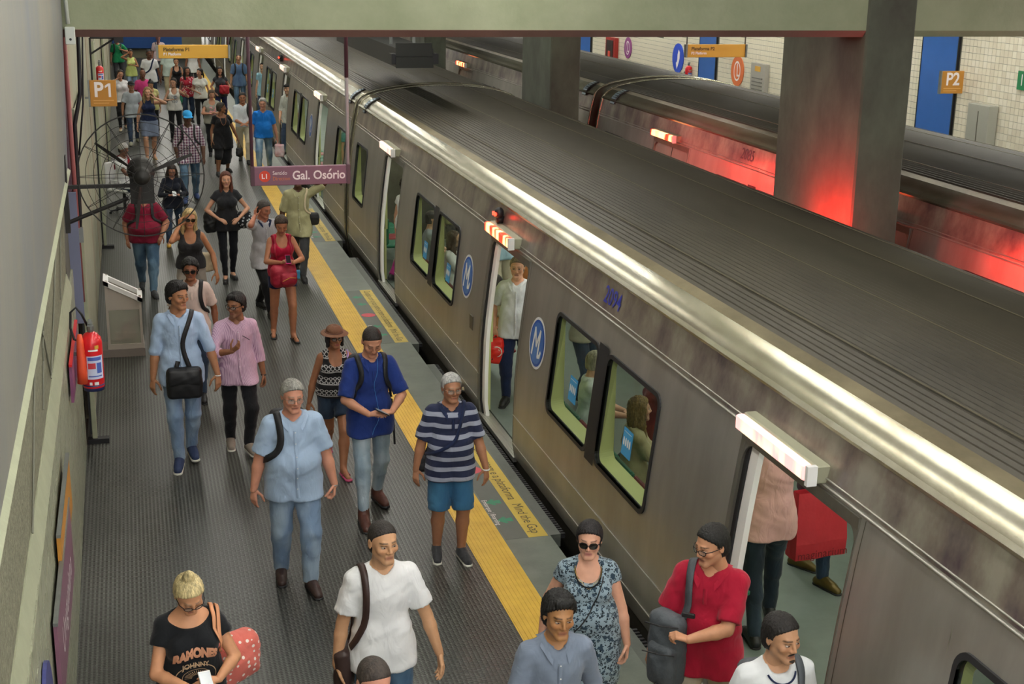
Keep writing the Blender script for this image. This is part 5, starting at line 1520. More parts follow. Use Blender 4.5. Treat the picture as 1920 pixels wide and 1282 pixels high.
        if hem < .52:
            for Hp, K, An, g in legs: ts.grp(cap(Hp, K, lrad[0]+off+.010, lrad[1]+off*2+.016), [(-ez, float(-ez@hz))], .12 if hem < .42 else .05)
        if sl <= 0:
            for S, g in zip(SH, (-1, 1)):
                ts.sub(cap(S+ex*g*.035*H, S+ex*g*.035*H-ez*.05*H, .052*H*w, .048*H*w), .01)
        # neck opening
        ts.sub(cap(tp(0, .004, .822), HC, nr*1.14, nr*1.45), .01)
        if neck in ('v', 'collar', 'polo'):
            ts.sub(cap(tp(0, -.045, .848), tp(0, -.088, .800 if neck == 'v' else .805), .027*H, .004*H), .01)
        elif neck == 'scoop': ts.sub(ell(tp(0, -.065, .835), A(.060, .062, .062)*H, R_), .01)
        elif neck == 'wide': ts.sub(ell(tp(0, -.04, .850), A(.088, .075, .050)*H, R_), .01)
        elif neck == 'deepv': ts.sub(cap(tp(0, -.045, .848), tp(0, -.088, .765), .036*H, .004*H), .01)
        elif neck == 'tank': ts.sub(ell(tp(0, -.068, .835), A(.055, .062, .085)*H, R_), .01); ts.sub(ell(tp(0, .06, .85), A(.05, .05, .06)*H, R_), .01)
        elif neck == 'strap': ts.cut(ez, float(ez@tp(0, 0, .785)), .01)
        else: ts.sub(ell(tp(0, -.035, .850), A(.040, .04, .028)*H, R_), .008)
        o.top = ts; nm = top.get('name', 'shirt')
        shape_mesh(nm, ts, h, tm, E_, .0022 if res != 'f' else .002, seed)
        if neck in ('collar', 'polo') and res != 'f' or top.get('collar'):
            cm = top.get('cm', tm); n = 22; rows = []
            for r_, dz, fo in ((nr*1.12, .836, 0), (nr*1.25, .852, 0), (nr*1.75, .828, 1)):
                row = []
                for i in range(n):
                    a = math.radians(25+(310)*i/(n-1)); gx = math.sin(a); gy = -math.cos(a); fr = max(0, -gy)
                    e_ = min(i, n-1-i); tip = (.020 if e_ == 0 else (.010 if e_ == 1 else 0))*fo
                    row.append(tp(gx*r_/H, gy*r_/H+.008-.010*fr*(1+fo*.7), dz-.020*fr-tip*1.4))
                rows.append(row)
            R3, _ = push(np.array(rows[2]), ts, .009); R3[:, 2] = np.minimum(R3[:, 2], np.array(rows[1])[:, 2]-.012)
            VV = np.concatenate([np.array(rows[0]), np.array(rows[1]), R3]); NN = VV.copy(); cen = tp(0, 0, .84)
            dd = VV-cen; dd[:, 2] = 0; dd /= np.linalg.norm(dd, axis=1)[:, None]; VV2 = VV+dd*.004; VV = np.concatenate([VV, VV2]); QQ = []
            for b in (0, 3*n):
                for k in (0, 1):
                    for i in range(n-1): q = (b+k*n+i, b+k*n+i+1, b+(k+1)*n+i+1, b+(k+1)*n+i); QQ.append(q if b else q[::-1])
            link('collar', np_mesh('collar', VV, np.array(QQ), cm), E_)
        if neck in ('collar',) and res != 'f':
            pts = [tp(0, -.12, z) for z in np.linspace(.80, hem+.02, 12)]; ribbon('button_placket', pts, .026, tm, E_, ts, .0045, .002)
            bb = MB(); Pp, Gg = push(np.array([tp(0, -.12, z) for z in np.linspace(.79, hem+.06, 6)]), ts, .009)
            for q in Pp: bb.lathe([(.0045, 0), (.0045, .002)], 8, tuple(q), 1)
            bb.build('buttons', m_white, E_, kind='stuff')
        if neck == 'polo' and res != 'f':
            pts = [tp(0, -.12, z) for z in np.linspace(.80, .735, 6)]; ribbon('button_placket', pts, .026, top.get('cm', tm), E_, ts, .0045, .002, n=8)
        if top.get('trim'):
            n = 20; pts = []
            for i in range(n):
                a = math.pi*(i/(n-1))-math.pi/2; pts.append(tp(.058*math.sin(a)*top.get('tw', 1), -.05-.05*math.cos(a), .832-top.get('td', .055)*math.cos(a)))
            ribbon('neck_trim', pts, .010, top['trim'], E_, ts, .004, .003)
    # ---- bottom
    if bottom:
        bmn, bk = bottom['m'], bottom.get('k', 'pants'); bs = Shape(); off = bottom.get('loose', .010)
        for p_, k in tprims(off*.7)[1:3]: bs.u(p_, k)
        if bk in ('pants', 'shorts'):
            hem = bottom.get('hem', 2.0)
            for Hp, K, An, g in legs:
                if hem > 1:
                    Ae = K+(An-K)*min(hem-1+.04, 1.04); d = nrm(An-K); bs.u(cap(Hp, K, lrad[0]+off, lrad[1]+off*1.1), .03)
                    e = K+(An-K)*(hem-1+.02); bs.grp(cap(K, Ae, lrad[1]+off*1.1, max(lrad[3]+off*bottom.get('cuff', 1.6), .03)), [(d, float(d@e))], .02); bs.u(cap(K, K*.7+An*.3+A(0, .008, 0), lrad[1]+off, lrad[2]+off), .02)
                else:
                    d = nrm(K-Hp); e = Hp+(K-Hp)*hem; bs.grp(cap(Hp, K, lrad[0]+off, lrad[1]+off*2.2+.012), [(d, float(d@e))], .03)
        else:
            hz_ = bottom.get('hem', .30); c2_ = A((ft[0][0]+ft[1][0])/2, (ft[0][1]+ft[1][1])/2, hz_*H); r1, r2 = .080*H*w, bottom.get('r', .085)*H*w
            c1 = tp(0, 0, .53)
            for g in (-1, 1): bs.grp(cap(c1+ex*g*.02*H, c2_+ex*g*.025*H, r1+.3*off, r2, ey, 1.15), [(A(0, 0, -1), -hz_*H)], .03)
            for Hp, K, An, g in legs: bs.grp(cap(Hp, K*.9+An*.1, lrad[0]+off+.004, lrad[1]+off*2+.012), [(A(0, 0, -1), -hz_*H)], .10)
        tz = P0+ez*(bottom.get('waist', .60)-.525)*H; bs.cut(ez, float(ez@tz), .004)
        o.bot = bs; shape_mesh(bottom.get('name', 'trousers' if bk == 'pants' else bk if bk != 'pants' else ''), bs, h*1.15, bmn, E_, .0026, seed+3, .8)
        if belt:
            n = 30; zc = bottom.get('waist', .60)-.018; pts = [tp(.12*math.sin(t), -.12*math.cos(t), zc) for t in np.linspace(.0, 2*math.pi, n)]
            ribbon('belt', pts, .032, belt, E_, bs, .003, .003, n=40)
    # ---- shoes
    if shoes:
        for Hp, K, An, g in legs:
            sm, sk = shoes['m'], shoes.get('k', 'shoe'); z_ = max(An[2]-.045*H, 0)
            toe = An+A(g*.015*H, -.108*H, -.030*H); heel = An+A(0, .024*H, -.026*H); s_ = Shape(); tilt = 0
            if An[2] > .075*H: toe = toe-A(0, 0, min(An[2]-.045*H, .045*H))
            if sk == 'sandal':
                s_.u(cap(heel-A(0, 0, .012*H), toe-A(0, 0, .008*H), .024*H, .026*H, A(0, 0, 1), 2.8), .01); q = shape_mesh('sandal', s_, min(h, .012), sm, E_)
                md = heel*.35+toe*.65
                MB().tube([tuple(md+A(-.026*H, .02, .0)), tuple(md+A(-.012*H, -.0, .020*H)), tuple(md+A(0, -.03, .012*H)), tuple(md+A(.012*H, 0, .020*H)), tuple(md+A(.026*H, .02, 0))], .005, 6).build('strap', sm, q, True)
            else:
                s_.u(cap(heel, An*.3+toe*.7, .025*H, .024*H), .02); s_.u(cap(An*.3+toe*.7, toe, .025*H, .021*H, A(0, 0, 1), 1.15), .01); s_.u(cap(An+A(0, .004, .0), An*.5+toe*.5, .026*H, .024*H), .02)
                if sk == 'boot': s_.u(cap(An, K*.16+An*.84, .028*H, .028*H), .02)
                if sk == 'flat': s_.cut((0, 0, 1), An[2]-.008*H, .004)
                q = shape_mesh('shoe', s_, min(h, .018), sm, E_)
                so = Shape(); so.u(cap(heel-A(0, 0, .016*H), toe-A(0, 0, .013*H), .026*H, .0255*H, A(0, 0, 1), 2.3), .01); shape_mesh('sole', so, min(h, .016), shoes.get('s', m_rubber), q)
                if sk == 'sneaker':
                    q_ = MB()
                    for t in (.32, .45, .58): c = An*(1-t)+toe*t+A(0, 0, .020*H-.004*H*(t*2)); q_.tube([tuple(c+A(-.014*H, 0, -.004)), tuple(c+A(0, -.004, .004)), tuple(c+A(.014*H, 0, -.004))], .003, 5)
                    q_.build('laces', m_white, q)
    # ---- hair
    if hair:
        Vr, Qr = hair_mesh(hair[0], sex, hh_*1.2, seed); link('hair', np_mesh('hair', Vr@Rh.T*sc+HC, Qr, hairm(hair[1])), E_)
    if glasses:
        dark = glasses == 'sun'; fr = MB(); gm = mat('glasses_black', '17151a', .25) if glasses != 'wire' else mat('glasses_wire', '8a8076', .3, .8)
        rx, rz, cz = (.026, .020, .004) if dark else (.0235, .0155, .003); rad = .0022 if glasses != 'wire' else .0014
        def gy(x): return -.1045+abs(x)*abs(x)*5.0
        for g in (-1, 1):
            fr.tube([tuple(hd(g*.032+rx*math.copysign(abs(math.cos(t))**.8, math.cos(t)), gy(g*.032+rx*math.cos(t)), cz+rz*math.copysign(abs(math.sin(t))**.8, math.sin(t)))) for t in np.linspace(0, 2*math.pi, 18)[:-1]], rad*sc, 6, closed=True)
            fr.tube([tuple(hd(g*.056, gy(.056), cz+.006)), tuple(hd(g*.074, -.06, cz+.007)), tuple(hd(g*.080, .005, .006))], rad*sc*1.1, 6)
        fr.tube([tuple(hd(-.008, -.106, cz+.004)), tuple(hd(0, -.110, cz+.007)), tuple(hd(.008, -.106, cz+.004))], rad*sc, 6)
        G_ = fr.build('glasses', gm, E_, True)
        ln = MB()
        for g in (-1, 1):
            Pq = [tuple(hd(g*.032+rx*math.copysign(abs(math.cos(t))**.8, math.cos(t)), gy(g*.032+rx*math.cos(t)), cz+rz*math.copysign(abs(math.sin(t))**.8, math.sin(t)))) for t in np.linspace(0, 2*math.pi, 18)[:-1]]
            ln.add(Pq, [tuple(range(17))])
        ln.build('lens', mat('dark_lens', '15120f', .12, coat=.5) if dark else glass('clear_lens', 'dfe6ea', .16), G_)
    if hat:
        s_ = Shape()
        if hat[0] == 'cap':
            s_.u(ell((0, .012, .045), (.086, .103, .080)), 0); s_.cut((0, .0, -1), -.040, .004); s_.u(cap((-.035, -.085, .042), (.035, -.085, .042), .05, .05, A(0, 0, 1), 4.5), .008)
        elif hat[0] == 'fedora':
            s_.u(ell((0, .012, .075), (.088, .100, .065)), 0); s_.cut((0, 0, -1), -.045, .004); s_.u(cap((0, -.008, .046), (0, .02, .050), .150, .150, A(0, 0, 1), 16.), .012); s_.sub(ell((0, -.0, .150), (.025, .07, .02)), .015)
        elif hat[0] == 'cloth':
            s_.u(ell((0, .016, .04), (.090, .106, .090)), 0); s_.cut(nrm(A(0, -.5, -.85)), .018, .006)
        elif hat[0] == 'flatcap': s_.u(ell((0, .0, .075), (.095, .115, .035)), 0); s_.u(cap((-.02, -.09, .06), (.02, -.09, .06), .04, .04, A(0, 0, 1), 6.), .01)
        V, Q = s_.mesh(.007 if hat[0] == 'fedora' else hh_); q = link('hat', np_mesh('hat', V@Rh.T*sc+HC, Q, hat[1]), E_)
        if hat[0] == 'fedora':
            b = MB(); b.tube([tuple(hd(.0895*math.sin(t), .012-.102*math.cos(t), .058)) for t in np.linspace(0, 2*math.pi, 28)[:-1]], .009*sc, 6, closed=True); b.build('hat_band', hat[2], q, True)
    PEOPLE[key] = o
    return o
def world(o, p):
    M_ = Matrix.Translation(o.E.location) @ Matrix.Rotation(o.E.rotation_euler.z, 4, 'Z'); return M_ @ Vector([float(v) for v in p])
# ------------------------------------------------------------------ placing people from the ground they stand on
def projpx(Pw):
    v = Vector(Pw)-Vector((0, 0, CAM_H)); z = v.dot(FW); return 960+CAM_F*v.dot(RT)/z, 641-CAM_F*v.dot(UPV)/z
def fit_h(x, y, top):
    lo, hi = .4, 2.6
    for _ in range(40):
        m = (lo+hi)/2
        if projpx((x, y, m))[1] > top: lo = m
        else: hi = m
    return lo
def who(key, label, feet=None, px=None, hx=None, H=None, yaw=0, at=None, **kw):
    ya = math.radians(yaw); ca, sa = math.cos(ya), math.sin(ya)
    if hx:
        q = on_x(*hx); at = (hx[2], q.y); kw['hz'] = q.z
    if feet:
        pts = []
        for f in feet:
            z = f[2] if len(f) > 2 else 0.0
            g = ground(f[0], f[1], z); pts.append((g.x, g.y, z))
        x, y = sum(p[0] for p in pts)/len(pts), sum(p[1] for p in pts)/len(pts)
        if at: x, y = at
        y -= kw.pop('fwd', 0.0)
        lf = []
        for p in pts: dx, dy = p[0]-x, p[1]-y; lf.append((dx*ca+dy*sa, -dx*sa+dy*ca, p[2]))
        if len(lf) == 1: lf = [(lf[0][0]-.07, lf[0][1]-.05, 0), (lf[0][0]+.07, lf[0][1]+.12, 0)]
        lf.sort(key=lambda q: q[0])
        # feet pixels mark the shoe middle: the ankle sits a little behind it
        lf = [(max(min(a, .28), -.28)*1.0, max(min(b+.03, .38), -.38), c) for a, b, c in lf]
        if H is None and px: H = min(max(fit_h(x, y-.04, px[1]+2), 1.48), 1.93)
        kw['feet'] = lf
    elif at is None:
        H = H or 1.70; g = ground(px[0], px[1], H*.985); x, y = g.x, g.y+.03
    else: x, y = at
    hz = kw.pop('hz', None)
    if hz and kw.get('seat'): kw['seat'] = max(min(.55*1.0+(hz-1.25)*.5, .75), .5)
    return person(key, label, (x, y), H=H or 1.7, yaw=ya, **kw)
def local_empty(name, o):
    e = empty(name, o.E.location, o.E.rotation_euler.z); return e
def pillow(parent, nm, c, hx, hz, dep, m, R=None, h=.012, amp=.0014, rs=.5):
    """soft rounded bag body: half width hx, half height hz, half depth dep"""
    s = Shape(); c = np.array(c, float); Rm = np.stack(R, 1) if R is not None else np.eye(3); r = min(hx, hz, dep)
    s.u(rbx(c-Rm[:, 2]*hz*.04, (hx, dep, hz), r*.85, Rm), .01); s.u(ell(c-Rm[:, 2]*hz*.15, (hx*.98, dep*1.25, hz*.8), Rm), .03)
    return shape_mesh(nm, s, h, m, parent, amp, 3)
def facing(o, a=0.0):
    """frame turned by a about the vertical"""
    return (A(math.cos(a), math.sin(a), 0), A(-math.sin(a), math.cos(a), 0), A(0, 0, 1))
def phone(o, label, c, tilt=.6, case='1c1c20', scr='20242c', lit=False, yaw=0.0):
    e = local_empty('phone', o); w_ = world(o, c); e.location = w_; e.rotation_euler = (tilt, 0, o.E.rotation_euler.z+yaw)
    MB().rbox((0, 0, 0), (.068, .135, .010), .003).build('phone_case', mat('phone_'+case, case, .35), e)
    MB().box(-.030, -.058, .0052, .030, .058, .0062).build('screen', mat('screen_'+scr, scr, .15, coat=.4), e)
    return tag(e, label, 'phone')
def backpack(o, label, m, strapm, big=1.0, straps=(-1, 1), front=False, w_=.046):
    e = local_empty('backpack', o); H = o.H; s = -1 if front else 1
    pillow(e, 'pack_body', o.tp(0, s*(.118*big+.02), .70), .15*big, .22*big, .085*big, m, (o.ex, o.ey, o.ez), .014)
    pillow(e, 'pocket', o.tp(0, s*(.118*big+.075), .66), .11*big, .11*big, .05*big, m, (o.ex, o.ey, o.ez), .014)
    for g in straps:
        pts = [o.tp(g*.055, .075, .775), o.tp(g*.062, .03, .835), o.tp(g*.064, -.05, .81), o.tp(g*.068, -.08, .74), o.tp(g*.085, -.05, .66), o.tp(g*.10, .02, .62), o.tp(g*.08, .08, .61)]
        ribbon('strap', pts, w_, strapm, e, o.top, .008, .008)
    return tag(e, label, 'backpack')
def crossbag(o, label, m, sgn, hip=(.11, .0, .50), size=(.17, .13, .06), strapm=None, wd=.035, yaw=0.0, from_s=None, name='shoulder_bag', flap=True, same_side=False):
    """bag at one hip, strap over the other shoulder (or the same one)"""
    e = local_empty(name, o); strapm = strapm or m; H = o.H
    c = o.tp(sgn*hip[0], hip[1], hip[2]); R = facing(o, yaw)
    pillow(e, 'bag_body', c, size[0], size[1], size[2], m, R, .012)
    if flap: pillow(e, 'flap', c-R[1]*size[2]*.65+A(0, 0, size[1]*.35), size[0]*.92, size[1]*.55, size[2]*.5, m, R, .012)
    s2 = sgn if same_side else -sgn
    t = c+A(0, 0, size[1]*.8)
    fr = [t-R[1]*.03+R[0]*sgn*-size[0]*.4, o.tp(s2*.01 if not same_side else s2*.07, -.10, .68), o.tp(s2*.05 if not same_side else s2*.072, -.075, .80), o.tp(s2*.062 if not same_side else s2*.078, .0, .832),
          o.tp(s2*.055 if not same_side else s2*.072, .06, .79), o.tp(s2*-.02 if not same_side else s2*.075, .085, .66), t+R[1]*.03+R[0]*sgn*size[0]*.4]
    ribbon('strap', fr, wd, strapm, e, o.top, .010, .005, n=34)
    return tag(e, label, 'bag')
def handbag(o, label, c, size, m, hang=None, name='handbag', cat='bag', yaw=0.0, amp=.004, handle=True):
    e = local_empty(name, o); R = facing(o, yaw); c = np.array(c, float)
    pillow(e, 'bag_body', c, *size, m, R, .011, amp, .35)
    if handle:
        hang = np.array(hang if hang is not None else c+A(0, 0, size[1]+.1), float)
        for k in (-1, 1): MB().tube([tuple(c+R[0]*size[0]*.6*k+A(0, 0, size[1]*.9)), tuple(c*.3+hang*.7+R[0]*size[0]*.3*k), tuple(hang)], .006, 6).build('handle', m, e, True)
    return tag(e, label, cat)
def decal(o, meshes, yoff=.011):
    """lay flat meshes (x,z in local metres) on the front of the shirt"""
    for ob in meshes:
        me = ob.data; n = len(me.vertices); co = np.empty(n*3, np.float32); me.vertices.foreach_get('co', co); co = co.reshape(-1, 3).astype(float)
        y = np.full(n, -.45)
        for _ in range(40):
            d = o.top.at(np.stack([co[:, 0], y, co[:, 2]], 1)); y = y+np.clip(d-yoff, -.02, .05)*.8
        co[:, 1] = np.minimum(y, -.02); me.vertices.foreach_set('co', co.astype(np.float32).ravel()); me.update()
# ------------------------------------------------------------------ cloth and leather
def tee(c, n, **k): return fabric(n, c, **k)
J = lambda n, a, b: fabric('jeans_'+n, a, 'denim', b, bump=.45)
jl = J('light', '7890ae', '9fb3c6'); jm = J('mid', '46637f', '6d8ba3'); jd = J('dark', '27364c', '3a4d66'); jp = J('pale', '8b9fae', 'b2c0ca')
blk = fabric('cloth_black', '17181c'); gry = fabric('cloth_charcoal', '3c3d40'); bei = fabric('cloth_beige', 'b9b09a'); nav = fabric('cloth_navy', '1c2748')
wht = fabric('cloth_white', 'e6e7e8'); leaB = mat('leather_brown', '5a342a', .4, noise=.3); leaK = mat('leather_black', '1a1a1d', .45); leaD = mat('leather_dark_brown', '3b2a26', .45)
nyl = mat('nylon_black', '1d1e22', .6, noise=.2, ns=20, bump=.2, bs=30); nylg = mat('nylon_grey', '50565c', .65, noise=.2, ns=14, bump=.3, bs=30); solew = mat('sole_white', 'd8d8cc', .6)
beltb = mat('belt_black', '18181a', .45); cream = fabric('cloth_cream', 'd6c6a6')
ped = lambda m, k='shoe', s=None: dict(m=m, k=k, **({'s': s} if s else {}))
# ------------------------------------------------------------------ front row
ram = fabric('tee_black', '17191d', bump=.25)
o = who('band', 'blonde woman with a bun and glasses in a black printed T-shirt using her phone', px=(347, 1072), H=1.62, yaw=10, sex='f', fat=.16, res='n', skin='cf9670',
        hair=('bun', 'ead59c'), top=dict(m=ram, sl=.42, neck='wide', hem=.50, name='printed_shirt', slf=.02), bottom=dict(m=jd), shoes=ped(leaK), glasses='plastic', head=(.10, .62, -.08), lean=.06,
        armL=('at', (-.040, -.175, .640), (.75, -.35, .25), (-.8, .3, -.8)), armR=('at', (.062, -.165, .648), (-.75, -.35, .25), (.8, .3, -.8)), closed=True)
pk = mat('print_salmon', 'd79a78', .6)
t = [put_text('RAMONES', .084, pk, o.E, (0, 0, 0), (0, 0, 0), bold=.006), put_text('JOHNNY', .040, mat('print_tan', 'b89a78', .6), o.E, (0, 0, 0), (0, 0, 0), bold=.001)]
for q, (z0, arc, sx) in zip(t, ((.715*1.62, .030, .64), (.667*1.62, .026, .95))):
    me = q.data; co = np.empty(len(me.vertices)*3, np.float32); me.vertices.foreach_get('co', co); co = co.reshape(-1, 3).copy()
    x, y = co[:, 0]*sx, co[:, 1].copy(); co[:, 0] = x; co[:, 2] = z0+y-arc*(x/.12)**2; co[:, 1] = 0; me.vertices.foreach_set('co', co.ravel()); q.rotation_euler = (0, 0, 0)
sl = MB(); zc = .622*1.62
for r0, r1 in ((.112, .117), (.078, .081)):
    P_ = [(r*math.cos(a), 0, zc+r*math.sin(a)*.62) for r in (r0, r1) for a in np.linspace(-.3, math.pi+.3, 30)]
    sl.add(P_, [(i, i+1, 31+i, 30+i) for i in range(29)])
for k in range(17):
    a = math.pi*k/16; sl.add([(r*math.cos(a+d), 0, zc+r*math.sin(a+d)*.62) for r, d in ((.028, -.04), (.068, -.03), (.068, .03), (.028, .04))], [(0, 1, 2, 3)])
q = sl.build('seal_print', MATS['print_tan'], o.E); t.append(q); decal(o, t)
phone(o, 'white phone held by the blonde woman in the black printed T-shirt', (o.palm[0]+o.palm[1])/2+A(0, -.015, .02), .5, 'e8e8e8', 'cfd6dd')
e = local_empty('polka_dot_bag', o)
coral = fabric('coral_dots', 'e07568', 'dots', 'f4e6dc', bump=.3, sc=.55)
pillow(e, 'bag_body', o.tp(.165, .085, .565), .19, .15, .09, coral, facing(o, .4), .012, .003)
for dx in (0, .016):
    ribbon('strap', [o.tp(.14, .03, .66), o.tp(.115, -.07, .70), o.tp(.088+dx, -.075, .78), o.tp(.080+dx, -.01, .832), o.tp(.085+dx, .05, .80), o.tp(.13, .09, .68)], .022, mat('strap_peach', 'd8966c', .5), e, o.top, .010, .005)
tag(e, 'coral bag with white polka dots on the blonde woman\'s shoulder', 'bag')
o = who('whitetee', 'young man in a white V-neck T-shirt with a brown shoulder bag, at the front', px=(716, 984), H=1.76, yaw=2, res='n', skin='c99a74', w=.98, hair=('buzz', '2b231e'),
        top=dict(m=fabric('tee_white', 'f1f2f3', bump=.4), sl=.74, neck='v', hem=.47, slf=.018), bottom=dict(m=jm), shoes=ped(leaK, 'sneaker'), head=(.22, .04, 0), stubble=.15,
        armL=('at', (-.165, -.01, .475), (.05, -.1, -1), (-.5, 1, 0), (.9, -.3, 0)), armR=('at', (.195, -.055, .49), (.10, -.15, -1), (.6, 1, 0), (-.9, -.3, 0)))
e = local_empty('brown_shoulder_bag', o)
pillow(e, 'bag_body', o.tp(-.125, .03, .46), .13, .16, .05, leaD, facing(o, 1.2), .012)
ribbon('strap', [o.tp(-.125, -.03, .56), o.tp(-.10, -.09, .66), o.tp(-.078, -.08, .76), o.tp(-.066, -.03, .828), o.tp(-.068, .04, .815), o.tp(-.09, .085, .70), o.tp(-.125, .07, .55)], .042, leaD, e, o.top, .010, .006)
tag(e, 'dark brown bag hanging at the side of the man in the white T-shirt', 'bag')
who('bald', 'man of whom only a thinning dark crown shows at the bottom edge', px=(697, 1238), H=1.72, yaw=5, res='n', skin='c98f78', hair=('buzz', '4a3f38'), top=dict(m=nav, sl=.6, neck='crew'), bottom=dict(m=jd), shoes=ped(leaK), head=(.1, .25, 0))
o = who('bluegrey', 'dark-haired man in a grey-blue collared shirt walking past the yellow strip', px=(1047, 1118), H=1.70, yaw=-3, res='n', skin='b07f54', w=.94, hair=('thick', '14120f'),
        top=dict(m=fabric('shirt_greyblue', '7b8799'), sl=1.4, neck='collar', hem=.46), bottom=dict(m=gry), shoes=ped(leaK), head=(.05, .10, .04), armL=('swing', .06), armR=('swing', -.04))
leo = fabric('leopard_print', '8ea2ae', 'leopard', '14222b', '2e4252', bump=.3, sc=.7)
o = who('leopard', 'woman in sunglasses and a leopard-print dress standing beside the train', px=(1108, 984), H=1.60, yaw=-16, sex='f', fat=.42, res='n', skin='d6a288', hair=('updo', '1c1618'),
        top=dict(m=leo, sl=.30, neck='scoop', hem=.32, name='dress', loose=.008, trim=blk, tw=1.0, td=.062), glasses='sun', shoes=ped(leaK, 'sandal'), head=(-.10, .06, .02),
        armL=('at', (-.175, .02, .50), (0, -.2, -1), (-.6, 1, 0)), armR=('at', (.165, -.05, .49), (-.05, -.25, -1), (.7, 1, 0), (-.9, 0, 0), .5))
b = MB(); b.tube([tuple(v) for v in push(spline([o.tp(-.03, -.05, .835), o.tp(-.02, -.11, .80), o.tp(0, -.12, .775), o.tp(.02, -.11, .80), o.tp(.032, -.05, .835)], 20), o.top, .004)[0]], .0013, 5)
b.build('necklace', mat('gold_chain', 'c9a24a', .3, .9), o.E)
MB().tube([tuple(v) for v in push(spline([o.tp(.06, -.06, .80), o.tp(.02, -.12, .70), o.tp(-.04, -.13, .60), o.tp(-.10, -.06, .52)], 24), o.top, .006)[0]], .004, 6).build('bag_cord', nyl, o.E)
o = who('redpolo', 'man in a red polo shirt and glasses looking left at the nearest door', px=(1345, 988), H=1.74, yaw=-38, fat=.18, res='n', skin='c8916f', hair=('short', '15130f'),
        top=dict(m=fabric('polo_red', 'a81432'), sl=.86, neck='polo', hem=.45, slf=.016), bottom=dict(m=bei), shoes=ped(leaK), glasses='plastic', head=(-.62, .22, 0), stubble=.35,
        armL=('at', (-.19, -.06, .50), (-.1, -.3, -1), (-.5, 1, 0)), armR=('at', (-.02, -.20, .655), (-.8, -.2, .25), (.9, .4, -.7), (0, .3, -1), .9))
e = local_empty('backpack', o)
pillow(e, 'pack_body', o.tp(-.125, -.085, .545), .125, .24, .075, nylg, facing(o, -.5), .012, .002); pillow(e, 'pocket', o.tp(-.13, -.125, .50), .10, .14, .05, nylg, facing(o, -.5), .012, .002)
ribbon('strap', [o.tp(-.11, -.12, .64), o.tp(-.075, -.10, .72), o.tp(-.066, -.065, .80), o.tp(-.062, .0, .838), o.tp(-.07, .06, .79), o.tp(-.10, .07, .66)], .05, nylg, e, o.top, .010, .008)
MB().tube([tuple(o.tp(-.19, -.15, .66)), tuple(o.tp(-.13, -.185, .675)), tuple(o.tp(-.07, -.15, .66))], .005, 6).tube([tuple(o.tp(-.19, -.17, .56)), tuple(o.tp(-.13, -.20, .575)), tuple(o.tp(-.075, -.17, .56))], .004, 6).build('zip', nyl, e)
MB().rbox(tuple(o.tp(-.045, -.118, .70)), (.08, .02, .03), .004).build('buckle', nyl, e); MB().tube([tuple(o.tp(-.13, -.15, .44)), tuple(o.tp(-.16, -.17, .40))], .014, 6).build('loose_strap', nyl, e)
tag(e, 'grey backpack slung on the chest of the man in the red polo', 'backpack')
o = who('goatee', 'dark-haired man with a goatee and white T-shirt at the bottom right', px=(1464, 1158), H=1.73, yaw=0, res='n', skin='bb8d6c', hair=('short', '1d1713'), top=dict(m=fabric('tee_offwhite', 'dde0e2', bump=.3), sl=.7, neck='crew', hem=.47, trim=nav, tw=.85, td=.020),
        bottom=dict(m=jd), shoes=ped(leaK), head=(.28, .10, 0), moust=True, stubble=.25, armL=('swing', .03), armR=('swing', -.03))
e = local_empty('backpack_strap_bag', o); ribbon('strap', [o.tp(.075, -.09, .70), o.tp(.068, -.075, .79), o.tp(.060, -.0, .838), o.tp(.062, .06, .79), o.tp(.06, .10, .70)], .045, nylg, e, o.top, .012, .007)
pillow(e, 'bag_body', o.tp(.03, .14, .66), .14, .19, .07, nylg, facing(o), .014); tag(e, 'grey-strapped bag on the shoulder of the man with the goatee', 'bag')
# ------------------------------------------------------------------ middle of the platform
o = who('paleblue', 'grey-haired man with glasses in a pale blue short-sleeved shirt', feet=((529, 1082), (584, 1106)), px=(549, 708), yaw=3, fat=.32, w=1.02, res='n', skin='cb8f76', hair=('short', 'a6a49c'),
        top=dict(m=fabric('shirt_paleblue', 'a9c0dc'), sl=.82, neck='collar', hem=.455, slf=.022), bottom=dict(m=jl, cuff=1.9, loose=.014), shoes=ped(leaD), glasses='wire', head=(.10, .16, 0),
        armL=('at', (-.185, .0, .475), (-.05, -.15, -1), (-.5, 1, 0)), armR=('at', (.185, -.04, .475), (-.1, -.2, -1), (.6, 1, 0), (-.9, .2, 0), .9))
backpack(o, 'black backpack hung on one shoulder of the grey-haired man in pale blue', nyl, nyl, 1.0, (-1,), w_=.055)
MB().tube([tuple(o.wrist[1]+A(.024*math.cos(t), .026*math.sin(t), 0)) for t in np.linspace(0, 2*math.pi, 15)[:-1]], .006, 6, closed=True).build('watch', m_galv, o.E)
strp = fabric('polo_striped', '262c48', 'hstripe', '9da2b4', sc=.95)
o = who('striped', 'white-haired man in a navy and grey striped polo and blue shorts', feet=((820, 1042), (866, 1046)), px=(852, 700), yaw=-2, fat=.22, w=1.0, res='n', skin='a87659', hair=('short', 'd2d2cf'),
        top=dict(m=strp, sl=.86, neck='polo', hem=.455, slf=.016, cm=nav), bottom=dict(m=fabric('shorts_teal', '33648a', 'denim', '3f7294'), k='shorts', hem=1.0), shoes=ped(gry, 'sneaker', solew), glasses='wire', head=(.10, .10, 0),
        armL=('at', (-.175, .01, .49), (-.05, -.3, -1), (-.5, 1, 0)), armR=('at', (.18, -.06, .485), (0, -.3, -1), (.5, 1, 0)))
crossbag(o, 'small black shoulder bag at the hip of the striped-polo man', nyl, -1, (.125, .03, .53), (.09, .085, .04), nav, .03)
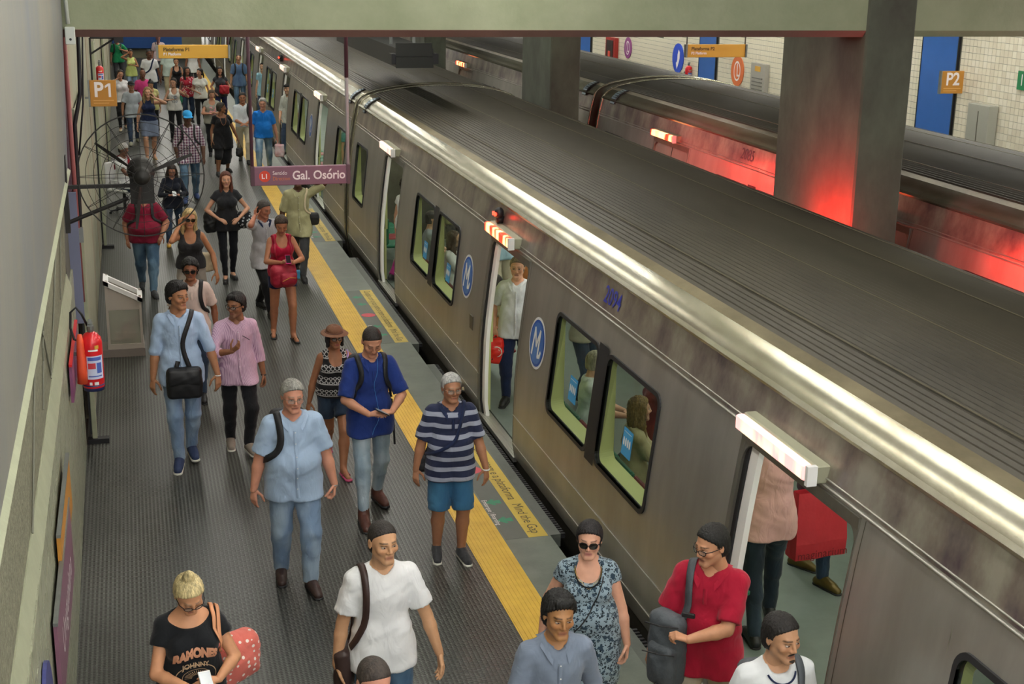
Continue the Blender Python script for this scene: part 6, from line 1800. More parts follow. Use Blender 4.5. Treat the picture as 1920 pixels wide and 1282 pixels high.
MB().tube([tuple(o.wrist[1]+A(.025*math.cos(t), .026*math.sin(t), 0)) for t in np.linspace(0, 2*math.pi, 15)[:-1]], .007, 6, closed=True).build('watch', m_white, o.E)
pb = fabric('polo_royal', '1d3478')
o = who('navypolo', 'young man in a royal blue polo reading his phone as he walks', feet=((684, 984), (708, 938, .02)), px=(692, 603), yaw=6, w=1.0, res='n', skin='c48c70', hair=('buzz', '2a211c'),
        top=dict(m=pb, sl=.92, neck='polo', hem=.45, slf=.018), bottom=dict(m=jp, loose=.006, cuff=1.3), shoes=ped(leaB, 'boot'), head=(-.05, .55, 0), lean=.05, closed=True, stubble=.2,
        armL=('at', (-.055, -.175, .610), (.8, -.3, .12), (-.9, .3, -.8)), armR=('at', (.060, -.175, .612), (-.8, -.3, .12), (.9, .3, -.8)))
backpack(o, 'black backpack worn by the man in the royal blue polo', nyl, nyl, .95)
phone(o, 'phone held in both hands by the man in the royal blue polo', (o.palm[0]+o.palm[1])/2+A(0, -.02, .015), .5, '2a2a2c', 'b8c0c4', yaw=1.57)
MB().tube([tuple(v) for v in push(spline([o.hd(.06, -.02, -.02), o.tp(.02, -.09, .79), o.tp(.0, -.12, .72), o.tp(.015, -.12, .64), o.tp(.02, -.14, .56), o.tp(0, -.12, .47)], 26), o.top, .006)[0]], .002, 5).build('earphone_wire', mat('wire_blue', '4a8fd0', .5), o.E)
MB().tube([tuple(o.tp(.115, .02, .60)), tuple(o.tp(.125, .02, .50)), tuple(o.tp(.13, .01, .36))], .010, 6).build('hanging_strap', nyl, o.E)
o = who('hat', 'woman in a brown felt hat, glasses and patterned black top with denim shorts', feet=((616, 838, .03), (645, 893)), px=(628, 594), yaw=2, sex='f', fat=.28, w=1.0, res='n', skin='a06c4e', hair=('bob', '1c1614'),
        top=dict(m=fabric('top_ethnic', '1b1a1e', 'ethnic', 'b4b2b2', bump=.2), sl=0, neck='tank', hem=.54, name='tank_top'), bottom=dict(m=jd, k='shorts', hem=.60, name='denim_shorts'), shoes=ped(mat('sandal_pink', 'c24a78', .5), 'sandal'), glasses='plastic', head=(.15, .05, 0),
        hat=('fedora', mat('felt_brown', '7c553f', .9, noise=.15, bump=.2), mat('felt_band', '5a382b', .8)), armL=('at', (-.17, .0, .49), None, (-.5, 1, 0)), armR=('at', (.14, .06, .55), None))
e = local_empty('lilac_bag_strap', o); ribbon('strap', [o.tp(.09, -.06, .72), o.tp(.080, -.04, .80), o.tp(.078, .02, .83), o.tp(.08, .07, .76)], .03, mat('strap_lilac', 'a48ac8', .6), e, o.top, .008, .005, n=16)
pillow(e, 'bag_body', o.tp(.10, .13, .62), .14, .12, .06, mat('bag_lilac', '9a84ba', .6), facing(o), .014); tag(e, 'lilac-strapped bag on the shoulder of the woman in the hat', 'bag')
o = who('pinkstripe', 'man with glasses in a pink striped shirt, hand raised to his chest', feet=((434, 835), (468, 846, .04)), px=(455, 545), yaw=6, res='n', skin='8f6145', w=.98, hair=('thick', '16120f'),
        top=dict(m=fabric('shirt_pinkstripe', 'd9b8cc', 'vstripe', 'b088a6'), sl=1.45, neck='collar', hem=.455), bottom=dict(m=blk), shoes=ped(mat('suede_taupe', '8a7f74', .8), 'sneaker', solew), glasses='plastic', head=(-.75, .12, 0), stubble=.6,
        armL=('at', (-.055, -.17, .700), (.55, -.35, .55), (-.9, .2, -.9), (0, .8, .3), .7), armR=('at', (.155, -.02, .48), None, (.6, 1, 0), (-1, 0, 0), .6))
MB().tube([tuple(o.wrist[1]+A(.023*math.cos(t), .025*math.sin(t), 0)) for t in np.linspace(0, 2*math.pi, 15)[:-1]], .007, 6, closed=True).build('watch', nyl, o.E)
MB().tube([tuple(o.tp(.015, -.125, .775)), tuple(o.tp(.04, -.13, .76)), tuple(o.tp(.055, -.132, .748))], .0035, 6).build('hanging_glasses', nyl, o.E)
lb = fabric('shirt_skyblue', 'adc4e2')
o = who('lightblue', 'young man in a light blue shirt looking aside at the man in pink', feet=((338, 876), (360, 852, .03)), px=(342, 528), yaw=0, res='n', skin='a97655', w=1.0, hair=('thick', '15110f'),
        top=dict(m=lb, sl=1.02, neck='collar', hem=.46, slf=.012), bottom=dict(m=jl), shoes=ped(mat('canvas_navy', '2c3a5c', .8), 'sneaker', solew), head=(.62, .10, 0),
        armL=('at', (-.150, -.02, .475), None, (-.5, 1, 0)), armR=('at', (.185, -.06, .50), (.0, -.35, -1), (.6, 1, 0)))
crossbag(o, 'large black messenger bag across the front of the young man in light blue', leaK, -1, (-.01, -.095, .485), (.17, .16, .055), nyl, .045, 0.0, same_side=False)
MB().tube([tuple(o.wrist[1]+A(.024*math.cos(t), .026*math.sin(t), 0)) for t in np.linspace(0, 2*math.pi, 15)[:-1]], .007, 6, closed=True).build('watch', m_white, o.E)
o = who('curly', 'curly-haired man in sunglasses and pale pink polo behind the man in light blue', feet=((358, 742), (380, 750)), px=(352, 484), yaw=-4, res='m', skin='8c5a40', hair=('afro', '151110'),
        top=dict(m=fabric('polo_blush', 'e0ccc2'), sl=.8, neck='polo', hem=.46), bottom=dict(m=jd), shoes=ped(leaK), glasses='sun', head=(0, .12, 0), armL=('swing', .04), armR=('swing', -.03))
backpack(o, 'dark backpack on the curly-haired man in sunglasses', nyl, nyl, .9)
o = who('maroonpolo', 'stout man in a dark red polo and blue jeans near the wall fan', feet=((268, 538, .02), (289, 556)), px=(271, 340), yaw=4, fat=.62, w=1.0, res='m', skin='a8745a', hair=('short', '2d2825'),
        top=dict(m=fabric('polo_maroon', '7e1230'), sl=.84, neck='polo', hem=.50), bottom=dict(m=jm), shoes=ped(gry, 'sneaker'), glasses='plastic', head=(0, .18, 0), armL=('at', (-.155, .0, .52), None, (-.5, 1, 0)), armR=('at', (.13, -.11, .56), (-.4, -.3, -.8), (.9, .6, 0)))
backpack(o, 'black backpack on the stout man in the dark red polo', nyl, nyl, .9)
o = who('blondephone', 'blonde woman in sunglasses and a black vest talking on a phone', feet=((352, 640), (378, 628)), px=(349, 389), yaw=2, sex='f', res='m', skin='b27a58', hair=('long', 'd3b67c'),
        top=dict(m=fabric('vest_charcoal', '2a292c'), sl=0, neck='tank', hem=.56, name='vest', loose=.016), bottom=dict(m=fabric('skirt_greige', '9c948c'), k='shorts', hem=.6), shoes=ped(leaK, 'sandal'), glasses='sun', head=(.05, .10, .08),
        armL=('at', (-.075, -.06, .895), (.15, .05, .9), (-.5, -.4, -1), (.6, .5, 0), .8), armR=('at', (.18, -.06, .52), (.1, -.3, -.9), (.6, 1, 0)))
handbag(o, 'beige tote bag behind the blonde woman on the phone', o.tp(.11, .09, .575), (.13, .13, .05), cream, o.tp(.085, .05, .80))
phone(o, 'white phone at the ear of the blonde woman in sunglasses', o.hd(-.100, -.01, -.01), 1.3, 'e6e6e6', '33373d', yaw=1.3)
o = who('texting', 'long-haired woman in a dark jacket typing on a phone behind the fan', feet=((318, 462), (338, 446)), px=(318, 305), yaw=4, sex='f', res='m', skin='bb8670', hair=('wavy', '3a2b24'),
        top=dict(m=fabric('jacket_ink', '1b1f2c'), sl=1.9, neck='v', hem=.50, name='jacket'), bottom=dict(m=jd), shoes=ped(m_gold, 'flat'), head=(0, .45, 0), lean=.05, closed=True,
        armL=('at', (-.045, -.16, .665), (.8, -.3, .2), (-.9, .3, -.9)), armR=('at', (.05, -.16, .668), (-.8, -.3, .2), (.9, .3, -.9)))
phone(o, 'phone in the hands of the long-haired woman in the dark jacket', (o.palm[0]+o.palm[1])/2+A(0, -.02, .015), .5, 'd8d8d8', 'e8eef2')
o = who('auburn', 'woman in black with long auburn hair and a bag on each arm', feet=((424, 528), (437, 521)), px=(426, 320), yaw=2, sex='f', res='m', skin='c9967a', w=.96, hair=('long', '6b3523'),
        top=dict(m=fabric('blouse_black', '26272b'), sl=.36, neck='v', hem=.48, name='blouse', loose=.016), bottom=dict(m=fabric('leggings', '15171f'), loose=.003, cuff=1.0), shoes=ped(leaK, 'flat'), head=(0, .02, 0),
        armL=('at', (-.085, -.115, .60), (.7, -.5, -.3), (-1, .2, -.6), None, .3) if False else ('at', (-.085, -.115, .60), (.7, -.5, -.3), (-1, .2, -.6)), armR=('at', (.095, -.115, .60), (-.6, -.5, -.35), (1, .2, -.6)))
handbag(o, 'black leather bag on the right arm of the woman with auburn hair', o.tp(-.15, .0, .555), (.10, .17, .09), leaK, o.tp(-.085, .0, .815))
handbag(o, 'black and white patterned bag on the left arm of the woman with auburn hair', o.tp(.15, -.02, .565), (.12, .13, .08), fabric('bag_bw', '22242a', 'splotch', 'c2c6cc'), o.tp(.085, .0, .815))
o = who('greyshirt', 'grey-haired man in a pale grey shirt with a hand behind his ear', feet=((510, 596), (488, 575)), px=(495, 363), yaw=14, res='m', skin='b4775e', hair=('short', '4c4540'),
        top=dict(m=fabric('shirt_silver', 'b4b4ba'), sl=.8, neck='collar', hem=.45, cm=nav), bottom=dict(m=blk), shoes=ped(leaK), head=(.45, .30, 0),
        armL=('at', (-.080, -.03, .885), (.1, .15, 1), (-.7, -.8, -.8), (.9, .2, 0), .5), armR=('swing', .02))
o = who('redpack', 'woman in a red camisole and navy shorts typing with a red backpack on her front', feet=((514, 630), (551, 638)), px=(527, 399), yaw=2, sex='f', res='m', skin='b47a5c', hair=('updo', '4a3a2e'),
        top=dict(m=fabric('camisole_red', 'b8163c'), sl=0, neck='tank', hem=.52, name='camisole'), bottom=dict(m=fabric('shorts_navy', '1d2350'), k='shorts', hem=.42, name='shorts'), shoes=ped(mat('sandal_black', '1b1b1e', .5), 'sandal'), head=(-.0, .50, 0), lean=.04, closed=True,
        armL=('at', (-.02, -.17, .665), (.75, -.3, .3), (-.9, .3, -.8)), armR=('at', (.06, -.175, .66), (-.65, -.3, .35), (.9, .3, -.8)))
phone(o, 'pink phone held by the woman in the red camisole', (o.palm[0]+o.palm[1])/2+A(0, -.02, .02), .8, 'e0308c', '2a2024')
e = local_empty('backpack', o); rp = mat('nylon_crimson', 'a81434', .55, noise=.2, ns=12, bump=.3, bs=30)
pillow(e, 'pack_body', o.tp(-.010, -.150, .560), .17, .15, .10, rp, facing(o, .15), .012, .003); pillow(e, 'pocket', o.tp(.02, -.205, .545), .11, .08, .05, rp, facing(o, .15), .012)
MB().tube([tuple(o.tp(-.03, -.245, .535)), tuple(o.tp(.03, -.25, .565)), tuple(o.tp(.075, -.235, .555))], .004, 6).build('zip', m_gold, e)
for g in (-1, 1): ribbon('strap', [o.tp(g*.07, -.13, .64), o.tp(g*.062, -.085, .75), o.tp(g*.058, -.02, .832), o.tp(g*.07, .05, .78)], .03, rp, e, o.top, .008, .005)
tag(e, 'crimson backpack worn on the front of the woman in the red camisole', 'backpack')
o = who('khaki', 'man in a khaki shirt whose raised arm and head go behind the direction sign', feet=((557, 502, .02), (569, 528)), H=1.74, yaw=-4, res='m', skin='5f3f2e', w=1.02, hair=('buzz', '1a1614'),
        top=dict(m=fabric('shirt_khaki', 'a9a680'), sl=.95, neck='collar', hem=.43), bottom=dict(m=gry), shoes=ped(leaK), armL=('swing', .03), armR=('at', (.085, -.03, .915), (-.6, 0, .5), (1.0, 0, -.05)))
crossbag(o, 'small black satchel at the side of the man in the khaki shirt', nyl, 1, (.135, -.01, .575), (.08, .10, .05), cream, .03, same_side=True)
handbag(PEOPLE['redpack'], 'blue folder peeping out by the woman with the red backpack', PEOPLE['redpack'].tp(.115, -.0, .52), (.04, .06, .012), mat('folder_blue', '3f9ac8', .4), name='folder', cat='folder', handle=False)
plaid = fabric('shirt_plaid', 'd8d0d8', 'plaid', '6a2c50', '2c2450', sc=1.2)
o = who('plaid', 'man in a bright blue cap and plaid shirt with rucksack straps', feet=((349, 380, .02), (368, 371)), px=(352, 199), yaw=0, fat=.2, res='m', skin='5b3d2e', hair=('buzz', '191512'),
        top=dict(m=plaid, sl=1.15, neck='collar', hem=.45), bottom=dict(m=jm), shoes=ped(mat('canvas_blue', '2f4270', .7)), head=(.1, .30, 0), hat=('cap', fabric('cap_azure', '2f9bdc')), armL=('at', (-.12, -.06, .50), None, (-.6, 1, 0)), armR=('at', (.15, -.04, .50), None, (.6, 1, 0)))
backpack(o, 'dark rucksack on the man in the blue cap', nyl, nyl, .9)
o = who('blackdress', 'short-haired woman in a black tunic turning her head away, necklace and pale bag', feet=((410, 330), (428, 322)), px=(422, 222), H=1.66, yaw=12, sex='f', fat=.25, res='m', skin='8a5f46', hair=('crop_f', '3c3426'),
        top=dict(m=fabric('tunic_black', '16161a'), sl=.5, neck='wide', hem=.40, name='tunic', loose=.02), bottom=dict(m=blk, k='skirt', hem=.14), shoes=ped(leaK), head=(1.4, .05, 0), armR=('at', (.22, .0, .50), (.3, -.2, -.9), (.6, 1, 0)), armL=('swing', .03))
MB().tube([tuple(v) for v in push(spline([o.tp(-.04, -.05, .83), o.tp(-.03, -.12, .76), o.tp(0, -.13, .71), o.tp(.03, -.12, .76), o.tp(.045, -.05, .83)], 22), o.top, .004)[0]], .004, 5).build('necklace', mat('bead_copper', 'a06a44', .4), o.E)
handbag(o, 'long pale khaki bag at the side of the woman in the black tunic', o.tp(-.12, -.02, .50), (.06, .17, .05), cream, o.tp(-.08, 0, .82))
handbag(o, 'black bag swinging from the hand of the woman in the black tunic', o.palm[1]+A(.0, 0, -.22), (.08, .10, .04), leaK, o.palm[1])
o = who('bluepolo', 'white-haired man in a bright blue polo and faded jeans beside the train', feet=((487, 326), (506, 318)), px=(494, 182), H=1.74, yaw=-4, fat=.2, res='m', skin='c08a74', hair=('thick', 'd6d6d2'),
        top=dict(m=fabric('polo_azure', '1573cc'), sl=.8, neck='polo', hem=.50), bottom=dict(m=J('faded', '5f7f9c', '9db4c2')), shoes=ped(gry), head=(-.15, .12, 0), armL=('swing', .02), armR=('at', (.18, .0, .46), None))
handbag(o, 'white plastic carrier bag in the hand of the man in bright blue', o.palm[1]+A(.03, 0, -.20), (.11, .15, .05), mat('plastic_white', 'e4e0e2', .4, c2='d88a94', ns=5), o.palm[1])
o = who('whiteshirt', 'man in a white shirt and beige trousers with a backpack strap, hands joined', feet=((452, 300), (466, 308)), px=(442, 166), H=1.74, yaw=-3, res='m', skin='b0795c', hair=('short', '2a221e'),
        top=dict(m=fabric('shirt_white', 'dfe6ec'), sl=1.1, neck='collar', hem=.54), bottom=dict(m=fabric('chino_stone', 'c0b9a4')), belt=beltb, shoes=ped(leaK), head=(0, .12, 0), armL=('at', (-.02, -.15, .60), (.7, -.3, -.1)), armR=('at', (.035, -.15, .60), (-.7, -.3, -.1)))
backpack(o, 'black backpack on one shoulder of the man in the white shirt', nyl, nyl, .9, (1,))
o = who('pinkgrey', 'woman in a grey and pink top looking down, sunglasses in her hair', px=(396, 170), H=1.60, yaw=2, sex='f', fat=.35, res='f', skin='bd8a70', hair=('bob', '6e5c4c'),
        top=dict(m=fabric('tee_greypink', '9a9a90', 'graphic', 'd89aa0'), sl=.4, neck='scoop', hem=.50), bottom=dict(m=blk), shoes=ped(leaK), head=(.1, .2, 0), armL=('at', (-.03, -.15, .66), (.7, -.3, .3), (-1, .2, -.7)), armR=('at', (.05, -.15, .67), (-.7, -.3, .3), (1, .2, -.7)))
o = who('navytop', 'blonde woman in a navy sleeveless top and grey-blue skirt touching her face', feet=((277, 303), (290, 298)), px=(281, 160), yaw=2, sex='f', res='m', skin='c09074', hair=('wavy', 'a58c5c'),
        top=dict(m=nav, sl=0, neck='v', hem=.56, name='top'), bottom=dict(m=fabric('skirt_slate', '76829a'), k='skirt', hem=.34, name='skirt'), shoes=ped(mat('sandal_gold', 'b89a50', .4), 'sandal'), head=(0, 0, 0),
        armL=('swing', .02), armR=('at', (.09, -.07, .87), (-.4, .1, .9), (1, 0, -.7)))
o = who('greytee', 'man in a light grey T-shirt and dark cap', feet=((248, 276), (256, 262)), px=(249, 144), yaw=4, res='m', skin='966a50', hair=('buzz', '1e1a18'), top=dict(m=fabric('tee_lightgrey', 'b4bcc4'), sl=.7, neck='crew', hem=.46), bottom=dict(m=jd), shoes=ped(mat('shoe_olive', '9a9a84', .7)), hat=('cap', blk), head=(.2, .1, 0), armL=('swing', .06), armR=('swing', -.02))
o = who('whiteblouse', 'woman in a white blouse holding a phone to her cheek beside the P1 sign', feet=((227, 246), (236, 240)), px=(223, 124), yaw=4, sex='f', res='f', skin='a87a5e', hair=('pony', '2a1f1a'),
        top=dict(m=wht, sl=1.6, neck='v', hem=.50, name='blouse'), bottom=dict(m=blk, loose=.004), shoes=ped(cream, 'flat'), head=(.1, .0, .1), armL=('at', (-.05, -.08, .88), (.1, 0, 1), (-1, -.2, -.8)), armR=('swing', 0))
o = who('pinktee', 'shaven-headed man in a bright pink T-shirt behind the man in the grey T-shirt', px=(267, 132), H=1.70, yaw=0, res='f', skin='6f4836', hair=('bald', '7a5a4c'), top=dict(m=fabric('tee_pink', 'd8488c'), sl=.7, neck='crew'), bottom=dict(m=jd), shoes=ped(leaK), head=(0, .25, 0))
o = who('whitestrap', 'tall man in a white T-shirt with a navy strap across his chest', px=(279, 94), H=1.84, yaw=0, res='f', skin='6b4533', hair=('buzz', '15120f'), top=dict(m=wht, sl=.66, neck='crew', hem=.46), bottom=dict(m=jd), shoes=ped(leaK), head=(.5, .1, 0), armL=('swing', .0), armR=('at', (.17, 0, .48), None))
crossbag(o, 'small navy bag whose strap crosses the tall man in the white T-shirt', nav, -1, (.13, .02, .52), (.08, .08, .04), nav, .045)
o = who('yellow', 'woman in a lemon-yellow vest raising a hand to her brow', px=(244, 94), H=1.60, yaw=2, sex='f', res='f', skin='a4704e', hair=('updo', '241b18'), top=dict(m=fabric('vest_lemon', 'd3e08a'), sl=0, neck='v', hem=.46, name='vest'), bottom=dict(m=jl), shoes=ped(leaK), head=(.1, .1, 0), armL=('at', (-.06, -.10, .93), (.3, 0, .6), (-1, -.1, -.6)), armR=('at', (.02, -.15, .70), (-.6, -.3, .2), (1, .2, -.8)))
o = who('green', 'man in a green T-shirt with a backpack at the far left by the wall', px=(219, 68), H=1.80, yaw=2, res='f', skin='a8775c', hair=('short', '1c1614'), top=dict(m=fabric('tee_green', '1f8452'), sl=.75, neck='crew', hem=.48), bottom=dict(m=gry), shoes=ped(leaK), head=(-.1, 0, 0), armR=('at', (.06, -.12, .74), (-.2, -.2, .7), (1, 0, -.6)))
backpack(o, 'dark backpack on the man in the green T-shirt', nyl, nyl, .9)
o = who('pinkback', 'person in a pale pink shirt with a bag strap, far behind the yellow sign', px=(296, 66), H=1.76, yaw=2, res='f', skin='9a6a58', hair=('short', '1c1614'), top=dict(m=fabric('shirt_rose', 'dcc4c4'), sl=.8, neck='collar', hem=.46), bottom=dict(m=jd), shoes=ped(leaK))
crossbag(o, 'dark shoulder bag of the person in pale pink behind the sign', nyl, 1, (.13, .02, .56), (.07, .09, .04), nyl, .03)
o = who('graphic', 'woman in a white vest with a grey print holding a phone', px=(325, 148), H=1.64, yaw=-2, sex='f', res='f', skin='c0947a', hair=('pony', '2a201b'), top=dict(m=fabric('vest_graphic', 'e2e2de', 'graphic', '9aa0a4'), sl=0, neck='tank', hem=.50, name='vest'), bottom=dict(m=blk), shoes=ped(leaK), head=(-.4, .1, 0),
        armL=('at', (-.04, -.15, .68), (.7, -.3, .3), (-1, .2, -.8)), armR=('at', (.17, -.08, .78), (-.1, -.1, 1), (1, .1, -.7)))
phone(o, 'black phone held by the woman in the white vest with the print', o.palm[0]+A(.01, -.02, .03), .6)
handbag(o, 'green folder on the arm of the woman in the white printed vest', o.tp(.10, .05, .66), (.05, .10, .02), mat('folder_green', '1f7a5c', .5), name='folder', cat='folder', handle=False)
o = who('redpat', 'woman with long black hair in a red and white patterned top', px=(350, 127), H=1.64, yaw=2, sex='f', res='f', skin='9c6c56', hair=('wavy', '17120f'), top=dict(m=fabric('top_redpat', 'a8283c', 'splotch', 'd9c8c4'), sl=.4, neck='v', hem=.5), bottom=dict(m=jd), shoes=ped(leaK), head=(.3, 0, 0), armR=('at', (.02, -.14, .64), (-.3, -.5, .4), (1, .2, -.7)))
o = who('whiteside', 'woman in a white T-shirt with tied dark hair looking aside', px=(374, 130), H=1.64, yaw=-2, sex='f', res='f', skin='a87c66', hair=('pony', '1c1614'), top=dict(m=fabric('tee_whiteprint', 'e0dfda', 'graphic', 'a8a8a4'), sl=.45, neck='v', hem=.50), bottom=dict(m=blk), shoes=ped(leaK), head=(-.8, 0, 0), armL=('at', (-.06, -.14, .62), (.5, -.4, -.2)), armR=('swing', .02))
o = who('tan', 'woman in a black camisole with tied-back hair under the yellow sign', px=(330, 110), H=1.62, yaw=2, sex='f', res='f', skin='c08e70', hair=('updo', '3a2a22'), top=dict(m=blk, sl=0, neck='tank', hem=.5, name='camisole'), bottom=dict(m=jd), shoes=ped(leaK))
o = who('mint', 'man in a pale mint shirt whose head is behind the yellow sign', px=(315, 88), H=1.78, yaw=2, res='f', skin='9a6a50', hair=('short', '1c1614'), fat=.2, top=dict(m=fabric('shirt_mint', 'c4d4cc'), sl=.8, neck='collar', hem=.46), bottom=dict(m=fabric('chino_tan', 'a49a7c')), shoes=ped(leaK))
o = who('whitevest', 'person in a white vest standing behind the yellow sign', px=(360, 84), H=1.74, yaw=0, res='f', skin='8a5c48', hair=('short', '1c1614'), top=dict(m=wht, sl=.3, neck='crew', hem=.46), bottom=dict(m=gry), shoes=ped(leaK))
o = who('yellowgirl', 'woman in a yellow top bending her head, dark hair tied up', px=(318, 132), H=1.50, yaw=-10, sex='f', res='f', skin='b88868', hair=('bun', '1a1512'), top=dict(m=fabric('top_straw', 'cfc98a'), sl=.4, neck='scoop', hem=.48), bottom=dict(m=blk), shoes=ped(leaK), head=(-.2, .5, 0), at=(.55, 38.6))
o = who('darkred', 'woman with long black hair in a dark grey top carrying a red bag', px=(412, 127), H=1.64, yaw=-2, sex='f', res='f', skin='b08068', hair=('wavy', '16110f'), top=dict(m=fabric('top_slate', '3a3c42'), sl=.3, neck='v', hem=.5), bottom=dict(m=fabric('jeans_indigo', '22264a')), shoes=ped(leaK), armL=('at', (-.10, -.05, .56), (.5, -.5, -.4)), armR=('at', (.10, -.12, .66), (-.5, -.4, -.1)))
handbag(o, 'round red bag on the front of the woman in the dark grey top', o.tp(.06, -.13, .63), (.14, .13, .06), mat('nylon_red', 'b0182c', .45, noise=.2), o.tp(.07, 0, .81))
o = who('denim', 'man in a denim-blue shirt smiling next to the maroon sign post', px=(447, 103), H=1.78, yaw=-2, res='f', skin='b08468', hair=('buzz', '2a241e'), top=dict(m=fabric('shirt_denim', '4a6288', 'denim', '5c7698'), sl=.8, neck='collar', hem=.46, collar=True), bottom=dict(m=jm), shoes=ped(leaK), head=(0, 0, .12))
backpack(o, 'black backpack on the smiling man in the denim-blue shirt', nyl, nyl, .85)
# ------------------------------------------------------------------ worker seated beside the fan
ch = empty('swivel_chair', (-.28, 28.4, 0), .9)
g = ground(213, 400); ch.location = (g.x+.22, g.y, 0)
MB().rbox((0, 0, .46), (.46, .46, .06), .02).build('seat', m_white, ch)
MB().rbox((-.02, .23, .76), (.44, .05, .46), .02, 1).build('backrest', m_white, ch)
for s_ in (-1, 1): MB().tube([(s_*.24, .2, .50), (s_*.25, .1, .66), (s_*.25, -.12, .66), (s_*.24, -.12, .50)], .012, 8).build('armrest', m_white, ch, True)
MB().lathe([(.03, .10), (.03, .44)], 12).build('column', nyl, ch)
for k in range(5):
    a = 2*math.pi*k/5; MB().tube([(0, 0, .10), (.28*math.cos(a), .28*math.sin(a), .06)], .018, 6).lathe([(0, 0), (.028, .01), (.028, .045), (0, .055)], 10, (.28*math.cos(a), .28*math.sin(a), 0)).build('leg', nyl, ch)
tag(ch, 'white swivel chair by the left wall under the fan', 'chair')
o = person('seated', 'seated worker in a grey head cloth, red scarf and white shirt on the swivel chair', (ch.location.x, ch.location.y-.0), H=1.66, yaw=.9, res='m', skin='7a5442', seat=.56, feet=((-.10, -.46), (.12, -.44)), lean=.02, hair=('short', '1c1614'),
           top=dict(m=wht, sl=.6, neck='crew', hem=.50), bottom=dict(m=jd), shoes=ped(leaK), hat=('cloth', fabric('cloth_grey', 'aaa8a4')), head=(-.2, .1, 0), armL=('at', (-.03, -.24, .63), (.3, -.8, 0)), armR=('at', (.05, -.25, .62), (-.3, -.8, 0)))
ribbon('scarf', [o.tp(-.06, .09, .70), o.tp(-.055, .05, .82), o.tp(0, .07, .85), o.tp(.055, .0, .83), o.tp(.02, -.10, .80), o.tp(0, -.14, .72)], .07, fabric('scarf_red', '9c2030'), o.E, o.top, .012, .01)
# ------------------------------------------------------------------ passengers in the train
o = who('doorman', 'fair-haired man in a white shirt standing in the second door with a red carrier bag', feet=((948, 757), (985, 745)), px=(962, 479), yaw=-22, fat=.22, res='n', skin='d8a288', hair=('short', '8d7c68'),
        top=dict(m=fabric('shirt_white2', 'd9dce4'), sl=.8, neck='collar', hem=.47), bottom=dict(m=nav), shoes=ped(leaK), head=(.0, .05, 0), armL=('at', (-.15, -.04, .53), (.3, -.3, -.9), (-.6, 1, 0)), armR=('at', (.12, -.02, .55), None))
handbag(o, 'bright red carrier bag with white rings held in the second doorway', o.palm[0]+A(-.02, -.03, -.17), (.125, .15, .06), mat('bag_scarlet', 'e42a22', .35), o.palm[0], name='carrier_bag')
e = bpy.data.objects[[q.name for q in COL.objects if q.name.startswith('carrier_bag')][-1]]
q = MB(); cc = o.palm[0]+A(-.02, -.03, -.17)
for (cx, cz, rr) in ((.045, .0, .062), (.045, .0, .036), (-.06, .08, .04)):
    n = 26; P_ = [(cc[0]+cx+r*math.cos(2*math.pi*k/n), cc[1]-.066, cc[2]+cz+r*math.sin(2*math.pi*k/n)) for r in (rr, rr-.012) for k in range(n) ]
    q.add(P_, [(i, (i+1) % n, n+(i+1) % n, n+i) for i in range(n)])
q.build('ring_print', m_white, e); q = MB().box(cc[0]-.10, cc[1]-.070, cc[2]-.10, cc[0]+.0, cc[1]-.066, cc[2]-.07); q.build('label_print', nyl, e)
handbag(o, 'black leather handbag on the arm of the person behind the fair-haired man', o.tp(.165, -.02, .66), (.09, .16, .07), leaK, o.tp(.14, .0, .82))
who('behind', 'dark-haired passenger half hidden behind the fair-haired man in the doorway', hx=(1003, 500, 4.55), H=1.66, yaw=150, sex='f', res='m', skin='9a6c50', hair=('long', '1b1512'), top=dict(m=fabric('top_orange', 'c07a4c'), sl=.4, neck='crew', hem=.5), bottom=dict(m=blk), shoes=ped(leaK))
who('bluein', 'passenger in a pale blue shirt deep inside the second door', hx=(938, 478, 4.9), H=1.68, yaw=10, res='f', skin='a47860', hair=('short', '1c1614'), top=dict(m=fabric('shirt_ice', 'a4c4d8'), sl=.8, neck='collar', hem=.5), bottom=dict(m=bei), shoes=ped(leaK))
o = person('bareleg', 'seated passenger whose bare leg and pale shoe show in the second doorway', (4.05, 15.25), H=1.60, yaw=-1.2, sex='f', res='m', skin='c8946c', seat=.55, feet=((-.10, -.42), (.08, -.36)), hair=('bob', '2a201b'), top=dict(m=bei, sl=.6, neck='scoop', hem=.5), bottom=dict(m=cream, k='shorts', hem=.75), shoes=ped(cream, 'flat'), armL=('at', (-.05, -.2, .62), None), armR=('at', (.05, -.2, .62), None))
pkm = fabric('shirt_salmon', 'd8a8a4', bump=.55)
o = who('pinkshirt', 'passenger in a salmon shirt and dark jeans seen from behind in the nearest door', feet=((1412, 1205), (1440, 1150)), H=1.78, yaw=168, res='n', skin='c8957c', hair=('short', '2c241f'), w=.98, top=dict(m=pkm, sl=1.2, neck='collar', hem=.46, loose=.02, slf=.02), bottom=dict(m=fabric('jeans_black', '1c2630', 'denim', '2a3844')), shoes=ped(leaK),
        armL=('at', (-.12, -.2, .74), None, (-.9, .2, -.8)), armR=('at', (.15, -.0, .50), None))
o = who('redbagger', 'passenger in jeans and gold-buckled shoes hidden behind a big red bag', feet=((1497, 1062), (1545, 1100)), H=1.66, yaw=25, sex='f', res='n', skin='7a5038', hair=('long', '1c1614'), top=dict(m=fabric('top_plum', '4a2438'), sl=.7, neck='crew', hem=.5), bottom=dict(m=jd), shoes=ped(mat('shoe_gold', '6a5a30', .35, .5)), armL=('at', (-.02, -.20, .70), None), armR=('at', (.06, -.20, .70), None))
e = local_empty('shopping_bag', o); mR = mat('paper_red', 'c8303c', .55, noise=.08, bump=.4, bs=9)
q0 = on_y(1533, 978, o.E.location.y-.30); c0 = o.loc((q0.x, q0.y, q0.z)); R = facing(o, -.35); hw_, hh2, dd_ = .23, .28, .075
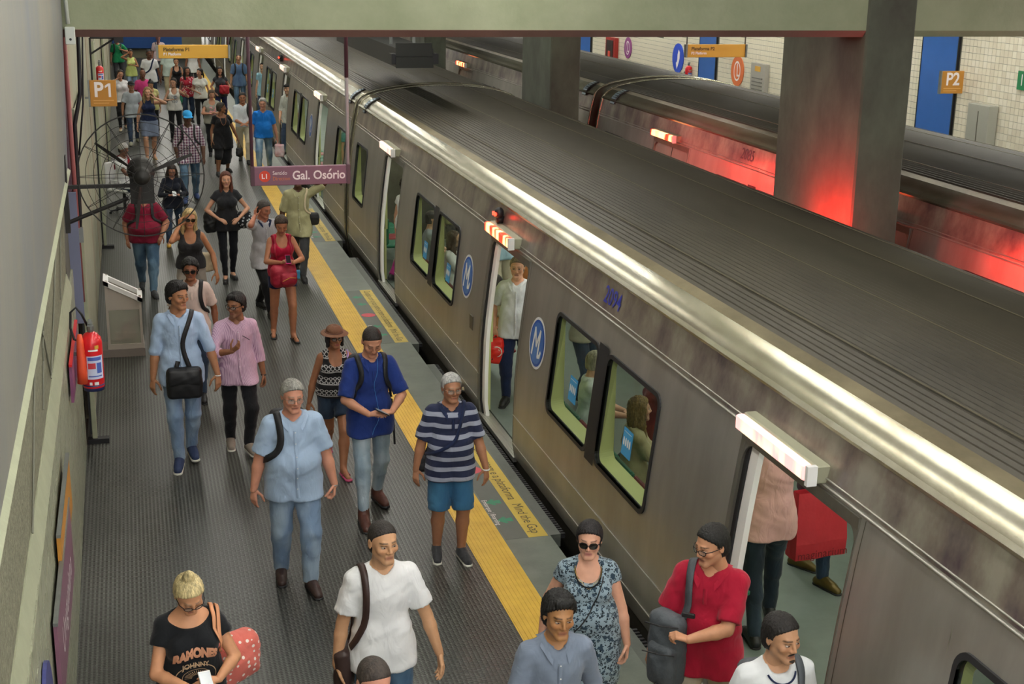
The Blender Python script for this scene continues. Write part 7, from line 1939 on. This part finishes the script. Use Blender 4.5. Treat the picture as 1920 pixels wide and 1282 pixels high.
v = []
for zz, kx, ky in ((-hh2, 1, 1), (-hh2*.5, 1.02, 1.1), (0, 1.0, .9), (hh2*.6, .97, .7), (hh2, .95, .55)):
    for a, b in ((-1, -1), (-.3, -1.15), (.35, -.9), (1, -1), (1.03, 0), (1, 1), (-1, 1), (-1.03, 0)): v.append(tuple(c0+R[0]*a*hw_*kx+R[1]*b*dd_*ky+A(0, 0, zz)))
f = [(k*8+i, k*8+(i+1) % 8, (k+1)*8+(i+1) % 8, (k+1)*8+i) for k in range(4) for i in range(8)]+[tuple(reversed(range(8)))]
MB().add(v, f).build('bag_body', mR, e)
for s_ in (-1, 1): MB().tube([tuple(c0+R[0]*.1+R[1]*s_*dd_*.5+A(0, 0, hh2)), tuple(c0+R[1]*s_*.03+A(0, 0, hh2+.14)), tuple(c0-R[0]*.1+R[1]*s_*dd_*.5+A(0, 0, hh2))], .005, 6).build('handle', mR, e, True)
t = text_mesh('maginarium', .10, mat('print_darkred', '7a1420', .6)); ob = link('lettering', t, e); pc = c0-R[1]*(dd_*1.2+.016)+A(0, 0, -hh2+.05)
ob.location = tuple(pc); ob.rotation_euler = (R90, 0, -.35)
tag(e, 'big red paper shopping bag filling the upper right of the nearest doorway', 'shopping bag')
who('curlyw', 'curly-haired passenger in a white top seen in the third doorway', at=(3.98, 20.55), H=1.62, yaw=120, sex='f', res='m', skin='d8a890', hair=('afro', '2a1e18'), top=dict(m=wht, sl=.3, neck='tank', hem=.52), bottom=dict(m=fabric('trousers_magenta', '8a2464')), shoes=ped(leaK))
o = who('oldwin', 'elderly passenger in a white shirt and glasses seen through the near window', hx=(1106, 716, 4.15), H=1.66, yaw=80, res='n', skin='c89a80', seat=.55, feet=((-.1, -.42), (.1, -.42)), hair=('buzz', 'b0a894'), top=dict(m=fabric('shirt_white3', 'dbe4ea'), sl=.8, neck='collar', hem=.5), bottom=dict(m=gry), shoes=ped(leaK), glasses='plastic', head=(.3, .1, 0), armL=('at', (-.05, -.22, .62), None), armR=('at', (.05, -.22, .62), None))
who('standwin', 'standing passenger holding a rail seen through the near window', hx=(1098, 585, 4.75), H=1.70, yaw=30, res='m', skin='b08468', hair=('short', '1c1614'), top=dict(m=fabric('shirt_sand', 'b4b0a0'), sl=.7, neck='crew', hem=.5), bottom=dict(m=jd), shoes=ped(leaK), armL=('at', (-.05, -.22, .72), None), armR=('at', (.08, -.24, .74), None))
who('greywin', 'passenger in a dark grey shirt behind the near window', hx=(1140, 600, 5.1), H=1.72, yaw=200, res='m', skin='b08468', hair=('short', '1c1614'), top=dict(m=fabric('shirt_pewter', '6e766c'), sl=.8, neck='collar', hem=.46), bottom=dict(m=gry), shoes=ped(leaK))
who('blondewin', 'blonde seated passenger in a cream top behind the window with the lower blue sticker', hx=(1190, 775, 4.1), H=1.60, yaw=85, sex='f', res='m', skin='c89a80', seat=.55, feet=((-.1, -.42), (.1, -.42)), hair=('wavy', '8a6f38'), top=dict(m=fabric('top_cream', 'a8a07c'), sl=.8, neck='crew', hem=.5), bottom=dict(m=gry), shoes=ped(leaK), armL=('at', (-.05, -.22, .62), None), armR=('at', (.05, -.22, .62), None))
who('redwin', 'passenger in a dark red top seated behind the lower near window', hx=(1222, 850, 4.65), H=1.60, yaw=95, sex='f', res='m', skin='a87860', seat=.55, feet=((-.1, -.42), (.1, -.42)), hair=('long', '2a1e18'), top=dict(m=fabric('top_brick', '6e2220'), sl=.8, neck='crew', hem=.5), bottom=dict(m=gry), shoes=ped(leaK), armL=('at', (-.05, -.22, .62), None), armR=('at', (.05, -.22, .62), None))
who('win3', 'passenger in a grey-blue shirt seated behind the third window', hx=(805, 445, 4.15), H=1.64, yaw=80, res='f', skin='c49a7c', seat=.55, feet=((-.1, -.42), (.1, -.42)), hair=('short', '4a3c30'), top=dict(m=fabric('shirt_haze', '8a94a0'), sl=.8, neck='collar', hem=.5), bottom=dict(m=gry), shoes=ped(leaK), armL=('at', (-.05, -.22, .62), None), armR=('at', (.05, -.22, .62), None))
who('win4', 'passenger in a white top leaning forward behind the fourth window', hx=(845, 500, 4.15), H=1.60, yaw=70, sex='f', res='f', skin='c8a080', seat=.55, feet=((-.1, -.42), (.1, -.42)), hair=('wavy', '5a4430'), top=dict(m=wht, sl=.8, neck='crew', hem=.5), bottom=dict(m=gry), shoes=ped(leaK), armL=('at', (-.05, -.22, .62), None), armR=('at', (.05, -.22, .62), None))
who('win5', 'standing passenger in a dull green shirt inside by the fourth window', hx=(850, 400, 4.9), H=1.70, yaw=20, res='f', skin='a88468', hair=('short', '1c1614'), top=dict(m=fabric('shirt_moss', '7c7c58'), sl=.8, neck='collar', hem=.46), bottom=dict(m=gry), shoes=ped(leaK))
who('capdoor', 'bearded man in a black flat cap leaning out of a door of the second car', at=(3.78, 34.55), H=1.74, yaw=-40, res='m', skin='c09478', hair=('short', '1c1614'), stubble=.9, top=dict(m=fabric('shirt_ash', 'b8bcb4'), sl=1.2, neck='collar', hem=.46), bottom=dict(m=jd), shoes=ped(leaK), hat=('flatcap', blk), armL=('at', (-.10, -.10, .52), None))
who('armdoor', 'passenger in light blue with an arm out of the farthest open door', at=(3.80, 41.3), H=1.72, yaw=-30, res='f', skin='c49a80', hair=('short', '1c1614'), top=dict(m=fabric('shirt_cyan', '8ab8cc'), sl=.5, neck='crew', hem=.46), bottom=dict(m=jd), shoes=ped(leaK))
who('indoor3', 'passenger in a green top inside the first door of the second car', at=(4.25, 28.3), H=1.62, yaw=60, sex='f', res='f', skin='c09870', hair=('wavy', '4a3624'), top=dict(m=fabric('top_teal', '5c9c94'), sl=.5, neck='crew', hem=.5), bottom=dict(m=fabric('trousers_rust', 'a8442c')), shoes=ped(leaK))
